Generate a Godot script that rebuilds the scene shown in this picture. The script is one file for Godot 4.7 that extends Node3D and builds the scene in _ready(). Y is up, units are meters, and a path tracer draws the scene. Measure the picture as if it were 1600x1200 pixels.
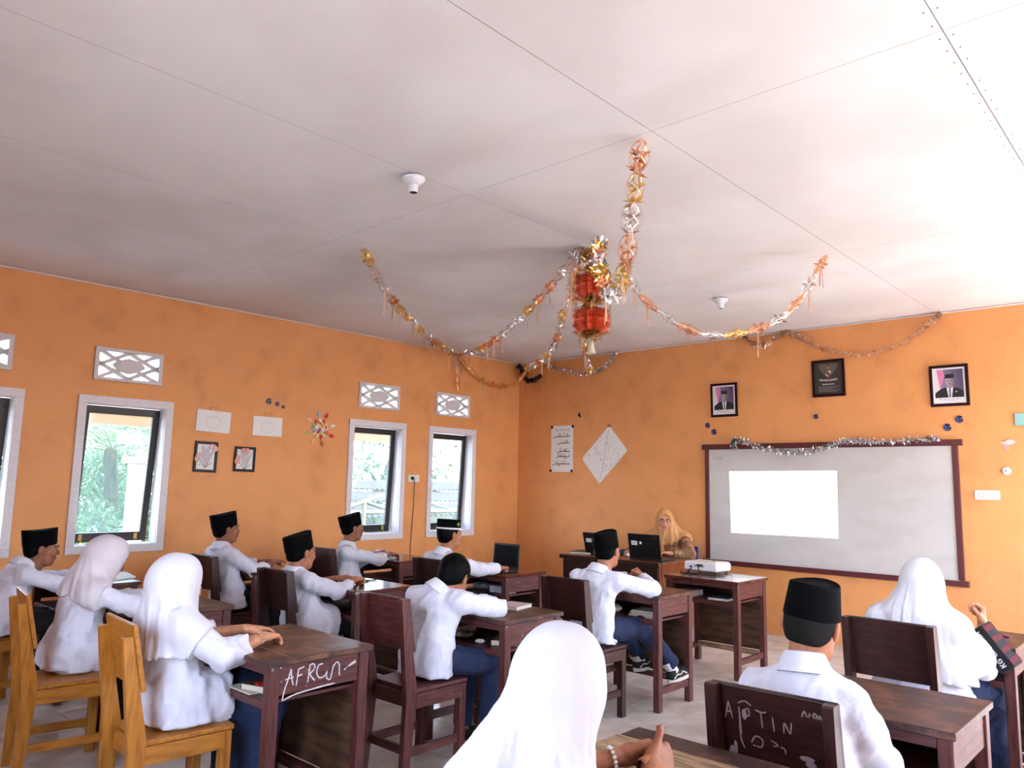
extends Node3D
# A school classroom: orange walls, pupils at wooden desks, a teacher behind laptops.
# x runs along the front wall, z from the front wall back to the camera, y up. Metres.

const CEIL := 3.135
const ROOM_X := 8.0
const ROOM_Z := 9.0
const DESK_H := 0.75

var M := {}
var taken := {}
var rng := RandomNumberGenerator.new()

func _ready() -> void:
	rng.seed = 77
	# ---- camera
	var cam := Camera3D.new()
	cam.name = "camera"
	cam.fov = 53.22
	cam.near = 0.05
	cam.far = 300.0
	cam.position = Vector3(7.0668, 1.4758, 7.8)
	cam.basis = Basis(Vector3.UP, deg_to_rad(42.7355)) * Basis(Vector3.RIGHT, deg_to_rad(7.427)) * Basis(Vector3.BACK, deg_to_rad(1.151))
	add_child(cam)
	cam.current = true
	# ---- sky, sun, exposure
	var env := Environment.new()
	env.background_mode = Environment.BG_SKY
	var sm := ProceduralSkyMaterial.new()
	sm.sky_top_color = Color(0.60, 0.73, 0.93)
	sm.sky_horizon_color = Color(0.89, 0.94, 0.99)
	sm.sky_curve = 0.25
	sm.ground_bottom_color = Color(0.45, 0.44, 0.40)
	sm.ground_horizon_color = Color(0.80, 0.80, 0.78)
	var sky := Sky.new()
	sky.sky_material = sm
	env.sky = sky
	env.background_energy_multiplier = 1.7
	env.tonemap_mode = Environment.TONE_MAPPER_LINEAR
	env.tonemap_exposure = EXPOSURE
	env.sdfgi_enabled = true
	env.ssao_enabled = true
	env.ssil_enabled = true
	var we := WorldEnvironment.new()
	we.name = "world_environment"
	we.environment = env
	add_child(we)
	var sun := DirectionalLight3D.new()
	sun.name = "sun"
	sun.light_color = Color(0.97, 0.97, 1.0)
	sun.light_energy = 1.7
	sun.light_angular_distance = 1.0
	sun.shadow_enabled = true
	add_child(sun)
	sun.look_at_from_position(Vector3(10, 17.5, -3), Vector3.ZERO)
	# ---- the place
	make_materials()
	build_room()
	build_windows()
	build_outdoors()
	build_ceiling_fittings()
	build_furniture()
	build_front_wall_things()
	build_left_wall_things()
	build_desk_things()
	build_people()
	build_garlands()

const EXPOSURE := 15.6

# ------------------------------------------------------------------ geometry
class Geo:
	var v := PackedVector3Array()
	var n := PackedVector3Array()
	var uv := PackedVector2Array()
	var c := PackedColorArray()
	var ix := PackedInt32Array()
	var col := Color.WHITE
	var xf := Transform3D()

	func vert(p: Vector3, nn: Vector3, t := Vector2.ZERO) -> int:
		v.append(xf * p)
		n.append((xf.basis * nn).normalized())
		uv.append(t)
		c.append(col)
		return v.size() - 1

	func tri(a: int, b: int, d: int) -> void:
		# front faces run clockwise; the vertex normals say which side is out
		var g := (v[b] - v[a]).cross(v[d] - v[a])
		if g.dot(n[a] + n[b] + n[d]) > 0.0:
			ix.append_array([a, d, b])
		else:
			ix.append_array([a, b, d])

	func quad(p: Vector3, q: Vector3, r: Vector3, s: Vector3, nn: Vector3, t := [Vector2(0, 1), Vector2(1, 1), Vector2(1, 0), Vector2(0, 0)]) -> void:
		var a := vert(p, nn, t[0])
		var b := vert(q, nn, t[1])
		var d := vert(r, nn, t[2])
		var e := vert(s, nn, t[3])
		tri(a, b, d)
		tri(a, d, e)

	func box(at: Vector3, size: Vector3, bev := 0.003, basis := Basis()) -> void:
		var old := xf
		xf = xf * Transform3D(basis, at)
		var hs := size * 0.5
		bev = minf(bev, minf(hs.x, minf(hs.y, hs.z)) * 0.9)
		var id := {}
		for sx in [-1, 1]:
			for sy in [-1, 1]:
				for sz in [-1, 1]:
					var s := Vector3(sx, sy, sz)
					for ax in 3:
						var p := s * (hs - Vector3.ONE * bev)
						p[ax] = s[ax] * hs[ax]
						var nn := Vector3.ZERO
						nn[ax] = s[ax]
						id[[sx, sy, sz, ax]] = vert(p, nn, Vector2((p.x + p.z) / 1.0, p.y))
		for ax in 3:
			var b := (ax + 1) % 3
			var d := (ax + 2) % 3
			for s in [-1, 1]:
				var q := []
				for w in [[-1, -1], [1, -1], [1, 1], [-1, 1]]:
					var k := [0, 0, 0, ax]
					k[ax] = s
					k[b] = w[0]
					k[d] = w[1]
					q.append(id[k])
				tri(q[0], q[1], q[2])
				tri(q[0], q[2], q[3])
			# edges along ax
			for sb in [-1, 1]:
				for sd in [-1, 1]:
					var k0 := [0, 0, 0, b]
					k0[ax] = -1
					k0[b] = sb
					k0[d] = sd
					var k1 := k0.duplicate()
					k1[ax] = 1
					var k2 := k1.duplicate()
					k2[3] = d
					var k3 := k0.duplicate()
					k3[3] = d
					tri(id[k0], id[k1], id[k2])
					tri(id[k0], id[k2], id[k3])
		for sx in [-1, 1]:
			for sy in [-1, 1]:
				for sz in [-1, 1]:
					tri(id[[sx, sy, sz, 0]], id[[sx, sy, sz, 1]], id[[sx, sy, sz, 2]])
		xf = old

	# a bar from a to b, w wide (across) and h high (towards up)
	func bar(a: Vector3, b: Vector3, w: float, h: float, up := Vector3.UP, bev := 0.003) -> void:
		var f := (b - a).normalized()
		if absf(f.dot(up)) > 0.99:
			up = Vector3.RIGHT if absf(f.x) < 0.9 else Vector3.BACK
		var s := f.cross(up).normalized()
		var u := s.cross(f).normalized()
		box((a + b) * 0.5, Vector3(w, h, (b - a).length()), bev, Basis(s, u, -f))

	# a round sweep along points; radii one number or one per point; flat squashes it along «side»
	func tube(pts: Array, r: Variant, seg := 8, caps := true) -> void:
		var m := pts.size()
		var side := Vector3.ZERO
		var rows := []
		for i in m:
			var f: Vector3 = (pts[mini(i + 1, m - 1)] - pts[maxi(i - 1, 0)]).normalized()
			if side == Vector3.ZERO:
				side = f.cross(Vector3.UP if absf(f.y) < 0.9 else Vector3.RIGHT).normalized()
			else:
				side = (side - f * side.dot(f)).normalized()
			var up := side.cross(f)
			var rr: float = r[i] if r is Array else r
			var row := []
			for k in seg:
				var a := TAU * k / seg
				var d := side * cos(a) + up * sin(a)
				row.append(vert(pts[i] + d * rr, d, Vector2(float(k) / seg, float(i) / maxi(m - 1, 1))))
			rows.append(row)
		for i in m - 1:
			for k in seg:
				var k2 := (k + 1) % seg
				tri(rows[i][k], rows[i + 1][k], rows[i + 1][k2])
				tri(rows[i][k], rows[i + 1][k2], rows[i][k2])
		if caps:
			for e in [0, m - 1]:
				var f: Vector3 = (pts[0] - pts[1]).normalized() if e == 0 else (pts[m - 1] - pts[m - 2]).normalized()
				var rr: float = r[e] if r is Array else r
				var ce := vert(pts[e] + f * rr * 0.25, f)
				for k in seg:
					tri(ce, rows[e][k], rows[e][(k + 1) % seg])

	# profile of Vector2(radius, height); squash makes it oval
	func lathe(prof: Array, seg := 20, squash := Vector2.ONE) -> void:
		var rows := []
		for i in prof.size():
			var p: Vector2 = prof[i]
			var t: Vector2 = prof[mini(i + 1, prof.size() - 1)] - prof[maxi(i - 1, 0)]
			var nn := Vector2(t.y, -t.x).normalized()
			var row := []
			for k in seg:
				var a := TAU * k / seg
				row.append(vert(Vector3(cos(a) * p.x * squash.x, p.y, sin(a) * p.x * squash.y), Vector3(cos(a) * nn.x / squash.x, nn.y, sin(a) * nn.x / squash.y), Vector2(float(k) / seg, float(i) / (prof.size() - 1))))
			rows.append(row)
		for i in prof.size() - 1:
			for k in seg:
				var k2 := (k + 1) % seg
				tri(rows[i][k], rows[i + 1][k], rows[i + 1][k2])
				tri(rows[i][k], rows[i + 1][k2], rows[i][k2])

	# a flat outline in x and y pushed out along z from z0 to z1
	func prism(poly: PackedVector2Array, z0: float, z1: float) -> void:
		if Geometry2D.is_polygon_clockwise(poly):
			poly.reverse()
		var t := Geometry2D.triangulate_polygon(poly)
		for e in [[z0, -1.0], [z1, 1.0]]:
			var at := v.size()
			for p in poly:
				vert(Vector3(p.x, p.y, e[0]), Vector3(0, 0, e[1]), p)
			for i in range(0, t.size(), 3):
				tri(at + t[i], at + t[i + 1], at + t[i + 2])
		for i in poly.size():
			var a := poly[i]
			var b := poly[(i + 1) % poly.size()]
			var nn := Vector3(b.y - a.y, a.x - b.x, 0).normalized()
			quad(Vector3(a.x, a.y, z0), Vector3(b.x, b.y, z0), Vector3(b.x, b.y, z1), Vector3(a.x, a.y, z1), nn)

	# a strip of a given width lying along points, facing nn (drawn on both sides by the renderer)
	func ribbon(pts: Array, w: float, nn: Vector3) -> void:
		for i in pts.size() - 1:
			var a: Vector3 = pts[i]
			var b: Vector3 = pts[i + 1]
			var s := (b - a).cross(nn).normalized() * w * 0.5
			quad(a - s, a + s, b + s, b - s, nn)

	func ball(at: Vector3, r: Vector3, seg := 12, rings := 8) -> void:
		var rows := []
		for i in rings + 1:
			var b := PI * i / rings
			var row := []
			for k in seg:
				var a := TAU * k / seg
				var d := Vector3(sin(b) * cos(a), cos(b), sin(b) * sin(a))
				row.append(vert(at + d * r, d / r))
			rows.append(row)
		for i in rings:
			for k in seg:
				var k2 := (k + 1) % seg
				tri(rows[i][k], rows[i + 1][k], rows[i + 1][k2])
				tri(rows[i][k], rows[i + 1][k2], rows[i][k2])

	func mesh() -> ArrayMesh:
		var a := []
		a.resize(Mesh.ARRAY_MAX)
		a[Mesh.ARRAY_VERTEX] = v
		a[Mesh.ARRAY_NORMAL] = n
		a[Mesh.ARRAY_TEX_UV] = uv
		a[Mesh.ARRAY_COLOR] = c
		a[Mesh.ARRAY_INDEX] = ix
		var m := ArrayMesh.new()
		m.add_surface_from_arrays(Mesh.PRIMITIVE_TRIANGLES, a)
		return m

# ------------------------------------------------------------------ naming
func numbered(called: String) -> String:
	if not taken.has(called):
		taken[called] = 0
		return called
	taken[called] += 1
	return "%s_%03d" % [called, taken[called]]

func thing(called: String, label: String, category: String, at := Vector3.ZERO, turn := 0.0, group := "") -> Node3D:
	var o := Node3D.new()
	o.name = numbered(called)
	add_child(o)
	o.position = at
	o.rotation.y = turn
	tag(o, label, category, group)
	return o

func tag(o: Node3D, label: String, category: String, group := "", kind := "") -> Node3D:
	o.set_meta("label", label)
	o.set_meta("category", category)
	if group:
		o.set_meta("group", group)
	if kind:
		o.set_meta("kind", kind)
	return o

func put(called: String, g: Variant, m: Material, parent: Node3D = null, at := Transform3D()) -> MeshInstance3D:
	var o := MeshInstance3D.new()
	o.mesh = g.mesh() if g is Geo else g
	o.material_override = m
	if parent == null:
		o.name = numbered(called)
		add_child(o)
	else:
		# repeats of a part are numbered within their parent
		var k := 0
		var nm := called
		while parent.has_node(NodePath(nm)):
			k += 1
			nm = "%s_%03d" % [called, k]
		o.name = nm
		parent.add_child(o)
	o.transform = at
	return o

func struct(o: Node3D, label: String, category := "") -> Node3D:
	o.set_meta("kind", "structure")
	o.set_meta("label", label)
	if category:
		o.set_meta("category", category)
	return o

func dup(root: Node3D, called: String, at: Vector3, turn: float, label: String) -> Node3D:
	var r: Node3D = root.duplicate()
	r.name = numbered(called)
	add_child(r)
	r.position = at
	r.rotation.y = turn
	r.set_meta("label", label)
	return r

func wbox(g: Geo, a: Vector3, b: Vector3, bev := 0.0) -> void:
	g.box((a + b) * 0.5, (b - a).abs(), bev)

# ------------------------------------------------------------------ materials
func ramp_tex(seed_: int, freq: float, cols: Array, offs: Array, size := 512, oct := 4, kind := FastNoiseLite.TYPE_SIMPLEX_SMOOTH) -> NoiseTexture2D:
	var nz := FastNoiseLite.new()
	nz.noise_type = kind
	nz.seed = seed_
	nz.frequency = freq
	nz.fractal_octaves = oct
	var t := NoiseTexture2D.new()
	t.width = size
	t.height = size
	t.seamless = true
	t.noise = nz
	var g := Gradient.new()
	g.offsets = PackedFloat32Array(offs)
	g.colors = PackedColorArray(cols)
	t.color_ramp = g
	return t

func bump_tex(seed_: int, freq: float, strength: float, size := 512, oct := 3) -> NoiseTexture2D:
	var nz := FastNoiseLite.new()
	nz.seed = seed_
	nz.frequency = freq
	nz.fractal_octaves = oct
	var t := NoiseTexture2D.new()
	t.width = size
	t.height = size
	t.seamless = true
	t.as_normal_map = true
	t.bump_strength = strength
	t.noise = nz
	return t

func mat(col: Color, rough := 0.6, metal := 0.0, tex: Texture2D = null, scale := Vector3.ONE, world := false) -> StandardMaterial3D:
	var m := StandardMaterial3D.new()
	m.albedo_color = col
	m.roughness = rough
	m.metallic = metal
	if tex:
		m.albedo_texture = tex
		m.uv1_triplanar = true
		m.uv1_world_triplanar = world
		m.uv1_scale = scale
	return m

func bumped(m: StandardMaterial3D, t: Texture2D, k := 1.0) -> StandardMaterial3D:
	m.normal_enabled = true
	m.normal_texture = t
	m.normal_scale = k
	return m

func make_materials() -> void:
	var W := Color.WHITE
	var paint := ramp_tex(3, 0.006, [Color(0.93, 0.92, 0.90), Color(0.98, 0.975, 0.97), W], [0.1, 0.35, 0.75], 1024, 5)
	M.wall = bumped(mat(Color(0.885, 0.605, 0.36), 0.62, 0.0, paint, Vector3.ONE * 0.35, true), bump_tex(5, 0.03, 2.0), 0.25)
	M.outwall = mat(Color(0.86, 0.80, 0.70), 0.8)
	var ce := ramp_tex(9, 0.004, [Color(0.95, 0.94, 0.935), W], [0.2, 0.7], 512, 4)
	M.ceiling = mat(Color(0.885, 0.872, 0.862), 0.75, 0.0, ce, Vector3.ONE * 0.3, true)
	M.seam = mat(Color(0.22, 0.19, 0.17), 0.9)
	M.above = mat(Color(0.5, 0.48, 0.46), 0.9)
	var ft := ramp_tex(11, 0.01, [Color(0.92, 0.90, 0.87), W], [0.2, 0.8], 512, 4)
	M.tile = mat(Color(0.84, 0.81, 0.77), 0.22, 0.0, ft, Vector3.ONE * 0.7, true)
	M.tile_b = mat(Color(0.80, 0.77, 0.73), 0.26, 0.0, ft, Vector3.ONE * 0.7, true)
	M.grout = mat(Color(0.52, 0.49, 0.45), 0.9)
	M.white_wood = bumped(mat(Color(0.86, 0.83, 0.83), 0.55, 0.0, ramp_tex(14, 0.02, [Color(0.96, 0.955, 0.95), W], [0.1, 0.5]), Vector3.ONE * 2.0), bump_tex(6, 0.02, 1.0), 0.15)
	M.vent = mat(Color(0.83, 0.80, 0.79), 0.8)
	M.sash = mat(Color(0.10, 0.065, 0.055), 0.45)
	M.glass = mat(Color(0.75, 0.88, 0.82, 0.22), 0.03)
	M.glass.transparency = BaseMaterial3D.TRANSPARENCY_ALPHA
	M.brass = mat(Color(0.72, 0.58, 0.30), 0.35, 0.9)
	# painted school furniture: grain runs along x, y or z
	var grain := ramp_tex(21, 0.012, [Color(0.62, 0.58, 0.56), Color(0.86, 0.84, 0.82), W], [0.1, 0.45, 0.8], 512, 5)
	var soft := ramp_tex(22, 0.012, [Color(0.80, 0.76, 0.70), Color(0.92, 0.90, 0.88), W], [0.1, 0.4, 0.75], 512, 4)
	for ax in 3:
		var s := Vector3.ONE * 6.0
		s[ax] = 0.8
		M["maroon%d" % ax] = mat(Color(0.37, 0.18, 0.165), 0.42, 0.0, grain, s)
		M["dark%d" % ax] = mat(Color(0.215, 0.095, 0.085), 0.34, 0.0, grain, s)
		M["yellow%d" % ax] = mat(Color(0.70, 0.45, 0.15), 0.36, 0.0, soft, s)
	M.top = mat(W, 0.4, 0.0, worn_top(1), Vector3.ONE * 1.5)
	M.top_b = mat(Color(0.86, 0.8, 0.8), 0.42, 0.0, worn_top(2), Vector3.ONE * 1.5)
	M.top_red = mat(Color(0.40, 0.20, 0.15), 0.16, 0.0, grain, Vector3(0.8, 6, 6))
	M.ply = mat(Color(0.36, 0.25, 0.16), 0.55, 0.0, grain, Vector3(0.6, 3, 3))
	M.rawwood = mat(Color(0.68, 0.56, 0.42), 0.6, 0.0, grain, Vector3(0.8, 6, 6))
	M.tdesk = mat(Color(0.20, 0.085, 0.07), 0.3, 0.0, grain, Vector3(5, 0.8, 5))
	M.tdesk_side = mat(Color(0.52, 0.27, 0.13), 0.35, 0.0, grain, Vector3(5, 0.8, 5))
	M.chalk = mat(Color(0.80, 0.78, 0.78), 0.8)
	M.chalk_dim = mat(Color(0.55, 0.47, 0.46), 0.7)
	M.white_plastic = mat(Color(0.90, 0.90, 0.91), 0.3)
	M.ivory = mat(Color(0.88, 0.87, 0.82), 0.35)
	M.black_plastic = mat(Color(0.018, 0.018, 0.022), 0.35)
	M.screen_off = mat(Color(0.012, 0.012, 0.015), 0.4)
	M.screen_off.metallic_specular = 0.2
	M.dark_grey = mat(Color(0.07, 0.07, 0.08), 0.5)
	M.blue_plastic = mat(Color(0.10, 0.30, 0.62), 0.35)
	M.rubber = mat(Color(0.03, 0.03, 0.03), 0.6)
	M.paper = mat(Color(0.90, 0.89, 0.87), 0.8)
	M.paper_b = mat(Color(0.80, 0.76, 0.68), 0.8)
	M.frame = mat(Color(0.15, 0.07, 0.06), 0.3)
	M.frame.metallic_specular = 0.25
	M.board = mat(Color(0.77, 0.755, 0.735), 0.18, 0.0, ramp_tex(31, 0.006, [Color(0.975, 0.97, 0.965), W], [0.2, 0.6]), Vector3(0.6, 1.4, 1.0))
	M.boardframe = mat(Color(0.34, 0.13, 0.135), 0.38)
	M.ink = mat(Color(0.06, 0.05, 0.05), 0.7)
	M.pencil = mat(Color(0.55, 0.52, 0.50), 0.8)
	M.gold = mat(Color(0.98, 0.84, 0.50), 0.24, 1.0)
	M.silver = mat(Color(0.93, 0.92, 0.92), 0.22, 1.0)
	M.copper = mat(Color(0.95, 0.70, 0.52), 0.26, 1.0)
	M.redfoil = mat(Color(0.80, 0.30, 0.15), 0.45, 0.25)
	M.darkfoil = mat(Color(0.20, 0.19, 0.26), 0.3, 0.8)
	M.strip = mat(Color(0.86, 0.70, 0.58), 0.35, 0.6)
	# people
	var wr := bump_tex(41, 0.012, 5.0, 512, 4)
	var weave := bump_tex(42, 0.006, 6.0, 512, 3)
	M.shirt = bumped(mat(Color(0.83, 0.825, 0.86), 0.9, 0.0, ramp_tex(43, 0.01, [Color(0.96, 0.96, 0.97), W], [0.2, 0.7]), Vector3.ONE * 2.0), wr, 0.35)
	M.shirt.rim_enabled = true
	M.shirt.rim = 0.2
	M.hijab = bumped(mat(Color(0.84, 0.835, 0.86), 0.8, 0.0, ramp_tex(44, 0.01, [Color(0.97, 0.97, 0.98), W], [0.2, 0.7]), Vector3.ONE * 1.6), weave, 0.6)
	M.hijab_pink = bumped(mat(Color(0.82, 0.785, 0.80), 0.8, 0.0, ramp_tex(44, 0.01, [Color(0.97, 0.97, 0.98), W], [0.2, 0.7]), Vector3.ONE * 1.6), weave, 0.6)
	M.hijab_near = bumped(mat(Color(0.79, 0.78, 0.80), 0.8, 0.0, ramp_tex(44, 0.01, [Color(0.97, 0.97, 0.98), W], [0.2, 0.7]), Vector3.ONE * 1.6), weave, 0.6)
	M.tan_hijab = bumped(mat(Color(0.77, 0.55, 0.34), 0.8, 0.0, ramp_tex(44, 0.01, [Color(0.94, 0.94, 0.94), W], [0.2, 0.7]), Vector3.ONE * 1.6), weave, 0.6)
	M.batik = bumped(mat(W, 0.8, 0.0, batik_tex(), Vector3.ONE * 3.0), wr, 0.5)
	M.navy = bumped(mat(Color(0.075, 0.135, 0.27), 0.85, 0.0, ramp_tex(45, 0.02, [Color(0.8, 0.8, 0.82), W], [0.2, 0.8]), Vector3.ONE * 4.0), wr, 0.8)
	M.dark_cloth = bumped(mat(Color(0.035, 0.035, 0.05), 0.9, 0.0, ramp_tex(45, 0.02, [Color(0.8, 0.8, 0.82), W], [0.2, 0.8]), Vector3.ONE * 4.0), wr, 0.8)
	M.velvet = mat(Color(0.012, 0.012, 0.018), 0.85)
	M.velvet.metallic_specular = 0.2
	M.hair = mat(Color(0.014, 0.012, 0.012), 0.6, 0.0, ramp_tex(46, 0.03, [Color(0.6, 0.6, 0.6), W], [0.2, 0.8]), Vector3(10, 3, 10))
	M.hair.metallic_specular = 0.2
	M.hair_short = mat(Color(0.15, 0.14, 0.135), 0.85, 0.0, ramp_tex(46, 0.03, [Color(0.6, 0.6, 0.6), W], [0.2, 0.8]), Vector3(10, 10, 10))
	var sk := ramp_tex(47, 0.02, [Color(0.90, 0.86, 0.84), W], [0.2, 0.7])
	M.hair_short.metallic_specular = 0.2
	M.pale_foil = mat(Color(0.95, 0.84, 0.74), 0.3, 0.9)
	M.skin = mat(Color(0.66, 0.425, 0.29), 0.5, 0.0, sk, Vector3.ONE * 4.0)
	M.skin_dark = mat(Color(0.55, 0.335, 0.22), 0.5, 0.0, sk, Vector3.ONE * 4.0)
	M.skin_fair = mat(Color(0.80, 0.57, 0.43), 0.5, 0.0, sk, Vector3.ONE * 4.0)
	for k in ["skin", "skin_dark", "skin_fair"]:
		M[k].subsurf_scatter_enabled = true
		M[k].subsurf_scatter_strength = 0.12
	M.lip = mat(Color(0.50, 0.23, 0.20), 0.5)
	M.eye_white = mat(Color(0.82, 0.80, 0.78), 0.25)
	M.iris = mat(Color(0.03, 0.02, 0.015), 0.15)
	M.sole = mat(Color(0.82, 0.80, 0.74), 0.6)
	M.sock = bumped(mat(Color(0.88, 0.87, 0.86), 0.9), wr, 0.6)
	M.canvas = mat(Color(0.045, 0.05, 0.055), 0.8)
	# outdoors
	M.ground = mat(Color(0.60, 0.60, 0.585), 0.95, 0.0, ramp_tex(51, 0.02, [Color(0.7, 0.68, 0.62), W], [0.2, 0.7]), Vector3.ONE * 0.4, true)
	M.concrete = mat(Color(0.72, 0.71, 0.68), 0.85, 0.0, ft, Vector3.ONE * 0.5, true)
	M.cream_paint = mat(Color(0.62, 0.58, 0.47), 0.6)
	M.post_paint = mat(Color(0.72, 0.72, 0.70), 0.6)
	M.leaf = mat(Color(0.10, 0.19, 0.10), 0.5)
	M.leaf.backlight_enabled = true
	M.leaf.backlight = Color(0.16, 0.26, 0.1)
	M.leaf_pale = mat(Color(0.24, 0.34, 0.21), 0.5)
	M.leaf_pale.backlight_enabled = true
	M.leaf_pale.backlight = Color(0.22, 0.3, 0.14)
	M.leaf_bright = mat(Color(0.30, 0.46, 0.10), 0.45)
	M.leaf_bright.backlight_enabled = true
	M.leaf_bright.backlight = Color(0.3, 0.45, 0.08)
	M.bark = mat(Color(0.16, 0.13, 0.11), 0.95, 0.0, grain, Vector3(5, 1, 5))
	M.bamboo = mat(Color(0.33, 0.28, 0.19), 0.55, 0.0, grain, Vector3(4, 4, 4))
	M.rust = mat(Color(0.15, 0.10, 0.085), 0.9, 0.0, ramp_tex(55, 0.02, [Color(0.5, 0.45, 0.42), W], [0.2, 0.7]), Vector3.ONE * 0.8)
	M.tarp = mat(Color(0.05, 0.38, 0.42), 0.5)
	M.rooftin = mat(Color(0.45, 0.43, 0.42), 0.7)

func colored(col: Color, rough := 0.7) -> StandardMaterial3D:
	var key := "c%s%.2f" % [col.to_html(), rough]
	if not M.has(key):
		M[key] = mat(col, rough)
	return M[key]

# a worn varnished desk top: brown wood, rubbed paler, with scratches
func worn_top(sd: int) -> ImageTexture:
	var r := RandomNumberGenerator.new()
	r.seed = 900 + sd
	var nz := FastNoiseLite.new()
	nz.seed = 60 + sd
	nz.frequency = 0.008
	nz.fractal_octaves = 5
	var big: Image = nz.get_seamless_image(512, 512)
	nz.frequency = 0.02
	nz.seed = 70 + sd
	var small: Image = nz.get_seamless_image(512, 512)
	var im := Image.create(512, 512, false, Image.FORMAT_RGB8)
	var a := Color(0.20, 0.105, 0.085)
	var b := Color(0.46, 0.30, 0.19)
	for y in 512:
		for x in 512:
			var t := smoothstep(0.32, 0.78, big.get_pixel(x, y).r * 0.6 + small.get_pixel((x / 5) % 512, y).r * 0.4)
			im.set_pixel(x, y, a.lerp(b, t))
	for i in 340:
		var p := Vector2(r.randf() * 512, r.randf() * 512)
		var d := Vector2.from_angle(r.randf() * TAU)
		var bend := r.randf_range(-0.04, 0.04)
		var pale := Color(0.72, 0.62, 0.54) if r.randf() < 0.7 else Color(0.12, 0.06, 0.05)
		var strength := r.randf_range(0.25, 0.75)
		for k in int(r.randf_range(8, 70)):
			p += d
			d = d.rotated(bend)
			var q := Vector2i(posmod(int(p.x), 512), posmod(int(p.y), 512))
			im.set_pixelv(q, im.get_pixelv(q).lerp(pale, strength))
	return ImageTexture.create_from_image(im)

func batik_tex() -> ImageTexture:
	var r := RandomNumberGenerator.new()
	r.seed = 5
	var n := 256
	var im := Image.create(n, n, false, Image.FORMAT_RGB8)
	im.fill(Color(0.42, 0.30, 0.18))
	for i in 500:
		im.fill_rect(Rect2i(r.randi() % n, r.randi() % n, 2, 2), Color(0.56, 0.43, 0.28))
	for i in 16:
		var c := Vector2(r.randf() * n, r.randf() * n)
		var big := r.randf_range(15, 26)
		var col := Color(0.78, 0.10, 0.13) if i % 3 else Color(0.80, 0.62, 0.40)
		for y in range(-30, 31):
			for x in range(-30, 31):
				var ang := atan2(y, x)
				var d := Vector2(x, y).length()
				var e := big * (0.7 + 0.3 * cos(ang * 5.0 + i))
				if d < e:
					var q := Vector2i(posmod(int(c.x) + x, n), posmod(int(c.y) + y, n))
					im.set_pixelv(q, Color(0.90, 0.80, 0.60) if d > e - 2.5 or d < 3.0 else col)
	return ImageTexture.create_from_image(im)

# ------------------------------------------------------------------ the room
# a wall in the plane of u (along) and y, with rectangular openings [u0, u1, y0, y1]
func wall_mesh(u1: float, y1: float, open: Array, at: Callable, thick: float) -> Geo:
	var us := [-0.15, u1]
	var ys := [-0.1, y1]
	for o in open:
		us.append_array([o[0], o[1]])
		ys.append_array([o[2], o[3]])
	us.sort()
	ys.sort()
	var g := Geo.new()
	for j in ys.size() - 1:
		var from := -1.0
		for i in us.size():
			var solid := false
			if i < us.size() - 1 and us[i + 1] - us[i] > 1e-4 and ys[j + 1] - ys[j] > 1e-4:
				solid = true
				var c := Vector2((us[i] + us[i + 1]) * 0.5, (ys[j] + ys[j + 1]) * 0.5)
				for o in open:
					if c.x > o[0] and c.x < o[1] and c.y > o[2] and c.y < o[3]:
						solid = false
			elif i < us.size() - 1:
				continue
			if solid and from < -0.5:
				from = us[i]
			if not solid and from > -0.5:
				var a: Vector3 = at.call(from, ys[j], 0.0)
				var b: Vector3 = at.call(us[i], ys[j + 1], thick)
				wbox(g, a, b)
				from = -1.0
	return g

# name, z of the near and far edge of the outer frame
const LEFT_WINDOWS := [[0.83, 1.635], [1.99, 2.797], [4.745, 5.55], [5.948, 6.755]]
const LEFT_VENTS := [[0.962, 1.534], [2.104, 2.69], [4.875, 5.448], [6.06, 6.635]]
const RIGHT_OPEN := [[2.6, 3.5, 0.85, 2.3], [4.5, 5.7, 0.85, 2.5]]
const BACK_OPEN := [[4.9, 6.6, 0.85, 2.75]]

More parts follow.
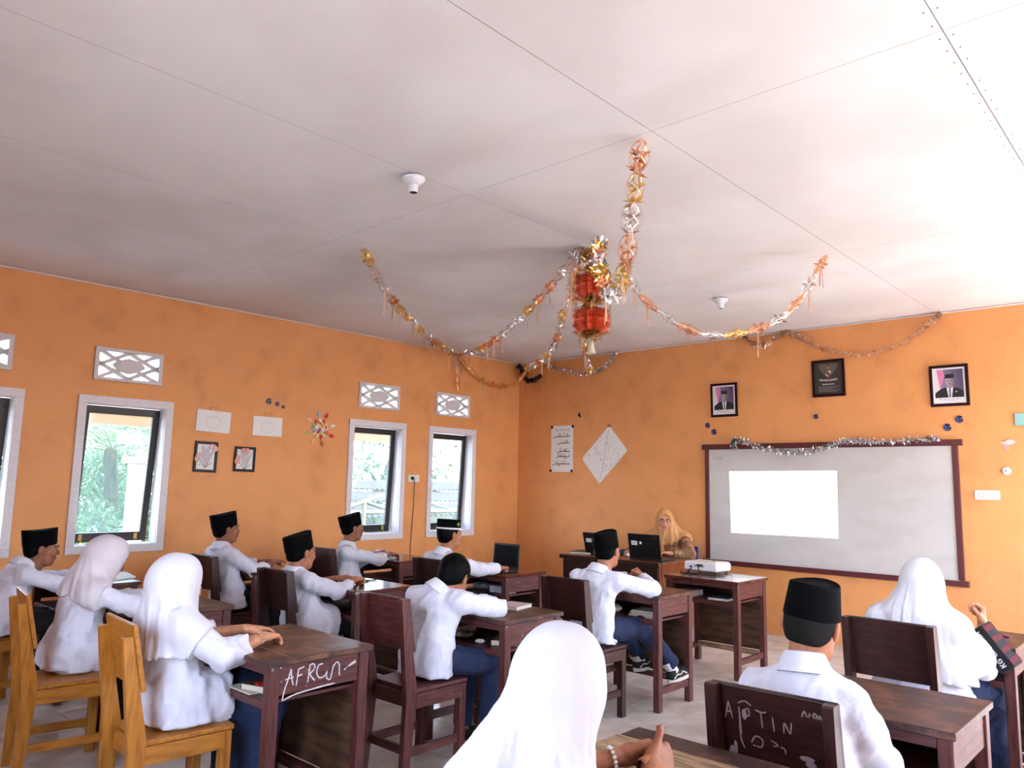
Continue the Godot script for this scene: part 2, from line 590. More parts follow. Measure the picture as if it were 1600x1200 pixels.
func build_room() -> void:
	var open := []
	for w in LEFT_WINDOWS:
		open.append([w[0] + 0.06, w[1] - 0.06, 0.885, 2.095])
	for w in LEFT_VENTS:
		open.append([w[0] + 0.005, w[1] - 0.005, 2.302, 2.58])
	var g := wall_mesh(ROOM_Z + 0.15, CEIL + 0.2, open, func(u, y, t): return Vector3(-t, y, u), 0.15)
	struct(put("wall_left", g, M.wall), "orange painted wall on the left with four windows and paper decorations")
	open = [[0.3, 1.6, -0.2, 2.75]]
	for o in RIGHT_OPEN:
		open.append(o)
	g = wall_mesh(ROOM_Z + 0.15, CEIL + 0.2, open, func(u, y, t): return Vector3(ROOM_X + t, y, u), 0.15)
	struct(put("wall_right", g, M.wall), "orange painted wall on the right with windows and the door opening")
	g = wall_mesh(ROOM_X, CEIL + 0.2, [], func(u, y, t): return Vector3(u, y, -t), 0.15)
	struct(put("wall_front", g, M.wall), "orange front wall that carries the whiteboard and the framed portraits")
	g = wall_mesh(ROOM_X, CEIL + 0.2, BACK_OPEN, func(u, y, t): return Vector3(u, y, ROOM_Z + t), 0.15)
	struct(put("wall_back", g, M.wall), "orange wall at the back of the classroom with a window")
	# floor: a bed, and ceramic tiles set on it with open joints
	g = Geo.new()
	wbox(g, Vector3(-0.1, -0.12, -0.1), Vector3(ROOM_X + 0.1, -0.004, ROOM_Z + 0.1))
	var fl := put("floor", g, M.grout)
	struct(fl, "cream ceramic tile floor of the classroom, seen between the desks")
	var tile := Geo.new()
	tile.box(Vector3(0, -0.006, 0), Vector3(0.396, 0.012, 0.396), 0.002)
	var tm := tile.mesh()
	var rest := Geo.new()
	for i in 20:
		for j in 23:
			var at := Vector3(0.2 + i * 0.4, 0.0, 0.2 + j * 0.4)
			if at.z > ROOM_Z:
				continue
			# the tiles the photograph shows between the furniture
			var seen := (at.x > 2.2 and at.z < 6.2 and at.x + at.z * 0.25 < 7.4) or (at.x < 2.2 and at.z > 5.0 and at.z < 7.2)
			if seen:
				put("tile", tm, M.tile if rng.randf() < 0.6 else M.tile_b, fl, Transform3D(Basis(), at))
			else:
				rest.box(at + Vector3(0, -0.006, 0), Vector3(0.396, 0.012, 0.396), 0.002)
	var ro := put("tiles", rest, M.tile, fl)
	ro.set_meta("kind", "stuff")
	# ceiling: plywood panels nailed up with open seams, sagging a little
	g = Geo.new()
	wbox(g, Vector3(-0.15, CEIL + 0.04, -0.15), Vector3(ROOM_X + 0.15, CEIL + 0.12, ROOM_Z + 0.15))
	var ce := put("ceiling", g, M.seam)
	struct(ce, "off-white ceiling of nailed panels with dark seams")
	var xs := [0.0, 0.28, 1.52, 2.74, 3.965, 5.21, 6.44, 7.66, ROOM_X]
	var zs := [0.0, 2.42, 4.86, 7.30, ROOM_Z]
	var nz := FastNoiseLite.new()
	nz.seed = 8
	nz.frequency = 0.9
	for i in xs.size() - 1:
		for j in zs.size() - 1:
			var gap := 0.0035 if is_equal_approx(xs[i], 6.44) or is_equal_approx(xs[i + 1], 6.44) else 0.0016
			put("panel", ceiling_panel(xs[i] + gap * 0.5, xs[i + 1] - gap * 0.5, zs[j] + 0.0009, zs[j + 1] - 0.0009, nz, i * 7 + j), M.ceiling, ce)
	var nails := Geo.new()
	for k in 46:
		for s in [-1, 1]:
			if rng.randf() < 0.75:
				var p := Vector3(6.44 + s * 0.022, CEIL - 0.0005, 2.5 + k * 0.105)
				nails.ball(p, Vector3(0.0035, 0.0015, 0.0035), 6, 4)
	put("nail_heads", nails, M.seam, ce)
	# white moulding where ceiling meets wall
	for a in [["trim_left", Vector3(0.006, CEIL - 0.011, 0), Vector3(0.006, CEIL - 0.011, ROOM_Z)], ["trim_front", Vector3(0, CEIL - 0.011, 0.006), Vector3(ROOM_X, CEIL - 0.011, 0.006)], ["trim_right", Vector3(ROOM_X - 0.006, CEIL - 0.011, 0), Vector3(ROOM_X - 0.006, CEIL - 0.011, ROOM_Z)]]:
		g = Geo.new()
		g.bar(a[1], a[2], 0.012, 0.014)
		struct(put(a[0], g, M.white_wood), "thin white moulding between wall and ceiling, %s side" % a[0].trim_prefix("trim_"))
	# roof slab above, with eaves that keep the high sun off the walls
	g = Geo.new()
	wbox(g, Vector3(-1.25, CEIL + 0.30, -1.0), Vector3(ROOM_X + 1.0, CEIL + 0.36, ROOM_Z + 1.0))
	struct(put("roof", g, M.rooftin), "roof slab above the classroom ceiling")

func ceiling_panel(x0: float, x1: float, z0: float, z1: float, nz: FastNoiseLite, k: int) -> Geo:
	var g := Geo.new()
	var nx := 8
	var nzz := 14
	var id := []
	for i in nx + 1:
		for j in nzz + 1:
			var u := float(i) / nx
			var w := float(j) / nzz
			var x := lerpf(x0, x1, u)
			var z := lerpf(z0, z1, w)
			var f := func(xx: float, zz: float) -> float:
				var uu := inverse_lerp(x0, x1, xx)
				var ww := inverse_lerp(z0, z1, zz)
				return CEIL - 0.005 * 16.0 * uu * (1 - uu) * ww * (1 - ww) * (0.6 + 0.4 * sin(k * 2.3)) + 0.0015 * nz.get_noise_2d(xx, zz)
			var y: float = f.call(x, z)
			var nn := Vector3((f.call(x + 0.01, z) - y) / 0.01, -1.0, (f.call(x, z + 0.01) - y) / 0.01)
			id.append(g.vert(Vector3(x, y, z), nn, Vector2(x, z)))
	for i in nx:
		for j in nzz:
			var a: int = id[i * (nzz + 1) + j]
			var b: int = id[(i + 1) * (nzz + 1) + j]
			var c: int = id[(i + 1) * (nzz + 1) + j + 1]
			var d: int = id[i * (nzz + 1) + j + 1]
			g.tri(a, b, c)
			g.tri(a, c, d)
	# edges up to the battens, so that seams have depth
	for e in [[Vector3(x0, CEIL, z0), Vector3(x0, CEIL, z1), Vector3.LEFT], [Vector3(x1, CEIL, z0), Vector3(x1, CEIL, z1), Vector3.RIGHT], [Vector3(x0, CEIL, z0), Vector3(x1, CEIL, z0), Vector3.FORWARD], [Vector3(x0, CEIL, z1), Vector3(x1, CEIL, z1), Vector3.BACK]]:
		var dn := Vector3(0, 0.004, 0)
		g.quad(e[0] + dn * 0.5, e[1] + dn * 0.5, e[1] + dn * 9, e[0] + dn * 9, e[2])
	return g

func build_windows() -> void:
	var labels := ["white framed window nearest the room corner, beside the small cap with the green badge", "white framed window left of the wall socket with cord", "white framed window showing palm leaves, behind the pair of pink tulip pictures", "white framed window cut off at the edge of the photo"]
	for k in LEFT_WINDOWS.size():
		var w = LEFT_WINDOWS[k]
		var o := thing("window_%d" % (k + 1), labels[k], "window", Vector3(0, 0.822, w[0]))
		o.set_meta("kind", "structure")
		window_parts(o, w[1] - w[0], 1.336, 5.0 if k >= 2 else 3.0)
	var vl := ["pierced white concrete vent nearest the room corner, partly behind a foil star", "pierced white concrete vent above the window left of the socket", "pierced white concrete vent above the palm window, second from the photo's edge", "pierced white concrete vent cut off at the edge of the photo"]
	var vg := vent_mesh()
	for k in LEFT_VENTS.size():
		var w = LEFT_VENTS[k]
		var o := put("air_vent", vg, M.vent)
		o.transform = Transform3D(Basis(Vector3.UP, PI / 2), Vector3(0.012, 2.441, (w[0] + w[1]) * 0.5))
		tag(o, vl[k], "vent", "", "structure")
	# right side: plain frames without sashes, and the open doorway
	for k in RIGHT_OPEN.size():
		var w = RIGHT_OPEN[k]
		var o := thing("window_%d" % (k + 5), "wide white window frame in the right wall, number %d from the doorway" % (k + 1), "window", Vector3(ROOM_X, w[2], w[0]), 0)
		o.set_meta("kind", "structure")
		var wd: float = w[1] - w[0]
		var h: float = w[3] - w[2]
		for b in [[Vector3(0, 0.03, 0), Vector3(0, 0.03, wd)], [Vector3(0, h - 0.03, 0), Vector3(0, h - 0.03, wd)], [Vector3(0, 0, 0.03), Vector3(0, h, 0.03)], [Vector3(0, 0, wd - 0.03), Vector3(0, h, wd - 0.03)], [Vector3(0, 0, wd * 0.5), Vector3(0, h, wd * 0.5)]]:
			var g := Geo.new()
			g.bar(b[0] + Vector3(0.06, 0, 0), b[1] + Vector3(0.06, 0, 0), 0.06, 0.06)
			put("window_frame", g, M.white_wood, o)
	for k in BACK_OPEN.size():
		var w = BACK_OPEN[k]
		var o := thing("window_%d" % (k + 7), "white window frame in the back wall", "window", Vector3(w[0], w[2], ROOM_Z), 0)
		o.set_meta("kind", "structure")
		var wd: float = w[1] - w[0]
		var h: float = w[3] - w[2]
		for b in [[Vector3(0, 0.03, 0.06), Vector3(wd, 0.03, 0.06)], [Vector3(0, h - 0.03, 0.06), Vector3(wd, h - 0.03, 0.06)], [Vector3(0.03, 0, 0.06), Vector3(0.03, h, 0.06)], [Vector3(wd - 0.03, 0, 0.06), Vector3(wd - 0.03, h, 0.06)], [Vector3(wd * 0.5, 0, 0.06), Vector3(wd * 0.5, h, 0.06)]]:
			var g := Geo.new()
			g.bar(b[0], b[1], 0.06, 0.06)
			put("window_frame", g, M.white_wood, o)
	var d := thing("door_1", "open doorway in the right wall near the front of the room", "door", Vector3(ROOM_X, 0, 0.3))
	d.set_meta("kind", "structure")
	for b in [[Vector3(0.06, 0, 0.03), Vector3(0.06, 2.75, 0.03)], [Vector3(0.06, 0, 1.27), Vector3(0.06, 2.75, 1.27)], [Vector3(0.06, 2.72, 0), Vector3(0.06, 2.72, 1.3)]]:
		var g := Geo.new()
		g.bar(b[0], b[1], 0.06, 0.06)
		put("door_frame", g, M.white_wood, d)

func window_parts(o: Node3D, w: float, h: float, open_deg: float) -> void:
	var fw := 0.068
	for b in [[Vector3(0.010, h - fw * 0.5, 0), Vector3(0.010, h - fw * 0.5, w), fw, 0.026], [Vector3(0.010, fw * 0.5, 0), Vector3(0.010, fw * 0.5, w), fw, 0.030]]:
		var g := Geo.new()
		g.bar(b[0], b[1], b[3], b[2], Vector3.UP, 0.003)
		put("frame_board", g, M.white_wood, o)
	for z in [fw * 0.5, w - fw * 0.5]:
		var g := Geo.new()
		g.box(Vector3(0.010, h * 0.5, z), Vector3(0.024, h - fw * 2, fw), 0.003)
		put("frame_board", g, M.white_wood, o)
	# lining of the opening
	for z in [fw - 0.006, w - fw + 0.006]:
		var g := Geo.new()
		g.box(Vector3(-0.075, h * 0.5, z), Vector3(0.14, h - fw * 2 + 0.01, 0.016), 0.001)
		put("jamb", g, M.white_wood, o)
	for y in [fw - 0.006, h - fw + 0.006]:
		var g := Geo.new()
		g.box(Vector3(-0.075, y, w * 0.5), Vector3(0.14, 0.016, w - fw * 2 + 0.01), 0.001)
		put("jamb", g, M.white_wood, o)
	# top-hung sash, pushed outwards
	var t := Transform3D(Basis(Vector3.BACK, deg_to_rad(-open_deg)), Vector3(-0.105, h - fw - 0.012, w * 0.5))
	var sw := w - fw * 2 - 0.012
	var sh := h - fw * 2 - 0.02
	for b in [[Vector3(0, -0.03, 0), Vector3(0.034, 0.066, sw)], [Vector3(0, -sh + 0.04, 0), Vector3(0.034, 0.08, sw)], [Vector3(0, -sh * 0.5 + 0.0085, -sw * 0.5 + 0.03), Vector3(0.033, sh - 0.141, 0.06)], [Vector3(0, -sh * 0.5 + 0.0085, sw * 0.5 - 0.03), Vector3(0.033, sh - 0.141, 0.06)]]:
		var g := Geo.new()
		g.box(b[0], b[1], 0.003)
		put("sash_rail", g, M.sash, o, t)
	var g := Geo.new()
	g.box(Vector3(0, -sh * 0.5 + 0.012, 0), Vector3(0.004, sh - 0.11, sw - 0.11), 0.0005)
	put("pane", g, M.glass, o, t)
	for s in [-1, 1]:
		g = Geo.new()
		g.box(Vector3(0.02, -sh + 0.045, s * (sw * 0.5 - 0.10)), Vector3(0.012, 0.05, 0.03), 0.003)
		g.tube([Vector3(0.02, -sh + 0.03, s * (sw * 0.5 - 0.10)), Vector3(0.045, -sh + 0.02, s * (sw * 0.5 - 0.10)), Vector3(0.05, -sh - 0.01, s * (sw * 0.5 - 0.10))], 0.004, 6)
		put("latch", g, M.brass, o, t)

# a pierced block 0.58 x 0.285, 0.12 deep: frame, crossing bars, struts and a plate
func vent_mesh() -> Geo:
	var g := Geo.new()
	var W := 0.29
	var H := 0.144
	var d0 := -0.13
	var d1 := 0.012
	for s in [-1, 1]:
		g.box(Vector3(0, s * (H - 0.014), (d0 + d1) * 0.5), Vector3(W * 2, 0.028, d1 - d0), 0.004)
		g.box(Vector3(s * (W - 0.018), 0, (d0 + d1) * 0.5), Vector3(0.036, H * 2 - 0.05, d1 - d0), 0.004)
	var a := 0.80
	for sx in [-1, 1]:
		for sy in [-1, 1]:
			# side of the big diamond, then the strut from the corner to the plate
			var p := Vector3(sx * W * a, 0, 0)
			var q := Vector3(0, sy * H * a, 0)
			var ext := (p - q) * 0.14
			g.bar(p + ext + Vector3(0, 0, -0.03), q - ext + Vector3(0, 0, -0.03), 0.032, 0.05, Vector3.BACK, 0.002)
			g.bar(Vector3(sx * W * 0.93, sy * H * 0.9, -0.032), Vector3(sx * W * 0.2, sy * H * 0.2, -0.032), 0.030, 0.046, Vector3.BACK, 0.002)
	var pl := PackedVector2Array()
	for k in 24:
		var an := TAU * k / 24.0
		var e := Vector2(cos(an), sin(an))
		var r := 1.0 / pow(pow(absf(e.x), 1.35) + pow(absf(e.y), 1.35), 1.0 / 1.35)
		pl.append(Vector2(e.x * r * W * 0.49, e.y * r * H * 0.49))
	g.prism(pl, -0.06, -0.004)
	return g

func build_ceiling_fittings() -> void:
	var n := 0
	for z in [5.23, 1.72]:
		var o := thing("ceiling_lamp", ["white conical lamp holder with an empty socket on the near ceiling seam", "white conical lamp holder nearer the front wall, beyond the lantern"][n], "lamp", Vector3(3.93, CEIL - 0.004, z))
		var g := Geo.new()
		g.lathe([Vector2(0, 0.0), Vector2(0.062, -0.002), Vector2(0.064, -0.012), Vector2(0.060, -0.02), Vector2(0.034, -0.046), Vector2(0.0, -0.05)], 24)
		put("lamp_base", g, M.white_plastic, o)
		g = Geo.new()
		g.lathe([Vector2(0.03, -0.044), Vector2(0.027, -0.05), Vector2(0.027, -0.088), Vector2(0.022, -0.090), Vector2(0.020, -0.075), Vector2(0, -0.074)], 20)
		put("socket", g, M.white_plastic, o)
		g = Geo.new()
		g.lathe([Vector2(0.0, -0.0745), Vector2(0.019, -0.0755), Vector2(0.0195, -0.087), Vector2(0.021, -0.0885)], 18)
		put("contact", g, colored(Color(0.28, 0.06, 0.05)), o)
		n += 1

# ------------------------------------------------------------------ outdoors
func frond(g: Geo, from: Vector3, dir: Vector3, length: float, droop: float, leafl: float, n := 22) -> void:
	var pts := []
	var d := dir.normalized()
	var p := from
	var step := length / n
	for i in n + 1:
		pts.append(p)
		p += d * step
		d = (d + Vector3(0, -droop / n * (0.4 + 1.2 * i / n), 0)).normalized()
	g.tube(pts, 0.018, 5, false)
	for i in range(3, n + 1):
		var q: Vector3 = pts[i]
		var f: Vector3 = (pts[i] - pts[i - 1]).normalized()
		var side := f.cross(Vector3.UP).normalized()
		var ll := leafl * (0.35 + 0.65 * sin(PI * clampf(float(i) / n, 0.1, 0.95)))
		for s in [-1, 1]:
			var e: Vector3 = q + (side * s + f * 0.75 + Vector3(0, -0.55 + rng.randf() * 0.25, 0)).normalized() * ll
			var m: Vector3 = q.lerp(e, 0.45) + Vector3(0, 0.03, 0)
			var w: Vector3 = f * 0.025
			var nn: Vector3 = side.cross(f) * -s
			if nn.y < 0:
				nn = -nn
			g.quad(q - w * 0.5, q + w * 0.5, m + w, m - w, nn)
			var a := g.vert(m - w, nn)
			var b := g.vert(m + w, nn)
			var c := g.vert(e, nn)
			g.tri(a, b, c)

func leafy(g: Geo, at: Vector3, r: Vector3, n: int, size: float) -> void:
	for i in n:
		var d := Vector3(rng.randfn(), rng.randfn(), rng.randfn()).normalized()
		var p := at + d * r * pow(rng.randf(), 0.4)
		var f := (d + Vector3(rng.randfn(), rng.randfn() - 0.3, rng.randfn()) * 0.6).normalized()
		var s := f.cross(Vector3(rng.randfn(), rng.randfn(), rng.randfn())).normalized()
		var nn := s.cross(f)
		var l := size * rng.randf_range(0.6, 1.3)
		var a := g.vert(p, nn)
		var b := g.vert(p + f * l * 0.5 + s * l * 0.22, nn)
		var c := g.vert(p + f * l, nn)
		var e := g.vert(p + f * l * 0.5 - s * l * 0.22, nn)
		g.tri(a, b, c)
		g.tri(a, c, e)

func palm(at: Vector3, h: float, nfr: int, fl: float, label: String, m: Material) -> void:
	var o := thing("palm_tree", label, "palm", at, 0.0, "palms outside the left windows")
	var g := Geo.new()
	var pts := []
	var rr := []
	for i in 9:
		pts.append(Vector3(sin(i * 0.5) * 0.04, h * i / 8.0, cos(i * 0.7) * 0.04))
		rr.append(0.15 - 0.05 * i / 8.0 + 0.015 * (i % 2))
	g.tube(pts, rr, 10)
	put("trunk", g, M.bark, o)
	for k in nfr:
		g = Geo.new()
		var a := TAU * k / nfr + rng.randf() * 0.3
		var e := rng.randf_range(-0.25, 0.75)
		frond(g, Vector3(0, h - 0.05, 0), Vector3(cos(a), e, sin(a)), fl * rng.randf_range(0.85, 1.1), 1.9, fl * 0.24)
		put("frond", g, m, o)

func bush(at: Vector3, r: Vector3, n: int, size: float, m: Material, label: String) -> void:
	var o := thing("bush", label, "bush", at, 0.0)
	var g := Geo.new()
	leafy(g, Vector3(0, r.y, 0), r, n, size)
	var f := put("foliage", g, m, o)
	f.set_meta("kind", "stuff")
	g = Geo.new()
	for k in 5:
		var a := TAU * k / 5.0
		g.tube([Vector3(0, -0.05, 0), Vector3(cos(a) * r.x * 0.2, r.y * 0.6, sin(a) * r.z * 0.2), Vector3(cos(a) * r.x * 0.5, r.y * 1.3, sin(a) * r.z * 0.5)], [0.025, 0.018, 0.008], 6)
	put("stem", g, M.bark, o)

func build_outdoors() -> void:
	var g := Geo.new()
	wbox(g, Vector3(-60, -0.42, -60), Vector3(70, -0.22, 70))
	struct(put("ground", g, M.ground), "sandy sunlit ground around the school building", "ground")
	g = Geo.new()
	wbox(g, Vector3(-1.7, -0.25, -1), Vector3(-0.15, -0.06, 10))
	struct(put("terrace_slab", g, M.concrete), "concrete walkway outside the left windows", "walkway")
	g = Geo.new()
	wbox(g, Vector3(ROOM_X + 0.15, -0.25, -1), Vector3(ROOM_X + 2.2, -0.03, 10))
	struct(put("terrace_slab", g, M.concrete), "concrete walkway outside the door on the right", "walkway")
	# veranda edge beam seen at the top of every left window, and its posts
	var v := thing("veranda_beam", "pale timber beam of the veranda seen at the top of the left windows", "beam", Vector3(-1.42, 2.075, 0))
	g = Geo.new()
	g.bar(Vector3(0, 0, -1), Vector3(0, 0, 10), 0.05, 0.14)
	put("beam", g, M.cream_paint, v)
	g = Geo.new()
	g.bar(Vector3(0.03, 0.12, -1), Vector3(0.03, 0.12, 10), 0.03, 0.10)
	put("fascia", g, M.post_paint, v)
	g = Geo.new()
	g.bar(Vector3(0.0, -0.04, -0.12), Vector3(0.0, -0.55, -0.62), 0.05, 0.05)
	g.bar(Vector3(0, 0, -0.65), Vector3(0, -2.2, -0.65), 0.08, 0.08)
	put("post", g, M.cream_paint, v)
	# white post and cross board among the palms
	var p := thing("white_post", "thick white concrete post outside the palm window", "post", Vector3(-3.6, -0.25, 3.60))
	g = Geo.new()
	g.box(Vector3(0, 0.95, 0), Vector3(0.19, 1.9, 0.19), 0.02)
	put("shaft", g, M.post_paint, p)
	g = Geo.new()
	g.box(Vector3(0, 1.94, 0), Vector3(0.32, 0.08, 0.32), 0.015)
	put("capital", g, M.concrete, p)
	g = Geo.new()
	wbox(g, Vector3(-5.5, 1.97, 2.84), Vector3(-5.44, 2.13, 3.20), 0.01)
	for z in [2.84]:
		wbox(g, Vector3(-5.49, -0.3, z), Vector3(-5.43, 1.9, z + 0.06), 0.005)
	tag(put("signboard", g, M.post_paint), "white board between the palms seen through the palm window", "board")
	palm(Vector3(-8.4, -0.3, 2.2), 2.3, 19, 2.3, "oil palm standing nearest the white post", M.leaf_pale)
	palm(Vector3(-10.4, -0.3, 0.75), 2.7, 19, 2.7, "oil palm farther off behind the white board", M.leaf)
	palm(Vector3(-9.6, -0.3, 6.2), 1.8, 15, 2.6, "oil palm seen through the window at the photo's edge", M.leaf)
	palm(Vector3(-12.8, -0.3, 0.9), 3.0, 19, 3.2, "tall oil palm at the back, between the two nearer palms", M.leaf)
	palm(Vector3(-5.4, -0.3, 0.4), 3.0, 13, 2.1, "palm whose fronds hang into the second window's top", M.leaf_pale)
	bush(Vector3(-7.0, -0.3, 2.95), Vector3(0.5, 0.7, 0.55), 900, 0.13, M.leaf, "dark green bush under the palms left of the white post")
	bush(Vector3(-9.6, -0.3, 1.5), Vector3(0.8, 0.7, 1.1), 1300, 0.17, M.leaf, "dark bush behind the white post")
	bush(Vector3(-6.2, -0.3, 2.7), Vector3(0.4, 0.3, 0.7), 600, 0.13, M.leaf_pale, "low pale bush at the foot of the palms")
	bush(Vector3(-14.5, -0.3, 0.3), Vector3(1.4, 1.7, 3.6), 3000, 0.30, M.leaf, "wide bush in the back behind the palms")
	bush(Vector3(-3.4, -0.3, 6.2), Vector3(0.5, 0.6, 0.7), 700, 0.12, M.leaf_bright, "yellow green shrub outside the window at the photo's edge")
	# banana plant
	var b := thing("banana_plant", "bright green banana plant in front of the bushes", "plant", Vector3(-5.4, -0.3, 3.08))
	g = Geo.new()
	g.tube([Vector3(0, 0, 0), Vector3(0.02, 0.35, 0), Vector3(0, 0.6, 0.02)], [0.06, 0.05, 0.035], 8)
	put("stem", g, M.leaf_pale, b)
	for k in 6:
		g = Geo.new()
		var a := TAU * k / 6.0 + 0.4
		var d := Vector3(cos(a), 1.0, sin(a)).normalized()
		var q := Vector3(0, 0.55, 0)
		var prev := []
		for i in 9:
			var s := d.cross(Vector3.UP).normalized()
			var w := 0.12 * sin(PI * (0.08 + 0.9 * i / 8.0))
			var nn := s.cross(d)
			var row := [g.vert(q - s * w, nn - s * 0.3), g.vert(q, nn), g.vert(q + s * w, nn + s * 0.3)]
			if i:
				for c in 2:
					g.tri(prev[c], row[c], row[c + 1])
					g.tri(prev[c], row[c + 1], prev[c + 1])
			prev = row
			q += d * 0.085
			d = (d + Vector3(0, -0.16, 0)).normalized()
		put("leaf", g, M.leaf_bright, b)
	# the shed with rusty corrugated roof on bamboo
	var s := thing("shed", "low open shed with rusty corrugated roof on bamboo posts", "shed", Vector3(-4.6, -0.3, -2.0))
	for tier in 3:
		for k in 9:
			g = Geo.new()
			# one corrugated sheet; each row laps a step below the one above
			var prev := []
			var z0 := -3.6 + k * 0.78 + tier * 0.2
			var xa := -2.0 + tier * 0.97
			var ya := 1.78 - tier * 0.22
			for i in 25:
				var z := z0 + 0.80 * i / 24.0
				var wv := 0.024 * sin(TAU * i / 4.0) + (k % 2) * 0.008
				var nn := Vector3(-0.2, 1, -1.3 * cos(TAU * i / 4.0))
				var p0 := g.vert(Vector3(xa, ya + wv, z), nn)
				var p1 := g.vert(Vector3(xa + 1.02, ya - 0.17 + wv, z), nn)
				if i:
					g.tri(prev[0], prev[1], p1)
					g.tri(prev[0], p1, p0)
				prev = [p0, p1]
			put("roof_sheet", g, M.rust, s)
	for z in [-3.3, -1.9, -0.5, 0.95, 2.4]:
		g = Geo.new()
		g.tube([Vector3(0.75, 0, z), Vector3(0.74, 1.27, z)], 0.055, 9)
		put("post", g, M.bamboo, s)
		g = Geo.new()
		g.tube([Vector3(-1.8, 0, z), Vector3(-1.8, 1.62, z)], 0.05, 8)
		put("post", g, M.bamboo, s)
		g = Geo.new()
		g.tube([Vector3(-1.95, 1.66, z + 0.05), Vector3(1.0, 1.21, z + 0.05)], 0.035, 8)
		put("rafter", g, M.bamboo, s)
	for q in [[0.82, 1.24], [-0.5, 1.44], [-1.8, 1.63]]:
		g = Geo.new()
		g.tube([Vector3(q[0], q[1], -3.7), Vector3(q[0], q[1], 3.2)], 0.04, 8)
		put("purlin", g, M.bamboo, s)
	g = Geo.new()
	wbox(g, Vector3(-2.0, 0.1, -3.4), Vector3(-1.9, 1.1, 2.6))
	put("back_boards", g, colored(Color(0.45, 0.43, 0.38), 0.9), s)
	# a leaning bamboo pole, things stored below
	g = Geo.new()
	g.tube([Vector3(-3.0, 1.03, 0.72), Vector3(-3.0, 1.26, -0.08)], 0.03, 8)
	g.tube([Vector3(-3.0, -0.3, 0.31), Vector3(-3.0, 1.14, 0.31)], 0.035, 8)
	tag(put("bamboo_prop", g, M.bamboo), "bamboo prop with a slanting pole outside the second window", "pole")
	g = Geo.new()
	g.lathe([Vector2(0, 0.72), Vector2(0.10, 0.70), Vector2(0.20, 0.62), Vector2(0.23, 0.3), Vector2(0.22, 0.0), Vector2(0, 0)], 18)
	var w := put("water_drum", g, M.tarp)
	w.position = Vector3(-3.35, -0.2, -0.12)
	tag(w, "turquoise plastic drum standing before the shed", "drum")
	g = Geo.new()
	g.box(Vector3(0, 0.4, 0), Vector3(0.4, 0.75, 0.55), 0.04)
	w = put("white_tank", g, M.post_paint)
	w.position = Vector3(-3.25, -0.25, -0.75)
	tag(w, "white box tank beside the turquoise drum", "tank")
	# tree with sparse leaves above the shed
	var t := thing("leafy_tree", "small tree with sparse leaves and bare boughs behind the shed", "tree", Vector3(-7.6, -0.3, -3.6))
	g = Geo.new()
	g.tube([Vector3(0, 0, 0), Vector3(0.05, 1.2, 0.1), Vector3(-0.05, 1.9, -0.1), Vector3(0.1, 2.7, -0.3)], [0.10, 0.085, 0.07, 0.03], 8)
	g.tube([Vector3(0, 1.5, 0), Vector3(0.2, 2.0, 0.5), Vector3(0.25, 2.3, 1.0)], [0.06, 0.045, 0.02], 7)
	g.tube([Vector3(0, 1.8, -0.1), Vector3(0.1, 2.2, -0.8), Vector3(0.2, 2.3, -1.5)], [0.055, 0.04, 0.015], 7)
	put("trunk", g, M.bark, t)
	g = Geo.new()
	for c in [[Vector3(0.2, 2.2, 0.9), 160], [Vector3(0.2, 1.9, 0.4), 90], [Vector3(0.1, 2.9, -0.2), 140], [Vector3(0.2, 2.2, -1.5), 160], [Vector3(0.1, 1.9, -1.0), 80], [Vector3(0.3, 2.9, 0.8), 100]]:
		leafy(g, c[0], Vector3(0.45, 0.32, 0.5), c[1], 0.17)
	var fo := put("foliage", g, M.leaf, t)
	fo.set_meta("kind", "stuff")

# ------------------------------------------------------------------ furniture
# hand-drawn strokes: polylines in a plane, w wide, a hair proud of the surface
func strokes(lines: Array, t: Transform3D, w: float) -> Geo:
	var g := Geo.new()
	g.xf = t
	for l in lines:
		var pts := []
		for p in l:
			pts.append(Vector3(p[0], p[1], 0.0))
		var sm := []
		for i in pts.size() - 1:
			for k in 4:
				var a: Vector3 = pts[maxi(i - 1, 0)]
				var d: Vector3 = pts[mini(i + 2, pts.size() - 1)]
				sm.append(pts[i].cubic_interpolate(pts[i + 1], a, d, k / 4.0))
		sm.append(pts[-1])
		for i in sm.size() - 1:
			var a: Vector3 = sm[i]
			var b: Vector3 = sm[i + 1]
			var s := (b - a).cross(Vector3.BACK).normalized() * w * 0.5 * (0.8 + 0.4 * fmod(i * 0.37, 1.0))
			g.quad(a - s, a + s, b + s, b - s, Vector3.BACK)
	return g

# the same, one part for each stroke
func stroke_parts(called: String, lines: Array, t: Transform3D, w: float, m: Material, parent: Node3D) -> void:
	for l in lines:
		put(called, strokes([l], t, w), m, parent)

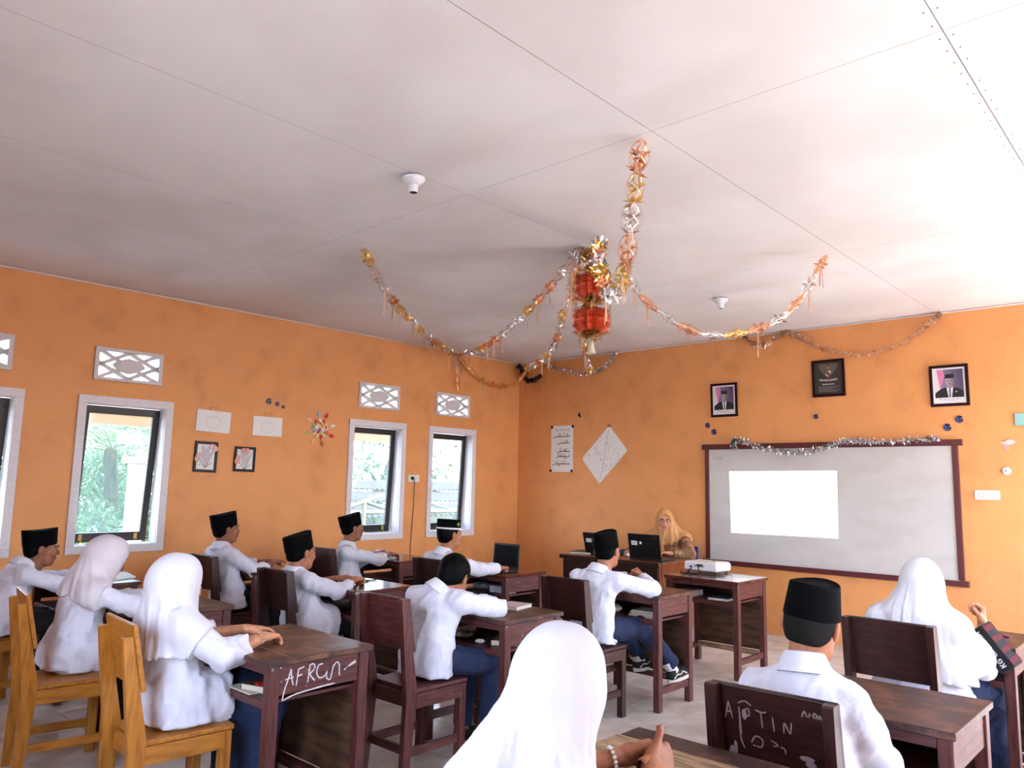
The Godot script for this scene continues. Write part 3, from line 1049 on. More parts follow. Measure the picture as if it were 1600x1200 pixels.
func desk(label: String, at: Vector3, look: String, top: Material, w := 0.67, d := 0.50, pale := false) -> Node3D:
	var o := thing("school_desk", label, "desk", at, 0.0, "school desks of the pupils")
	var h := DESK_H
	var mx: Material = M[look + "0"]
	var my: Material = M[look + "1"]
	var mz: Material = M[look + "2"]
	var g := Geo.new()
	g.box(Vector3(0, h - 0.0125, 0), Vector3(w, 0.025, d), 0.004)
	put("desk_top", g, top, o)
	var lx := w * 0.5 - 0.035
	var lz := d * 0.5 - 0.04
	for sx in [-1, 1]:
		for sz in [-1, 1]:
			g = Geo.new()
			g.box(Vector3(sx * lx, (h - 0.025) * 0.5, sz * lz), Vector3(0.046, h - 0.025, 0.05), 0.004)
			put("leg", g, my, o)
		g = Geo.new()
		g.box(Vector3(sx * (lx + 0.004), h - 0.085, 0), Vector3(0.022, 0.12, lz * 2 - 0.05), 0.003)
		put("side_apron", g, mz, o)
		g = Geo.new()
		g.box(Vector3(sx * lx, 0.13, 0), Vector3(0.026, 0.046, lz * 2 - 0.05), 0.003)
		put("side_stretcher", g, mz, o)
	g = Geo.new()
	g.box(Vector3(0, h - 0.0435, lz + 0.008), Vector3(lx * 2 - 0.046, 0.037, 0.022), 0.003)
	put("front_rail", g, mx, o)
	g = Geo.new()
	g.box(Vector3(0, h - 0.172, 0.0), Vector3(lx * 2 - 0.03, 0.014, lz * 2 + 0.02), 0.002)
	put("shelf", g, mx, o)
	g = Geo.new()
	g.box(Vector3(0, h - 0.180, lz + 0.012), Vector3(lx * 2 - 0.046, 0.034, 0.018), 0.003)
	put("shelf_rail", g, mx, o)
	g = Geo.new()
	g.box(Vector3(0, 0.437, -lz + 0.004), Vector3(lx * 2 - 0.046, 0.545, 0.010), 0.002)
	put("modesty_panel", g, M.ply, o)
	g = Geo.new()
	g.box(Vector3(0, 0.142, -lz + 0.03), Vector3(lx * 2 - 0.04, 0.034, 0.05), 0.003)
	put("foot_rail", g, M.rawwood if pale else mx, o)
	# chipped pale corners and nail scars
	g = Geo.new()
	for k in 7:
		g.ball(Vector3(lx + 0.0155, h - 0.045 - rng.randf() * 0.09, (rng.randf() - 0.5) * d * 0.85), Vector3(0.0006, 0.003 + rng.randf() * 0.003, 0.003 + rng.randf() * 0.004), 6, 4)
	g.ball(Vector3(lx + 0.0232, h - 0.035, lz + 0.012), Vector3(0.0006, 0.008, 0.006), 6, 4)
	put("chip_marks", g, M.chalk_dim, o)
	return o

# built as yellow-varnished or dark chair; its sitter faces -z
func chair(label: String, at: Vector3, turn: float, look: String, back_h: float, proud: bool, hw := 0.176) -> Node3D:
	var o := thing("school_chair", label, "chair", at, turn, "wooden chairs of the pupils")
	var mx: Material = M[look + "0"]
	var my: Material = M[look + "1"]
	var mz: Material = M[look + "2"]
	var pt := back_h - (0.045 if proud else 0.0)
	for s in [-1, 1]:
		var g := Geo.new()
		# outline in the side view: z backwards along x of the polygon
		var p := PackedVector2Array([Vector2(0.195, 0.0), Vector2(0.235, 0.0), Vector2(0.222, 0.42), Vector2(0.272, pt - 0.006), Vector2(0.268, pt), Vector2(0.236, pt), Vector2(0.158, 0.46), Vector2(0.158, 0.36)])
		g.xf = Transform3D(Basis(Vector3.UP, -PI / 2), Vector3(s * (hw - 0.016), 0, 0))
		# turning makes the outline's x run along z
		g.prism(p, -0.016, 0.016)
		put("back_post", g, my, o)
		g = Geo.new()
		g.box(Vector3(s * (hw - 0.022), 0.215, -0.165), Vector3(0.044, 0.43, 0.046), 0.004)
		put("leg", g, my, o)
		g = Geo.new()
		g.box(Vector3(s * (hw - 0.008), 0.395, -0.0), Vector3(0.022, 0.07, 0.32), 0.003)
		put("seat_rail", g, mz, o)
		g = Geo.new()
		g.box(Vector3(s * (hw - 0.02), 0.155, 0.02), Vector3(0.022, 0.042, 0.34), 0.003)
		put("stretcher", g, mz, o)
	var g := Geo.new()
	g.box(Vector3(0, 0.441, -0.015), Vector3(hw * 2 - 0.002, 0.022, 0.365), 0.005)
	put("seat", g, mx, o)
	for z in [-0.165, 0.175]:
		g = Geo.new()
		g.box(Vector3(0, 0.395, z), Vector3(hw * 2 - 0.09, 0.07, 0.022), 0.003)
		put("seat_rail", g, mx, o)
	g = Geo.new()
	g.box(Vector3(0, 0.155, 0.18), Vector3(hw * 2 - 0.066, 0.042, 0.022), 0.003)
	put("stretcher", g, mx, o)
	g = Geo.new()
	var tilt := atan2(0.078, pt - 0.46)
	var bh := 0.265
	g.box(Vector3(0, -bh * 0.5, 0), Vector3(hw * 2 + (0.02 if proud else 0.0), bh, 0.020), 0.004)
	var t := Transform3D(Basis(Vector3.RIGHT, tilt), Vector3(0, back_h, 0.236 - 0.008 + (0.008 if proud else 0.0) - 0.002))
	put("backrest", g, mx, o, t)
	# worn edges: a few pale chips
	g = Geo.new()
	for k in 5:
		g.ball(Vector3(hw + 0.0035, 0.37 + rng.randf() * 0.06, -0.15 + rng.randf() * 0.3), Vector3(0.0006, 0.004, 0.003), 6, 4)
	put("chip_marks", g, M.chalk_dim, o)
	return o

var desks := {}
var chairs := {}

func build_furniture() -> void:
	var G := "maroon"
	desks.d3 = desk("maroon desk with large white letters scrawled on its side, before the near yellow chair", Vector3(3.868, 0, 5.85), G, M.top, 0.69, 0.52)
	desks.d8 = desk("brown topped desk that the bare-headed boy leans on", Vector3(3.868, 0, 4.467), G, M.top_b)
	desks.d9 = desk("maroon desk of the boy in sneakers, with notebooks in its shelf", Vector3(3.915, 0, 3.03), G, M.top, 0.67, 0.48)
	desks.dp = desk("maroon desk that carries the white projector", Vector3(3.895, 0, 1.815), G, M.top_red, 0.67, 0.54, true)
	desks.d7 = desk("dark desk in the front row that carries the single open laptop", Vector3(2.465, 0, 2.96), G, M.top_red)
	desks.d5 = desk("glossy desk reflecting the window, before the middle boy of the second row", Vector3(2.47, 0, 4.42), G, M.top_red)
	desks.d6 = desk("desk beneath the second window, next to the boy with his chest turned to us", Vector3(1.12, 0, 2.95), G, M.top_red)
	desks.d2 = desk("brown topped desk with a pile of books, behind the near yellow chair's girl", Vector3(2.47, 0, 5.76), "maroon", M.top)
	desks.d4 = desk("desk by the orange wall before the boy under the tulip pictures", Vector3(1.12, 0, 4.40), G, M.top_red)
	desks.d1 = desk("desk below the palm window with an open book on it", Vector3(1.12, 0, 5.75), G, M.top)
	desks.d12 = desk("scratched brown desk at lower right, in front of the big-capped boy", Vector3(6.08, 0, 4.82), G, M.top_b, 0.67, 0.52)
	desks.d13 = desk("desk at the right photo edge with a red and black book leaning on it", Vector3(5.955, 0, 3.165), G, M.top)
	desks.d11 = desk("desk with a pale board on its top, under the clasped hands", Vector3(6.035, 0, 5.97), G, M.top_b)
	# the pale board let into the nearest desk top
	var g := Geo.new()
	g.box(Vector3(-0.01, DESK_H + 0.0015, 0.055), Vector3(0.645, 0.003, 0.385), 0.001)
	put("top_board", g, M.rawwood, desks.d11)
	# scrawled letters on the side of d3, in its side plane facing +x
	var af := [[[0.0, 0.0], [0.012, 0.03], [0.022, 0.068]], [[0.022, 0.068], [0.028, 0.03], [0.036, 0.002]], [[-0.004, 0.028], [0.02, 0.032], [0.036, 0.034]],
		[[0.05, -0.004], [0.054, 0.03], [0.058, 0.062]], [[0.056, 0.062], [0.07, 0.064], [0.084, 0.068]], [[0.056, 0.034], [0.066, 0.036], [0.076, 0.038]],
		[[0.104, 0.0], [0.108, 0.034], [0.112, 0.07]], [[0.11, 0.07], [0.130, 0.072], [0.134, 0.052], [0.112, 0.034]], [[0.112, 0.034], [0.124, 0.018], [0.138, 0.004]],
		[[0.176, 0.066], [0.154, 0.062], [0.146, 0.036], [0.158, 0.012], [0.176, 0.01]], [[0.176, 0.01], [0.192, 0.02], [0.2, 0.05]], [[0.2, 0.05], [0.196, 0.01], [0.206, -0.004], [0.216, -0.002]],
		[[0.216, -0.006], [0.224, 0.03], [0.23, 0.055]], [[0.228, 0.045], [0.244, 0.062], [0.258, 0.052], [0.26, 0.02], [0.262, 0.004]],
		[[0.284, 0.026], [0.31, 0.036], [0.345, 0.048]], [[0.286, 0.022], [0.312, 0.04], [0.344, 0.054]], [[-0.012, -0.052], [-0.008, -0.03], [0.0, 0.0]], [[-0.012, -0.052], [0.05, -0.036], [0.15, -0.028], [0.24, -0.024]], [[-0.028, 0.082], [-0.022, 0.076]]]
	var side := Transform3D(Basis(Vector3.UP, PI / 2), Vector3(0.345 - 0.035 + 0.0158, 0.636, 0.165) )
	stroke_parts("letter_stroke", af, side, 0.0055, M.chalk, desks.d3)
	g = Geo.new()
	g.bar(Vector3(-0.33, DESK_H + 0.0004, 0.12), Vector3(0.33, DESK_H + 0.0004, 0.145), 0.004, 0.001, Vector3.UP, 0.0003)
	put("scratch", g, M.chalk_dim, desks.d3)
	# teacher's desk
	var t := thing("teacher_desk", "long dark teacher's desk with two laptops, before the front wall", "desk", Vector3(2.43, 0, 0.97))
	g = Geo.new()
	g.box(Vector3(0, 0.737, 0), Vector3(1.22, 0.026, 0.70), 0.004)
	put("desk_top", g, M.tdesk_side, t)
	g = Geo.new()
	g.box(Vector3(0, 0.40, 0.318), Vector3(1.16, 0.65, 0.022), 0.003)
	put("front_panel", g, M.tdesk, t)
	for s in [-1, 1]:
		g = Geo.new()
		g.box(Vector3(s * 0.578, 0.365, 0.0), Vector3(0.026, 0.72, 0.62), 0.003)
		put("side_panel", g, M.tdesk_side, t)
	g = Geo.new()
	g.box(Vector3(0, 0.728, 0.353), Vector3(1.22, 0.04, 0.012), 0.003)
	put("edge_strip", g, M.tdesk, t)
	g = Geo.new()
	g.box(Vector3(0.36, 0.62, -0.02), Vector3(0.38, 0.14, 0.5), 0.003)
	put("drawer", g, M.tdesk, t)
	# chairs
	var D := "dark"
	chairs.c9 = chair("dark chair of the boy in sneakers, its back showing two faint ring scratches", Vector3(3.95, 0, 3.655), 0.0, D, 0.89, false)
	chairs.c8 = chair("reddish brown chair standing clear of the bare-headed boy in the middle", Vector3(3.865, 0, 5.02), 0.0, "maroon", 0.895, false)
	chairs.c12 = chair("dark chair with scratched white letters on its back, at lower right", Vector3(6.06, 0, 5.37), 0.04, D, 0.90, false, 0.187)
	chairs.c13 = chair("dark chair below the whiteboard's right end, behind the girl raising her hand", Vector3(5.92, 0, 3.80), -0.02, D, 0.90, false, 0.195)
	chairs.c3 = chair("yellow varnished chair nearest the camera, under the girl with bare forearms", Vector3(3.74, 0, 6.265), -0.08, "yellow", 0.90, true)
	chairs.c2 = chair("yellow varnished chair at the left, second from the camera", Vector3(2.58, 0, 6.30), -0.14, "yellow", 0.89, true)
	chairs.c4 = chair("dark chair of the boy under the tulip pictures", Vector3(1.27, 0, 4.75), 0.08, D, 0.89, false)
	chairs.c5 = chair("dark chair in front of the boy who sits between two desks, second row", Vector3(2.49, 0, 4.84), 0.03, D, 0.895, false)
	chairs.c6 = chair("dark chair with a white smudge on its back, below the second window", Vector3(1.2, 0, 3.66), 0.1, D, 0.89, false)
	chairs.c7 = chair("dark chair behind the bare-headed boy's head, under the boy at the laptop", Vector3(2.52, 0, 3.53), 0.0, D, 0.89, false)
	chairs.c1 = chair("brown chair at the left photo edge, under the boy by the palm window", Vector3(1.15, 0, 6.33), 0.0, "yellow", 0.80, false)
	chairs.c11 = chair("dark chair hidden below the nearest girl in the white headscarf", Vector3(5.98, 0, 6.62), 0.0, D, 0.86, false)
	# scratches on chair backs (in the plane of the backrest's rear face)
	var tilt := atan2(0.078, 0.90 - 0.46)
	var art := [[[-0.145, 0.10], [-0.132, 0.15]], [[-0.132, 0.15], [-0.122, 0.10]], [[-0.142, 0.118], [-0.126, 0.12]], [[-0.098, 0.06], [-0.10, 0.14]], [[-0.102, 0.15], [-0.08, 0.16], [-0.062, 0.15]], [[-0.085, 0.13], [-0.072, 0.14], [-0.07, 0.12], [-0.082, 0.115]],
		[[-0.10, 0.12], [-0.102, 0.05], [-0.092, 0.02]], [[-0.05, 0.14], [-0.03, 0.136], [-0.018, 0.14]], [[-0.034, 0.136], [-0.032, 0.09]], [[0.0, 0.13], [0.002, 0.088]], [[0.03, 0.09], [0.034, 0.12], [0.048, 0.092], [0.054, 0.124]],
		[[-0.07, 0.04], [-0.056, 0.062], [-0.036, 0.056], [-0.04, 0.034], [-0.066, 0.034]], [[-0.01, 0.06], [0.01, 0.05], [-0.004, 0.044]], [[0.016, 0.046], [0.028, 0.044], [0.03, 0.03]],
		[[0.085, 0.148], [0.094, 0.166], [0.10, 0.15]], [[0.105, 0.15], [0.108, 0.164]], [[0.105, 0.157], [0.113, 0.158]], [[0.118, 0.15], [0.12, 0.165], [0.128, 0.16], [0.124, 0.15]], [[0.132, 0.15], [0.135, 0.162], [0.142, 0.15], [0.146, 0.163]], [[0.15, 0.15], [0.154, 0.162], [0.162, 0.15], [0.166, 0.162], [0.172, 0.152]]]
	var rear := Transform3D(Basis(Vector3.RIGHT, tilt), Vector3(0, 0.90, 0.226)) * Transform3D(Basis(), Vector3(0, -0.20, 0.0106))
	stroke_parts("letter_stroke", art, rear, 0.0042, M.chalk_dim, chairs.c12)
	for b in [[-0.13, -0.01, 0.014, 0.03], [-0.085, 0.12, 0.008, 0.016], [0.09, 0.03, 0.022, 0.008], [0.10, 0.015, 0.016, 0.01], [-0.12, 0.015, 0.006, 0.02]]:
		g = Geo.new()
		g.ball(Vector3(b[0], b[1], 0), Vector3(b[2], b[3], 0.0006), 10, 6)
		put("paint_smudge", g, M.chalk_dim, chairs.c12, rear)
	for k in ["c6"]:
		for b in [[0.03, 0.09, 0.03, 0.01], [0.05, 0.10, 0.012, 0.012], [0.02, 0.08, 0.012, 0.006], [-0.03, 0.12, 0.012, 0.003]]:
			g = Geo.new()
			g.ball(Vector3(b[0], b[1], 0), Vector3(b[2], b[3], 0.0006), 10, 6)
			put("paint_smudge", g, M.chalk, chairs[k], rear * Transform3D(Basis(), Vector3(0, -0.02, 0.0)))
	var rings := []
	for c in [[-0.10, 0.15], [0.12, 0.13]]:
		var l := []
		for a in 9:
			l.append([c[0] + 0.02 * cos(a * 0.75), c[1] + 0.013 * sin(a * 0.75)])
		rings.append(l)
	put("ring_scratches", strokes(rings, rear * Transform3D(Basis(), Vector3(0, -0.01, 0.0)), 0.003), M.chalk_dim, chairs.c9)
	# teacher's plastic chair
	var pc := thing("plastic_chair", "blue plastic chair behind the teacher", "chair", Vector3(2.66, 0, 0.36), PI + 0.2)
	g = Geo.new()
	g.box(Vector3(0, 0.43, 0), Vector3(0.42, 0.025, 0.42), 0.01)
	put("seat", g, M.blue_plastic, pc)
	g = Geo.new()
	for i in 9:
		var a := lerpf(-0.75, 0.75, i / 8.0)
		var b := lerpf(-0.75, 0.75, (i + 1) / 8.0)
		if i < 8:
			g.bar(Vector3(sin(a) * 0.28, 0.64, 0.02 + cos(a) * 0.20), Vector3(sin(b) * 0.28, 0.64, 0.02 + cos(b) * 0.20), 0.014, 0.40, Vector3.UP, 0.004)
	put("backrest", g, M.blue_plastic, pc)
	for sx in [-1, 1]:
		for sz in [-1, 1]:
			g = Geo.new()
			g.tube([Vector3(sx * 0.19, 0.42, sz * 0.18), Vector3(sx * 0.22, 0.0, sz * 0.21)], [0.022, 0.016], 8)
			put("leg", g, M.blue_plastic, pc)

# ------------------------------------------------------------------ bodies and cloth
# a distance field on a grid, meshed as surface nets
class Field:
	var lo: Vector3
	var h: float
	var nx: int
	var ny: int
	var nz: int
	var f := PackedFloat32Array()

	func _init(a: Vector3, b: Vector3, cell: float) -> void:
		lo = a
		h = cell
		nx = int((b.x - a.x) / cell) + 2
		ny = int((b.y - a.y) / cell) + 2
		nz = int((b.z - a.z) / cell) + 2
		f.resize(nx * ny * nz)
		f.fill(1e3)

	# a tapered bone from a to b. lat/sa/sb: how much wider it is along «lat» at each end.
	# flat: 1 cuts it off square at a, 2 at b. k: how softly it joins. cut: carve it away instead.
	func bone(a: Vector3, b: Vector3, ra: float, rb: float, k := 0.02, lat := Vector3.ZERO, sa := 1.0, sb := 1.0, flat := 0, cut := false) -> void:
		var ab := b - a
		var l := maxf(ab.length(), 1e-5)
		var ax := ab / l
		var m := maxf(ra, rb) * maxf(1.0, maxf(sa, sb)) + k + h * 3.0
		var p0 := (a.min(b) - Vector3.ONE * m - lo) / h
		var p1 := (a.max(b) + Vector3.ONE * m - lo) / h
		var x0 := maxi(0, int(p0.x))
		var x1 := mini(nx - 1, int(p1.x) + 1)
		var y0 := maxi(0, int(p0.y))
		var y1 := mini(ny - 1, int(p1.y) + 1)
		var z0 := maxi(0, int(p0.z))
		var z1 := mini(nz - 1, int(p1.z) + 1)
		var wide := lat != Vector3.ZERO
		if wide:
			lat = (lat - ax * lat.dot(ax)).normalized()
		for z in range(z0, z1 + 1):
			for y in range(y0, y1 + 1):
				var i := (z * ny + y) * nx + x0
				for x in range(x0, x1 + 1):
					var q := Vector3(lo.x + x * h, lo.y + y * h, lo.z + z * h) - a
					var t := q.dot(ax)
					var tc := clampf(t, 0.0, l)
					var u := tc / l
					var r := ra + (rb - ra) * u
					var d: float
					if flat:
						var e := q - ax * t
						if wide:
							var w := e.dot(lat)
							e -= lat * w * (1.0 - 1.0 / (sa + (sb - sa) * u))
						d = e.length() - r
						if (flat & 2) and t > 0.0:
							d = maxf(d, t - l)
						if (flat & 1) and t < l:
							d = maxf(d, -t)
						if not (flat & 2) and t > l:
							d = sqrt(e.length_squared() + (t - l) * (t - l)) - r
						if not (flat & 1) and t < 0.0:
							d = sqrt(e.length_squared() + t * t) - r
					else:
						q -= ax * tc
						if wide:
							var w := q.dot(lat)
							q -= lat * w * (1.0 - 1.0 / (sa + (sb - sa) * u))
						d = q.length() - r
					var o := f[i]
					if cut:
						d = -d
						var c := maxf(k - absf(d - o), 0.0)
						f[i] = maxf(d, o) + c * c * 0.25 / k
					elif o > 900.0:
						f[i] = d
					else:
						var c := maxf(k - absf(d - o), 0.0)
						f[i] = minf(d, o) - c * c * 0.25 / k
					i += 1

	func ell(at: Vector3, r: Vector3, k := 0.015, basis := Basis(), cut := false) -> void:
		var inv := basis.transposed()
		var m := maxf(r.x, maxf(r.y, r.z)) + k + h * 3.0
		var p0 := (at - Vector3.ONE * m - lo) / h
		var p1 := (at + Vector3.ONE * m - lo) / h
		for z in range(maxi(0, int(p0.z)), mini(nz - 1, int(p1.z) + 1) + 1):
			for y in range(maxi(0, int(p0.y)), mini(ny - 1, int(p1.y) + 1) + 1):
				var x0 := maxi(0, int(p0.x))
				var i := (z * ny + y) * nx + x0
				for x in range(x0, mini(nx - 1, int(p1.x) + 1) + 1):
					var q := inv * (Vector3(lo.x + x * h, lo.y + y * h, lo.z + z * h) - at)
					var e := q / r
					var k0 := e.length()
					var k1 := (e / r).length()
					var d := k0 * (k0 - 1.0) / maxf(k1, 1e-4)
					var o := f[i]
					if cut:
						d = -d
						if o < 900.0:
							var c := maxf(k - absf(d - o), 0.0)
							f[i] = maxf(d, o) + c * c * 0.25 / k
					elif o > 900.0:
						f[i] = d
					else:
						var c := maxf(k - absf(d - o), 0.0)
						f[i] = minf(d, o) - c * c * 0.25 / k
					i += 1

	# keeps only what lies behind the plane (on the side the normal points away from)
	func plane(at: Vector3, nn: Vector3, k := 0.01) -> void:
		nn = nn.normalized()
		var i := 0
		for z in nz:
			for y in ny:
				for x in nx:
					var o := f[i]
					if o < 0.2:
						var d := (Vector3(lo.x + x * h, lo.y + y * h, lo.z + z * h) - at).dot(nn)
						var c := maxf(k - absf(d - o), 0.0)
						f[i] = maxf(d, o) + c * c * 0.25 / k
					i += 1

	# moves the surface by what «by» returns for a point near it
	func swell(by: Callable, near := 0.03) -> void:
		var i := 0
		for z in nz:
			for y in ny:
				for x in nx:
					if absf(f[i]) < near:
						f[i] -= by.call(Vector3(lo.x + x * h, lo.y + y * h, lo.z + z * h))
					i += 1

	func mesh_into(g: Geo, t := Transform3D()) -> void:
		var old := g.xf
		g.xf = g.xf * t
		var id := PackedInt32Array()
		id.resize(f.size())
		id.fill(-1)
		var sy := nx
		var sz := nx * ny
		var lim := h * 3.5
		var cells := PackedInt32Array()
		for z in nz - 1:
			for y in ny - 1:
				var i := z * sz + y * sy - 1
				for x in nx - 1:
					i += 1
					var a0 := f[i]
					if absf(a0) > lim:
						continue
					var a1 := f[i + 1]
					var a2 := f[i + sy]
					var a3 := f[i + sy + 1]
					var a4 := f[i + sz]
					var a5 := f[i + sz + 1]
					var a6 := f[i + sz + sy]
					var a7 := f[i + sz + sy + 1]
					var lo_ := minf(minf(minf(a0, a1), minf(a2, a3)), minf(minf(a4, a5), minf(a6, a7)))
					var hi_ := maxf(maxf(maxf(a0, a1), maxf(a2, a3)), maxf(maxf(a4, a5), maxf(a6, a7)))
					if lo_ >= 0.0 or hi_ < 0.0:
						continue
					var s := Vector3.ZERO
					var n := 0
					if (a0 < 0.0) != (a1 < 0.0): s += Vector3(a0 / (a0 - a1), 0, 0); n += 1
					if (a2 < 0.0) != (a3 < 0.0): s += Vector3(a2 / (a2 - a3), 1, 0); n += 1
					if (a4 < 0.0) != (a5 < 0.0): s += Vector3(a4 / (a4 - a5), 0, 1); n += 1
					if (a6 < 0.0) != (a7 < 0.0): s += Vector3(a6 / (a6 - a7), 1, 1); n += 1
					if (a0 < 0.0) != (a2 < 0.0): s += Vector3(0, a0 / (a0 - a2), 0); n += 1
					if (a1 < 0.0) != (a3 < 0.0): s += Vector3(1, a1 / (a1 - a3), 0); n += 1
					if (a4 < 0.0) != (a6 < 0.0): s += Vector3(0, a4 / (a4 - a6), 1); n += 1
					if (a5 < 0.0) != (a7 < 0.0): s += Vector3(1, a5 / (a5 - a7), 1); n += 1
					if (a0 < 0.0) != (a4 < 0.0): s += Vector3(0, 0, a0 / (a0 - a4)); n += 1
					if (a1 < 0.0) != (a5 < 0.0): s += Vector3(1, 0, a1 / (a1 - a5)); n += 1
					if (a2 < 0.0) != (a6 < 0.0): s += Vector3(0, 1, a2 / (a2 - a6)); n += 1
					if (a3 < 0.0) != (a7 < 0.0): s += Vector3(1, 1, a3 / (a3 - a7)); n += 1
					s /= n
					var gr := Vector3((a1 - a0) + (a3 - a2) + (a5 - a4) + (a7 - a6), (a2 - a0) + (a3 - a1) + (a6 - a4) + (a7 - a5), (a4 - a0) + (a5 - a1) + (a6 - a2) + (a7 - a3))
					var p := lo + (Vector3(x, y, z) + s) * h
					id[i] = g.vert(p, gr if gr.length_squared() > 1e-12 else Vector3.UP, Vector2(p.x, p.y))
					cells.append(i)
		for i in cells:
			var a := f[i] < 0.0
			var me := id[i]
			# the edges from this cell's first corner along x, y and z
			for e in 3:
				var st: int = [1, sy, sz][e]
				if a == (f[i + st] < 0.0):
					continue
				var u: int = [sy, sz, 1][e]
				var w: int = [sz, 1, sy][e]
				if i - u - w < 0:
					continue
				var b := id[i - u]
				var c := id[i - u - w]
				var d := id[i - w]
				if b < 0 or c < 0 or d < 0:
					continue
				if a:
					g.ix.append_array([me, c, b, me, d, c])
				else:
					g.ix.append_array([me, b, c, me, c, d])
		g.xf = old

# geometry remembered so that it can be set down again: heads, hair, hands
var kept := {}

func append_geo(g: Geo, src: Geo, t: Transform3D, mirror := false) -> void:
	var at := g.v.size()
	var nb := t.basis.inverse().transposed()
	for i in src.v.size():
		g.v.append(t * src.v[i])
		g.n.append((nb * src.n[i]).normalized())
	g.uv.append_array(src.uv)
	g.c.append_array(src.c)
	for i in range(0, src.ix.size(), 3):
		if mirror:
			g.ix.append_array([at + src.ix[i], at + src.ix[i + 2], at + src.ix[i + 1]])
		else:
			g.ix.append_array([at + src.ix[i], at + src.ix[i + 1], at + src.ix[i + 2]])

# head: middle between the ears at the origin, face towards -z, 0.21 from chin to crown
func head_geo(kind: String) -> Geo:
	if kept.has("head" + kind):
		return kept["head" + kind]
	var f := Field.new(Vector3(-0.11, -0.17, -0.135), Vector3(0.11, 0.135, 0.125), 0.0046)
	var fem := kind == "woman"
	f.ell(Vector3(0, 0.028, 0.014), Vector3(0.074, 0.082, 0.092))
	f.ell(Vector3(0, -0.03, -0.028), Vector3(0.060 + (0.006 if fem else 0.0), 0.074, 0.060), 0.03)
	f.bone(Vector3(-0.03, -0.078, -0.04), Vector3(0.03, -0.078, -0.04), 0.028, 0.028, 0.03)
	f.ell(Vector3(0, -0.088, -0.066), Vector3(0.022, 0.018, 0.018), 0.02)
	for s in [-1.0, 1.0]:
		f.ell(Vector3(s * 0.036, -0.022, -0.066), Vector3(0.027 + (0.005 if fem else 0.0), 0.026, 0.022), 0.02)
		f.bone(Vector3(s * 0.012, 0.024, -0.084), Vector3(s * 0.045, 0.026, -0.07), 0.010, 0.010, 0.02)
		f.ell(Vector3(s * 0.031, 0.006, -0.097), Vector3(0.017, 0.011, 0.014), 0.014, Basis(), true)
		f.ell(Vector3(s * 0.031, 0.006, -0.079), Vector3(0.0135, 0.0115, 0.0115), 0.005)
		# ears: a tilted shell with a hollow
		var eb := Basis(Vector3.UP, s * 0.45) * Basis(Vector3.RIGHT, -0.2)
		f.ell(Vector3(s * 0.078, -0.002, 0.012), Vector3(0.010, 0.032, 0.019), 0.008, eb)
		f.ell(Vector3(s * 0.089, 0.002, 0.007), Vector3(0.006, 0.018, 0.010), 0.005, eb, true)
	f.bone(Vector3(0, 0.014, -0.087), Vector3(0, -0.022, -0.103), 0.007, 0.0105, 0.014)
	for s in [-1.0, 1.0]:
		f.ell(Vector3(s * 0.0115, -0.027, -0.096), Vector3(0.0085, 0.007, 0.010), 0.008)
	f.ell(Vector3(0, -0.052, -0.086), Vector3(0.024, 0.0065, 0.0095), 0.007)
	f.ell(Vector3(0, -0.063, -0.084), Vector3(0.019, 0.007, 0.009), 0.007)
	f.bone(Vector3(0, -0.05, 0.022), Vector3(0, -0.165, 0.03), 0.050, 0.049, 0.03)
	var g := Geo.new()
	f.mesh_into(g)
	kept["head" + kind] = g
	return g

func hair_geo(kind: String) -> Geo:
	if kept.has("hair" + kind):
		return kept["hair" + kind]
	var f := Field.new(Vector3(-0.11, -0.13, -0.13), Vector3(0.11, 0.15, 0.14), 0.005)
	var full := kind == "full"
	var e := 0.012 if full else 0.004
	f.ell(Vector3(0, 0.03, 0.016), Vector3(0.075 + e, 0.083 + e * 1.3, 0.093 + e))
	f.ell(Vector3(0, -0.025, 0.035), Vector3(0.064 + e * 0.5, 0.06, 0.058 + e * 0.5), 0.03)
	# hairline: forehead over the ears down to the nape
	f.plane(Vector3(0, 0.068, -0.075), Vector3(0, -0.72, -0.70), 0.008)
	for s in [-1.0, 1.0]:
		f.ell(Vector3(s * 0.088, -0.01, 0.012), Vector3(0.022, 0.034, 0.024), 0.008, Basis(), true)
	f.plane(Vector3(0, -0.058 if not full else -0.085, 0.08), Vector3(0, -1, 0.1), 0.01)
	if full:
		var nz := FastNoiseLite.new()
		nz.seed = 4
		nz.frequency = 26.0
		f.swell(func(p): return 0.004 * nz.get_noise_3d(p.x, p.y * 0.35, p.z))
	var g := Geo.new()
	f.mesh_into(g)
	kept["hair" + kind] = g
	return g

# the stiff black oval cap: leaning sides, a flat top sunk a little inside its rim
func cap_geo() -> Geo:
	if kept.has("cap"):
		return kept.cap
	var g := Geo.new()
	g.lathe([Vector2(0.078, 0.0), Vector2(0.0825, -0.002), Vector2(0.0842, 0.003), Vector2(0.0845, 0.03), Vector2(0.0845, 0.06), Vector2(0.0845, 0.102), Vector2(0.0838, 0.107), Vector2(0.082, 0.108), Vector2(0.080, 0.105), Vector2(0.07, 0.099), Vector2(0.04, 0.0985), Vector2(0.0, 0.099)], 40, Vector2(1.0, 1.2))
	# seen from behind it narrows upwards, from the side it flares
	var seat := Transform3D(Basis(Vector3.RIGHT, 0.12), Vector3(0, 0.024, 0.012))
	for i in g.v.size():
		var p := g.v[i]
		var u := clampf(p.y / 0.107, 0.0, 1.0)
		p = Vector3(p.x * lerpf(1.0, 0.84, u), p.y + p.x * p.x * -1.2 * u, p.z * lerpf(1.0, 1.05, u))
		g.v[i] = seat * p
		g.n[i] = seat.basis * g.n[i]
	kept.cap = g
	return g

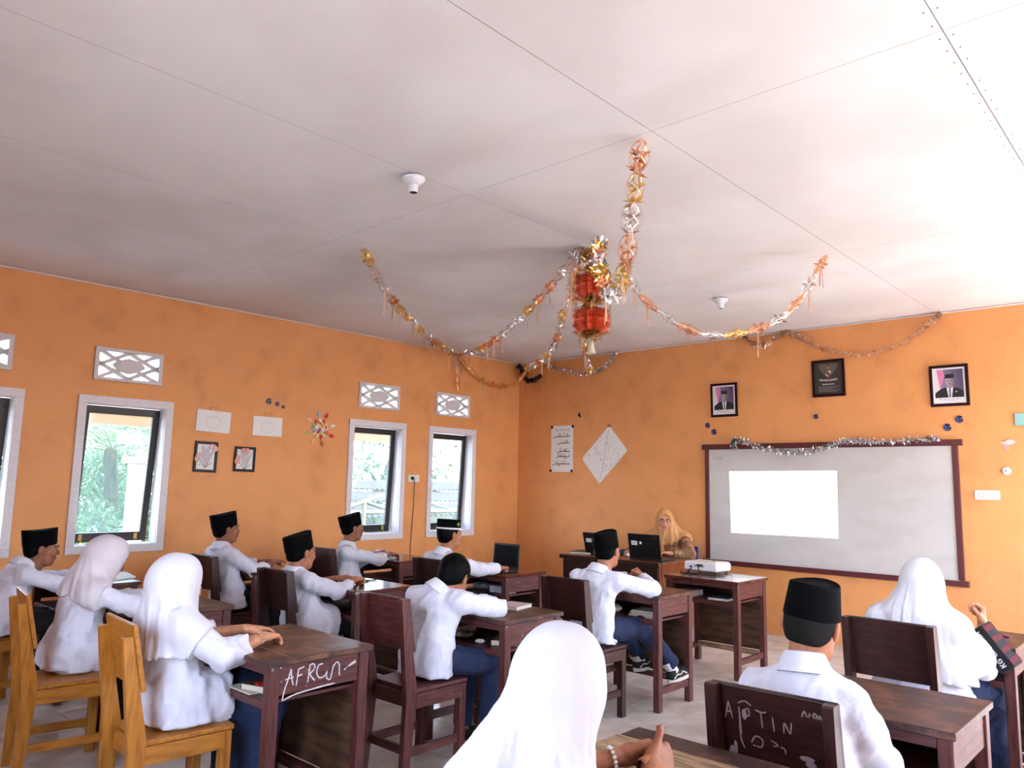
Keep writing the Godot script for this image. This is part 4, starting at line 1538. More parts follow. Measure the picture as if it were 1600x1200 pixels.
# hand: wrist at the origin, fingers towards -z, palm facing -y, thumb towards -x (a right hand)
func hand_geo(pose: String) -> Geo:
	if kept.has("hand" + pose):
		return kept["hand" + pose]
	var f := Field.new(Vector3(-0.085, -0.085, -0.19), Vector3(0.06, 0.05, 0.04), 0.0037)
	var curls := {"rest": [[22, 34, 22], [26, 36, 24], [28, 38, 24], [30, 40, 26]], "fist": [[78, 92, 60], [82, 95, 60], [84, 95, 60], [84, 92, 60]], "pinch": [[48, 52, 30], [62, 70, 40], [72, 80, 50], [78, 84, 50]], "point": [[12, 18, 10], [66, 84, 50], [74, 88, 55], [78, 88, 55]], "flat": [[8, 14, 10], [8, 16, 10], [10, 16, 12], [14, 18, 12]], "thumb": [[62, 70, 40], [66, 72, 40], [70, 74, 42], [72, 76, 45]]}
	var cu = curls[pose]
	var kx := [-0.029, -0.010, 0.010, 0.028]
	var kz := [-0.079, -0.083, -0.079, -0.071]
	var ph := [[0.037, 0.023, 0.018], [0.041, 0.026, 0.019], [0.037, 0.024, 0.018], [0.029, 0.018, 0.016]]
	f.bone(Vector3(0, 0, 0.03), Vector3(0, 0, -0.015), 0.021, 0.020, 0.02, Vector3.RIGHT, 1.25, 1.35)
	for i in 4:
		f.bone(Vector3(kx[i] * 0.55, 0, -0.012), Vector3(kx[i], 0.002, kz[i]), 0.0145, 0.0115, 0.014)
	for i in 4:
		var p := Vector3(kx[i], 0.002, kz[i])
		var ang := 0.0
		var rr := 0.0092 if i < 3 else 0.0080
		for j in 3:
			ang += deg_to_rad(cu[i][j])
			var spread := (i - 1.3) * 0.05
			var d := Vector3(sin(spread), 0, -cos(spread)) * cos(ang) + Vector3(0, -1, 0) * sin(ang)
			var q: Vector3 = p + d * ph[i][j]
			f.bone(p, q, rr, rr * 0.88, 0.004)
			rr *= 0.9
			p = q
	var t := [Vector3(-0.018, -0.008, -0.018), Vector3(-0.043, -0.014, -0.045), Vector3(-0.05, -0.018, -0.073), Vector3(-0.047, -0.022, -0.097)]
	if pose == "fist" or pose == "pinch":
		t = [Vector3(-0.018, -0.008, -0.018), Vector3(-0.040, -0.022, -0.048), Vector3(-0.034, -0.038, -0.072), Vector3(-0.018, -0.044, -0.088)]
	if pose == "thumb":
		t = [Vector3(-0.018, -0.004, -0.018), Vector3(-0.042, 0.002, -0.045), Vector3(-0.068, 0.010, -0.062), Vector3(-0.094, 0.012, -0.066)]
	f.bone(t[0], t[1], 0.0165, 0.0125, 0.014)
	f.bone(t[1], t[2], 0.0115, 0.0102, 0.005)
	f.bone(t[2], t[3], 0.0102, 0.0085, 0.004)
	var g := Geo.new()
	f.mesh_into(g)
	kept["hand" + pose] = g
	return g

func shoe_geo(part: String) -> Geo:
	# ankle at the origin, toes towards -z, sole 0.085 below
	if kept.has("shoe" + part):
		return kept["shoe" + part]
	var g := Geo.new()
	if part == "sole":
		var poly := PackedVector2Array()
		for k in 28:
			var a := TAU * k / 28.0
			var z := -0.062 - 0.135 * cos(a)
			var w := 0.041 + 0.006 * cos(a * 1.0 + 0.2)
			poly.append(Vector2(w * sin(a) * (1.0 if absf(cos(a)) < 0.9 else 0.95), z))
		g.xf = Transform3D(Basis(Vector3.RIGHT, -PI / 2), Vector3(0, 0, 0))
		var pz := PackedVector2Array()
		for p in poly:
			pz.append(Vector2(p.x, -p.y))
		g.prism(pz, -0.085, -0.058)
	else:
		var f := Field.new(Vector3(-0.07, -0.1, -0.22), Vector3(0.07, 0.05, 0.09), 0.005)
		f.bone(Vector3(0, -0.05, 0.03), Vector3(0, -0.05, -0.06), 0.036, 0.036, 0.02)
		f.bone(Vector3(0, -0.05, -0.06), Vector3(0, -0.056, -0.155), 0.037, 0.030, 0.02, Vector3.RIGHT, 1.05, 1.2)
		f.bone(Vector3(0, -0.03, -0.02), Vector3(0, -0.045, -0.11), 0.034, 0.028, 0.03)
		f.bone(Vector3(0, -0.04, 0.015), Vector3(0, 0.002, 0.018), 0.036, 0.037, 0.02, Vector3.ZERO, 1, 1, 2)
		f.plane(Vector3(0, -0.062, 0), Vector3(0, -1, 0), 0.004)
		f.mesh_into(g)
	kept["shoe" + part] = g
	return g

# ------------------------------------------------------------------ people
func hand_at(g: Geo, wrist: Vector3, dir: Vector3, palm: Vector3, pose: String, left: bool, size: float) -> void:
	var z := -dir.normalized()
	var y := -(palm - z * palm.dot(z)).normalized()
	var x := y.cross(z)
	append_geo(g, hand_geo(pose), Transform3D(Basis(x * (-size if left else size), y * size, z * size), wrist), left)

# s: hip, neck, head (world), look [turn, nod, tilt] in degrees, shoulders [half width, turn], R and L arm
# {e, w, d, n, pose, cuff}, kR, aR, kL, aL, legs «trousers» or «skirt», wear «cap», «bare», «hijab», «badge»
func person(label: String, s: Dictionary) -> Node3D:
	var base := Vector3(s.hip.x, 0, s.hip.z)
	var o := thing("person", label, "person", base, 0.0)
	var hip: Vector3 = s.hip - base
	var neck: Vector3 = s.neck - base
	var head: Vector3 = s.head - base
	var lk: Array = s.get("look", [0, 0, 0])
	var hb := Basis(Vector3.UP, deg_to_rad(lk[0])) * Basis(Vector3.RIGHT, deg_to_rad(lk[1])) * Basis(Vector3.BACK, deg_to_rad(lk[2]))
	var face: float = s.get("yaw", 0.0)
	var sh: Array = s.get("sh", [0.155, 0.0])
	var lat := Basis(Vector3.UP, deg_to_rad(face + sh[1])) * Vector3.RIGHT
	var hlat := Basis(Vector3.UP, deg_to_rad(face)) * Vector3.RIGHT
	var fwd := Basis(Vector3.UP, deg_to_rad(face)) * Vector3.FORWARD
	var up := (neck - hip).normalized()
	var big: float = s.get("big", 1.0)
	var cell: float = s.get("cell", 0.0125)
	var shR: Vector3 = neck + lat * sh[0] - up * float(s.get("drop", 0.055))
	var shL: Vector3 = neck - lat * sh[0] - up * float(s.get("drop", 0.055))
	if s.has("shR"):
		shR = s.shR - base
	if s.has("shL"):
		shL = s.shL - base
	var arms := []
	for k in ["R", "L"]:
		var a: Dictionary = s.get(k, {})
		var side := 1.0 if k == "R" else -1.0
		var e: Vector3 = a.e - base if a.has("e") else (neck + lat * side * (sh[0] + 0.05) - up * 0.2 + fwd * 0.12)
		var w: Vector3 = a.w - base if a.has("w") else (neck + lat * side * 0.05 - up * 0.17 + fwd * 0.36)
		arms.append({"s": shR if k == "R" else shL, "e": e, "w": w, "d": a.get("d", (w - e).normalized()), "n": a.get("n", Vector3.DOWN), "pose": a.get("pose", "rest"), "cuff": a.get("cuff", 0.86), "show": a.get("show", true), "left": k == "L"})
	var legs := []
	for k in ["R", "L"]:
		var side := 1.0 if k == "R" else -1.0
		var kn: Vector3 = s["k" + k] - base if s.has("k" + k) else hip + hlat * side * 0.10 + fwd * 0.37 + Vector3(0, -0.03, 0)
		var an: Vector3 = s["a" + k] - base if s.has("a" + k) else Vector3(kn.x, 0.095, kn.z) + fwd * -0.04
		legs.append({"h": hip + hlat * side * 0.08, "k": kn, "a": an, "toe": s.get("toe" + k, fwd), "side": side})
	var lo := hip
	var hi := hip
	for p in [neck, head, shR, shL]:
		lo = lo.min(p)
		hi = hi.max(p)
	for a in arms:
		lo = lo.min(a.e.min(a.w))
		hi = hi.max(a.e.max(a.w))
	var alo := lo
	var ahi := hi
	for l in legs:
		alo = alo.min(l.k.min(l.a))
		ahi = ahi.max(l.k.max(l.a))
	# ---- body: one skin surface, hands and head in finer cells
	var fb := Field.new(alo - Vector3.ONE * 0.14, ahi + Vector3.ONE * 0.14, cell)
	fb.bone(hip, neck - up * 0.08, 0.075, 0.07, 0.03, lat, 1.3, 1.4)
	fb.bone(neck - up * 0.07, head + hb * Vector3(0, -0.09, 0.025), 0.048 * big, 0.047 * big, 0.03)
	for a in arms:
		fb.bone(neck - up * 0.05, a.s, 0.045, 0.042, 0.03)
		fb.bone(a.s, a.e, 0.041 * big, 0.036 * big, 0.02)
		fb.bone(a.e, a.w, 0.037 * big, 0.024 * big, 0.015)
	for l in legs:
		fb.bone(l.h, l.k, 0.062, 0.05, 0.03)
		fb.bone(l.k, l.a + Vector3(0, -0.02, 0), 0.048, 0.033, 0.02)
	var g := Geo.new()
	fb.mesh_into(g)
	append_geo(g, head_geo(s.get("face", "boy")), Transform3D(hb.scaled(Vector3.ONE * big), head))
	for a in arms:
		if a.show:
			hand_at(g, a.w, a.d, a.n, a.pose, a.left, 0.93 * big)
	var skin: Material = s.get("skin", M.skin)
	put("body", g, skin, o)
	# eyes and brows, in the head's own place
	var ht := Transform3D(hb.scaled(Vector3.ONE * big), head)
	if s.get("eyes", true):
		for sd in [-1, 1]:
			g = Geo.new()
			g.ball(Vector3(sd * 0.031, 0.005, -0.0815), Vector3(0.0125, 0.0062, 0.0105), 12, 8)
			put("eye", g, M.eye_white, o, ht)
			g = Geo.new()
			g.ball(Vector3(sd * 0.031, 0.005, -0.0885), Vector3(0.0058, 0.0058, 0.0042), 10, 6)
			put("iris", g, M.iris, o, ht)
			g = Geo.new()
			g.tube([Vector3(sd * 0.014, 0.024, -0.0965), Vector3(sd * 0.030, 0.030, -0.0935), Vector3(sd * 0.047, 0.024, -0.083)], [0.003, 0.0034, 0.0018], 6)
			put("eyebrow", g, M.hair, o, ht)
		g = Geo.new()
		g.tube([Vector3(-0.020, -0.0565, -0.0925), Vector3(0, -0.0545, -0.0965), Vector3(0.020, -0.0565, -0.0925)], [0.002, 0.0048, 0.002], 6)
		put("lips", g, M.lip, o, ht)
	# ---- legs
	var navy: Material = s.get("cloth", M.dark_cloth)
	var fl := Field.new((alo - Vector3.ONE * 0.17).max(Vector3(-9, 0.0, -9)), (ahi + Vector3.ONE * 0.17).min(Vector3(9, hip.y + 0.22, 9)), cell)
	var skirt: bool = s.get("legs", "trousers") == "skirt"
	fl.bone(hip - hlat * 0.06 + fwd * 0.03, hip + hlat * 0.06 + fwd * 0.03, 0.082, 0.082, 0.03)
	for l in legs:
		fl.bone(l.h + fwd * 0.04, l.k, 0.082 if not skirt else 0.088, 0.068 if not skirt else 0.088, 0.03 if not skirt else 0.10)
		fl.bone(l.k, l.a + Vector3(0, 0.02 if not skirt else 0.0, 0), 0.068 if not skirt else 0.09, 0.052 if not skirt else 0.085, 0.025 if not skirt else 0.12, Vector3.ZERO, 1, 1, 2)
	if skirt:
		fl.bone((legs[0].h + legs[1].h) * 0.5, (legs[0].k + legs[1].k) * 0.5 + Vector3(0, 0.02, 0), 0.09, 0.085, 0.1)
		fl.bone((legs[0].k + legs[1].k) * 0.5, (legs[0].a + legs[1].a) * 0.5, 0.085, 0.09, 0.1, Vector3.ZERO, 1, 1, 2)
	var nz := FastNoiseLite.new()
	nz.seed = int(absf(s.hip.x * 31.0 + s.hip.z * 17.0)) + 3
	nz.frequency = 5.5
	nz.fractal_octaves = 2
	fl.swell(func(p): return 0.009 * (0.55 - absf(nz.get_noise_3d(p.x * 1.2, p.y * 1.0, p.z * 1.2)) * 2.0))
	g = Geo.new()
	fl.mesh_into(g)
	put("skirt" if skirt else "trousers", g, navy, o)
	for l in legs:
		var sb := Basis.looking_at(l.toe, Vector3.UP)
		var st := Transform3D(sb, l.a)
		put("shoe", shoe_geo("upper"), M.canvas, o, st)
		put("shoe_sole", shoe_geo("sole"), M.sole, o, st)
		if s.get("sneakers", false):
			g = Geo.new()
			for sd in [-1.0, 1.0]:
				g.tube([Vector3(sd * 0.038, -0.052, 0.045), Vector3(sd * 0.0395, -0.030, 0.01), Vector3(sd * 0.0395, -0.038, -0.03), Vector3(sd * 0.0395, -0.024, -0.055), Vector3(sd * 0.041, -0.045, -0.10)], 0.0045, 6)
			put("shoe_stripe", g, M.sole, o, st)
			g = Geo.new()
			for k in 4:
				g.tube([Vector3(-0.02, -0.006 - k * 0.009, -0.045 - k * 0.018), Vector3(0, 0.001 - k * 0.009, -0.048 - k * 0.018), Vector3(0.02, -0.006 - k * 0.009, -0.045 - k * 0.018)], 0.0035, 6)
			put("laces", g, M.sole, o, st)
			g = Geo.new()
			g.tube([Vector3(0, -0.02, 0.012), Vector3(0, 0.03, 0.015), Vector3(0, 0.075, 0.02)], [0.036, 0.038, 0.041], 14)
			put("sock", g, M.sock, o, Transform3D(Basis(), l.a) * Transform3D(Basis(Quaternion(Vector3.UP, (l.k - l.a).normalized()))))
	# ---- shirt
	var fs := Field.new(lo - Vector3.ONE * 0.2, (hi + Vector3.ONE * 0.17).min(Vector3(9, maxf(neck.y + 0.13, ahi.y + 0.05), 9)), cell)
	var fat: float = s.get("girth", 1.0)
	var waist := hip.lerp(neck, 0.36)
	var chest := hip.lerp(neck, 0.72)
	var hem: Vector3 = hip + (s.get("hem", Vector3(0, -0.068, 0)) as Vector3)
	var fore: float = s.get("flare", 1.0)
	fs.bone(hem, hip + up * 0.05, 0.142 * fat * fore, 0.118 * fat, 0.03, hlat, 1.34, 1.38, 1)
	fs.bone(hip + up * 0.03, waist, 0.118 * fat, 0.098 * fat, 0.04, hlat, 1.38, 1.38)
	fs.bone(waist, chest, 0.098 * fat, 0.10 * fat, 0.05, lat, 1.38, 1.42)
	fs.bone(chest, neck - up * 0.05, 0.10 * fat, 0.064, 0.05, lat, 1.42, 1.5)
	for a in arms:
		fs.bone(neck - up * 0.03, a.s, 0.050, 0.050, 0.04)
		var cw: float = s.get("sleeve", 1.0)
		fs.bone(a.s, a.e, 0.056 * cw, 0.053 * cw, 0.025)
		fs.bone(a.e, a.e.lerp(a.w, a.cuff), 0.055 * cw, 0.044 * cw if a.cuff > 0.6 else 0.054 * cw, 0.02, Vector3.ZERO, 1, 1, 2)
	if s.get("tail", 0.0) > 0.0:
		for l in legs:
			fs.bone(l.h + Vector3(0, 0.01, 0), l.h.lerp(l.k, s.tail) + Vector3(0, 0.012, 0), 0.112, 0.112, 0.05, Vector3.ZERO, 1, 1, 2)
	var amp: float = s.get("fold", 0.010)
	var n2 := FastNoiseLite.new()
	n2.seed = nz.seed + 40
	n2.frequency = 4.2
	n2.fractal_octaves = 3
	n2.fractal_gain = 0.45
	var lean := Basis(Vector3(0.3, 0.2, 1.0).normalized(), 0.6)
	fs.swell(func(p):
		var q: Vector3 = lean * p
		return amp * (0.45 - absf(n2.get_noise_3d(q.x * 1.5, q.y * 0.75, q.z * 1.5)) * 2.2))
	# collar, crisp after the folds
	if s.get("wear", "cap") != "hijab":
		var cu := (head + hb * Vector3(0, -0.09, 0.03) - neck).normalized()
		fs.bone(neck - up * 0.025, neck + cu * 0.034, 0.070 * big, 0.058 * big, 0.008, Vector3.ZERO, 1, 1, 2)
	g = Geo.new()
	fs.mesh_into(g)
	put("shirt", g, s.get("shirt", M.shirt), o)
	if s.get("wear", "cap") != "hijab":
		# the turned-down collar
		var ca := ((head + hb * Vector3(0, -0.09, 0.03) - neck).normalized() * 0.7 + Vector3.UP).normalized()
		var cz := -(fwd - ca * fwd.dot(ca)).normalized()
		var cb := Basis(ca.cross(cz), ca, cz)
		g = Geo.new()
		g.lathe([Vector2(0.058, 0.0), Vector2(0.0545, 0.036), Vector2(0.057, 0.041), Vector2(0.061, 0.037), Vector2(0.074, 0.008), Vector2(0.083, -0.018), Vector2(0.081, -0.022), Vector2(0.070, -0.006)], 26, Vector2(1.0, 1.06))
		for i in g.v.size():
			# open at the throat, lower at the front
			var q := g.v[i]
			g.v[i] = q + Vector3(0, -0.012 * clampf(-q.z / 0.06, 0.0, 1.0), 0)
		put("collar", g, s.get("shirt", M.shirt), o, Transform3D(cb.scaled(Vector3.ONE * big), neck + ca * float(s.get("collar", 0.002))))
	# ---- head gear
	var wear: String = s.get("wear", "cap")
	if wear == "cap" or wear == "badge":
		put("hair", hair_geo("short"), s.get("hair", M.hair), o, ht)
	if wear == "bare":
		put("hair", hair_geo("full"), M.hair, o, ht)
	if wear == "cap":
		var ct: Transform3D = ht * Transform3D(Basis(Vector3.RIGHT, deg_to_rad(s.get("captilt", 0.0))), Vector3(0, s.get("caplift", 0.0), 0))
		put("cap", cap_geo(), M.velvet, o, ct)
	if wear == "badge":
		var ct := ht * Transform3D(Basis(Vector3.RIGHT, -0.06), Vector3(0, 0.055, 0.012))
		g = Geo.new()
		g.lathe([Vector2(0.0842, 0.0), Vector2(0.0845, 0.012), Vector2(0.0845, 0.066), Vector2(0.083, 0.070), Vector2(0.06, 0.071), Vector2(0, 0.071)], 36, Vector2(1, 1.2))
		var cp := put("cap", g, M.velvet, o, ct)
		g = Geo.new()
		g.lathe([Vector2(0.0838, -0.006), Vector2(0.0862, -0.006), Vector2(0.0866, 0.002), Vector2(0.0862, 0.006), Vector2(0.0838, 0.006)], 36, Vector2(1, 1.2))
		put("cap_band", g, M.white_plastic, cp)
		g = Geo.new()
		var star := PackedVector2Array()
		for k in 5:
			star.append(Vector2(sin(TAU * k / 5.0), cos(TAU * k / 5.0)) * 0.017)
		g.xf = Transform3D(Basis(Vector3.UP, deg_to_rad(108)), Vector3(0.0805, 0.036, -0.034))
		g.prism(star, -0.002, 0.004)
		var st2 := PackedVector2Array()
		for k in 10:
			st2.append(Vector2(sin(TAU * k / 10.0), cos(TAU * k / 10.0)) * (0.009 if k % 2 == 0 else 0.004))
		put("cap_badge", g, colored(Color(0.22, 0.55, 0.22)), cp)
		g = Geo.new()
		g.xf = Transform3D(Basis(Vector3.UP, deg_to_rad(108)), Vector3(0.0805, 0.036, -0.034))
		g.prism(st2, 0.004, 0.0052)
		put("cap_star", g, M.gold, cp)
	if wear == "hijab":
		var hc: float = s.get("hcell", 0.010)
		var cape: Vector3 = neck.lerp(hip, s.get("cape", 0.42)) + (s.get("capeshift", Vector3.ZERO) as Vector3)
		var f := Field.new((neck.min(head).min(cape) - Vector3(0.36, 0.16, 0.36)), (neck.max(head).max(cape) + Vector3(0.36, 0.2, 0.36)), hc)
		var cr: float = s.get("caper", 0.155)
		f.ell(head + hb * Vector3(0, 0.020, 0.014), Vector3(0.089, 0.105, 0.105) * big, 0.03, hb)
		f.ell(head + hb * Vector3(0, -0.045, -0.012), Vector3(0.080, 0.085, 0.088) * big, 0.04, hb)
		f.ell(head + hb * Vector3(0, 0.020, -0.036), Vector3(0.080, 0.098, 0.068) * big, 0.03, hb)
		f.bone(head + hb * Vector3(0, -0.02, 0.035), neck - up * 0.02, 0.085 * big, 0.094 * big, 0.05, lat, 1.05, 1.35)
		f.bone(neck - up * 0.0, cape, 0.098, cr, 0.06, lat, 1.45, s.get("capewide", 1.35), 2)
		for a in arms:
			f.bone(neck - up * 0.02, a.s, 0.070, 0.070, 0.05)
			f.bone(a.s, a.s.lerp(a.e, s.get("capearm", 0.35)), 0.071, 0.078, 0.04, Vector3.ZERO, 1, 1, 2)
		# folds that run down from the head and round the shoulders
		var n3 := FastNoiseLite.new()
		n3.seed = nz.seed + 80
		n3.frequency = 3.0
		n3.fractal_octaves = 2
		var ca: float = s.get("drape", 0.011)
		var axis := (neck - cape).normalized()
		f.swell(func(p):
			var d: Vector3 = p - neck
			var down := clampf((head.y + 0.05 - p.y) / 0.28, 0.0, 1.0)
			var an := atan2(d.x, d.z)
			var w := n3.get_noise_3d(p.x * 0.9, p.y * 0.7, p.z * 0.9)
			var q := n3.get_noise_3d(cos(an) * 0.55 + 7.0, p.y * 0.8 + d.x * 0.5, sin(an) * 0.55)
			return ca * down * (sin(an * 4.0 + w * 7.0 + p.y * 5.0) * 0.35 + 0.55 - absf(q) * 2.4), 0.035)
		for q in s.get("grooves", []):
			f.bone(q[0] - base, q[1] - base, q[2], q[3], 0.03, Vector3.ZERO, 1, 1, 0, true)
		# opening for the face
		f.ell(head + hb * Vector3(0, -0.004, -0.118), Vector3(0.062, 0.080, 0.085) * big, 0.010, hb, true)
		g = Geo.new()
		f.mesh_into(g)
		put("headscarf", g, s.get("scarf", M.hijab), o)
	return o

func build_people() -> void:
	var V := func(x: float, y: float, z: float) -> Vector3: return Vector3(x, y, z)
	# boy in the second column from the wall, before the palm window
	person("boy in black cap at the left edge, below the palm window, seen in profile", {"hip": V.call(1.24, 0.54, 6.31), "neck": V.call(1.25, 0.885, 6.18), "head": V.call(1.25, 0.985, 6.085), "look": [-8, -4, 0], "skin": M.skin_dark,
		"R": {"e": V.call(1.47, 0.76, 5.98), "w": V.call(1.30, 0.785, 5.82)}, "L": {"e": V.call(1.02, 0.76, 5.98), "w": V.call(1.15, 0.785, 5.80)}, "captilt": 2.0})
	person("girl in white headscarf bowing over her desk, on the second yellow chair", {"hip": V.call(2.45, 0.54, 6.26), "neck": V.call(2.47, 0.90, 6.20), "head": V.call(2.48, 1.025, 6.12), "grooves": [[V.call(2.581, 1.101, 6.253), V.call(2.581, 1.008, 6.279), 0.006, 0.012], [V.call(2.604, 1.071, 6.196), V.call(2.615, 0.956, 6.197), 0.006, 0.014], [V.call(2.589, 0.976, 6.265), V.call(2.613, 0.970, 6.197), 0.006, 0.008], [V.call(2.557, 0.907, 6.388), V.call(2.591, 0.972, 6.259), 0.006, 0.008], [V.call(2.596, 0.629, 6.402), V.call(2.631, 0.693, 6.262), 0.006, 0.01], [V.call(2.632, 0.601, 6.307), V.call(2.656, 0.661, 6.207), 0.006, 0.01], [V.call(2.646, 0.572, 6.283), V.call(2.661, 0.647, 6.201), 0.006, 0.012]], "look": [-4, -24, 4], "wear": "hijab", "legs": "skirt", "scarf": M.hijab_pink, "cape": 0.22, "caper": 0.125, "capearm": 0.12, "hcell": 0.0095, "cell": 0.0115, "tail": 0.35, "fold": 0.014, "flare": 1.05,
		"R": {"e": V.call(2.70, 0.78, 6.04), "w": V.call(2.60, 0.785, 5.84), "cuff": 0.95}, "L": {"e": V.call(2.26, 0.77, 6.02), "w": V.call(2.36, 0.785, 5.82)}})
	person("girl in white headscarf with bare forearms on the maroon lettered desk", {"hip": V.call(3.70, 0.54, 6.25), "neck": V.call(3.70, 0.895, 6.30), "head": V.call(3.70, 1.025, 6.275), "grooves": [[V.call(3.758, 1.062, 6.443), V.call(3.789, 0.952, 6.406), 0.01, 0.022], [V.call(3.789, 1.077, 6.366), V.call(3.811, 0.974, 6.348), 0.006, 0.012], [V.call(3.754, 1.047, 6.458), V.call(3.781, 0.951, 6.425), 0.006, 0.012], [V.call(3.811, 0.974, 6.348), V.call(3.823, 0.946, 6.331), 0.01, 0.012]], "look": [6, -10, 0], "wear": "hijab", "legs": "skirt", "cloth": M.navy, "cape": 0.40, "caper": 0.145, "capearm": 0.42, "hcell": 0.0085, "cell": 0.0095, "tail": 0.5, "fold": 0.013, "flare": 1.06, "skin": M.skin_fair, "sleeve": 1.12,
		"R": {"e": V.call(3.97, 0.745, 6.17), "w": V.call(3.945, 0.795, 5.985), "d": V.call(-0.35, -0.10, -0.95), "cuff": 0.55, "pose": "rest"}, "L": {"e": V.call(3.56, 0.755, 6.15), "w": V.call(3.74, 0.795, 5.95), "d": V.call(-0.25, -0.1, -1.0), "cuff": 0.45, "pose": "flat"}})
	person("boy in black cap under the tulip pictures, seen in profile", {"hip": V.call(1.22, 0.54, 4.72), "neck": V.call(1.20, 0.935, 4.80), "head": V.call(1.19, 1.07, 4.765), "look": [-6, 2, 0], "skin": M.skin_dark, "cell": 0.0135,
		"R": {"e": V.call(1.38, 0.75, 4.60), "w": V.call(1.33, 0.79, 4.44), "cuff": 0.75}, "L": {"e": V.call(1.02, 0.76, 4.58), "w": V.call(1.14, 0.79, 4.36), "cuff": 0.7, "pose": "flat"}, "captilt": 2.0})
	person("boy in black cap in the middle of the second row, sleeves pushed up", {"hip": V.call(2.47, 0.53, 4.82), "neck": V.call(2.45, 0.865, 4.91), "head": V.call(2.45, 0.985, 4.87), "look": [4, -4, 2], "skin": M.skin, "cell": 0.012, "tail": 0.42, "fold": 0.013, "captilt": 10.0,
		"R": {"e": V.call(2.66, 0.735, 4.70), "w": V.call(2.56, 0.795, 4.50), "cuff": 0.62, "pose": "pinch", "d": V.call(-0.2, -0.05, -1)}, "L": {"e": V.call(2.26, 0.74, 4.72), "w": V.call(2.42, 0.79, 4.55), "cuff": 0.5}})
	person("boy in black cap by the second window, turned so that his shirt front shows", {"hip": V.call(1.20, 0.54, 3.60), "neck": V.call(1.20, 0.90, 3.60), "head": V.call(1.21, 1.045, 3.56), "yaw": -38, "look": [-12, -2, 2], "skin": M.skin_dark, "cell": 0.0135, "captilt": 9.0, "tail": 0.3,
		"R": {"e": V.call(1.36, 0.77, 3.36), "w": V.call(1.24, 0.80, 3.14), "cuff": 0.3, "pose": "rest", "d": V.call(-0.1, -0.1, -1)}, "L": {"e": V.call(1.10, 0.72, 3.40), "w": V.call(1.05, 0.79, 3.17), "cuff": 0.4},
		"kR": V.call(1.36, 0.50, 3.25), "kL": V.call(1.14, 0.50, 3.24)})
	person("boy in flat cap with white band and green badge, reaching to the laptop", {"hip": V.call(2.48, 0.55, 3.56), "neck": V.call(2.48, 0.925, 3.60), "head": V.call(2.49, 1.06, 3.545), "look": [-8, 0, 0], "wear": "badge", "cell": 0.0125,
		"R": {"e": V.call(2.69, 0.80, 3.42), "w": V.call(2.69, 0.795, 3.17), "pose": "fist", "d": V.call(0.05, 0, -1), "cuff": 0.92}, "L": {"e": V.call(2.27, 0.76, 3.38), "w": V.call(2.40, 0.79, 3.16)}})
	person("bare-headed boy leaning on his elbow in the middle of the room", {"hip": V.call(3.85, 0.54, 4.96), "neck": V.call(3.87, 0.90, 4.885), "head": V.call(3.87, 0.955, 4.79), "look": [22, -26, -8], "wear": "bare", "collar": -0.012, "cloth": M.navy, "cell": 0.0105, "sh": [0.158, 8.0], "fold": 0.012, "hem": V.call(0, -0.075, 0), "girth": 0.96,
		"R": {"e": V.call(4.06, 0.79, 4.62), "w": V.call(3.86, 0.80, 4.56), "d": V.call(-0.9, 0.1, -0.3), "cuff": 0.95}, "L": {"e": V.call(3.66, 0.79, 4.64), "w": V.call(3.80, 0.80, 4.53), "d": V.call(0.9, 0.1, -0.2), "cuff": 0.92},
		"kR": V.call(4.02, 0.50, 4.60), "aR": V.call(4.0, 0.10, 4.62), "kL": V.call(3.78, 0.50, 4.56)})
	person("boy in black cap with dark sneakers, one shoe on the desk's bar", {"hip": V.call(3.93, 0.53, 3.57), "neck": V.call(3.93, 0.905, 3.51), "head": V.call(3.935, 1.035, 3.42), "look": [8, -4, 0], "cloth": M.navy, "cell": 0.0105, "sh": [0.15, 10.0], "girth": 0.92, "sneakers": true, "captilt": 6.0, "fold": 0.012,
		"R": {"e": V.call(4.18, 0.79, 3.24), "w": V.call(4.03, 0.845, 3.12), "d": V.call(-0.7, 0.35, -0.3), "n": V.call(-0.3, -0.5, 0.7), "cuff": 0.92, "pose": "fist"}, "L": {"e": V.call(3.72, 0.79, 3.22), "w": V.call(3.90, 0.83, 3.08), "d": V.call(0.8, 0.3, -0.1), "n": V.call(0.2, -0.5, 0.7), "cuff": 0.9, "pose": "fist"},
		"kR": V.call(4.06, 0.52, 3.19), "aR": V.call(4.185, 0.236, 2.985), "toeR": V.call(0.06, 0.10, -1), "kL": V.call(3.83, 0.50, 3.18), "aL": V.call(3.86, 0.24, 2.90), "toeL": V.call(0.1, 0.0, -1)})
	person("boy with tall black cap seen from behind at lower right", {"hip": V.call(6.06, 0.54, 5.37), "neck": V.call(6.06, 0.925, 5.33), "head": V.call(6.06, 1.045, 5.265), "look": [4, -8, -7], "cell": 0.0092, "sh": [0.15, 0.0], "drop": 0.085, "fold": 0.011, "girth": 1.06, "caplift": 0.004, "big": 1.03, "hair": M.hair_short,
		"R": {"e": V.call(6.275, 0.67, 5.30), "w": V.call(6.14, 0.60, 5.13)}, "L": {"e": V.call(5.82, 0.74, 5.20), "w": V.call(5.94, 0.79, 4.98)}})
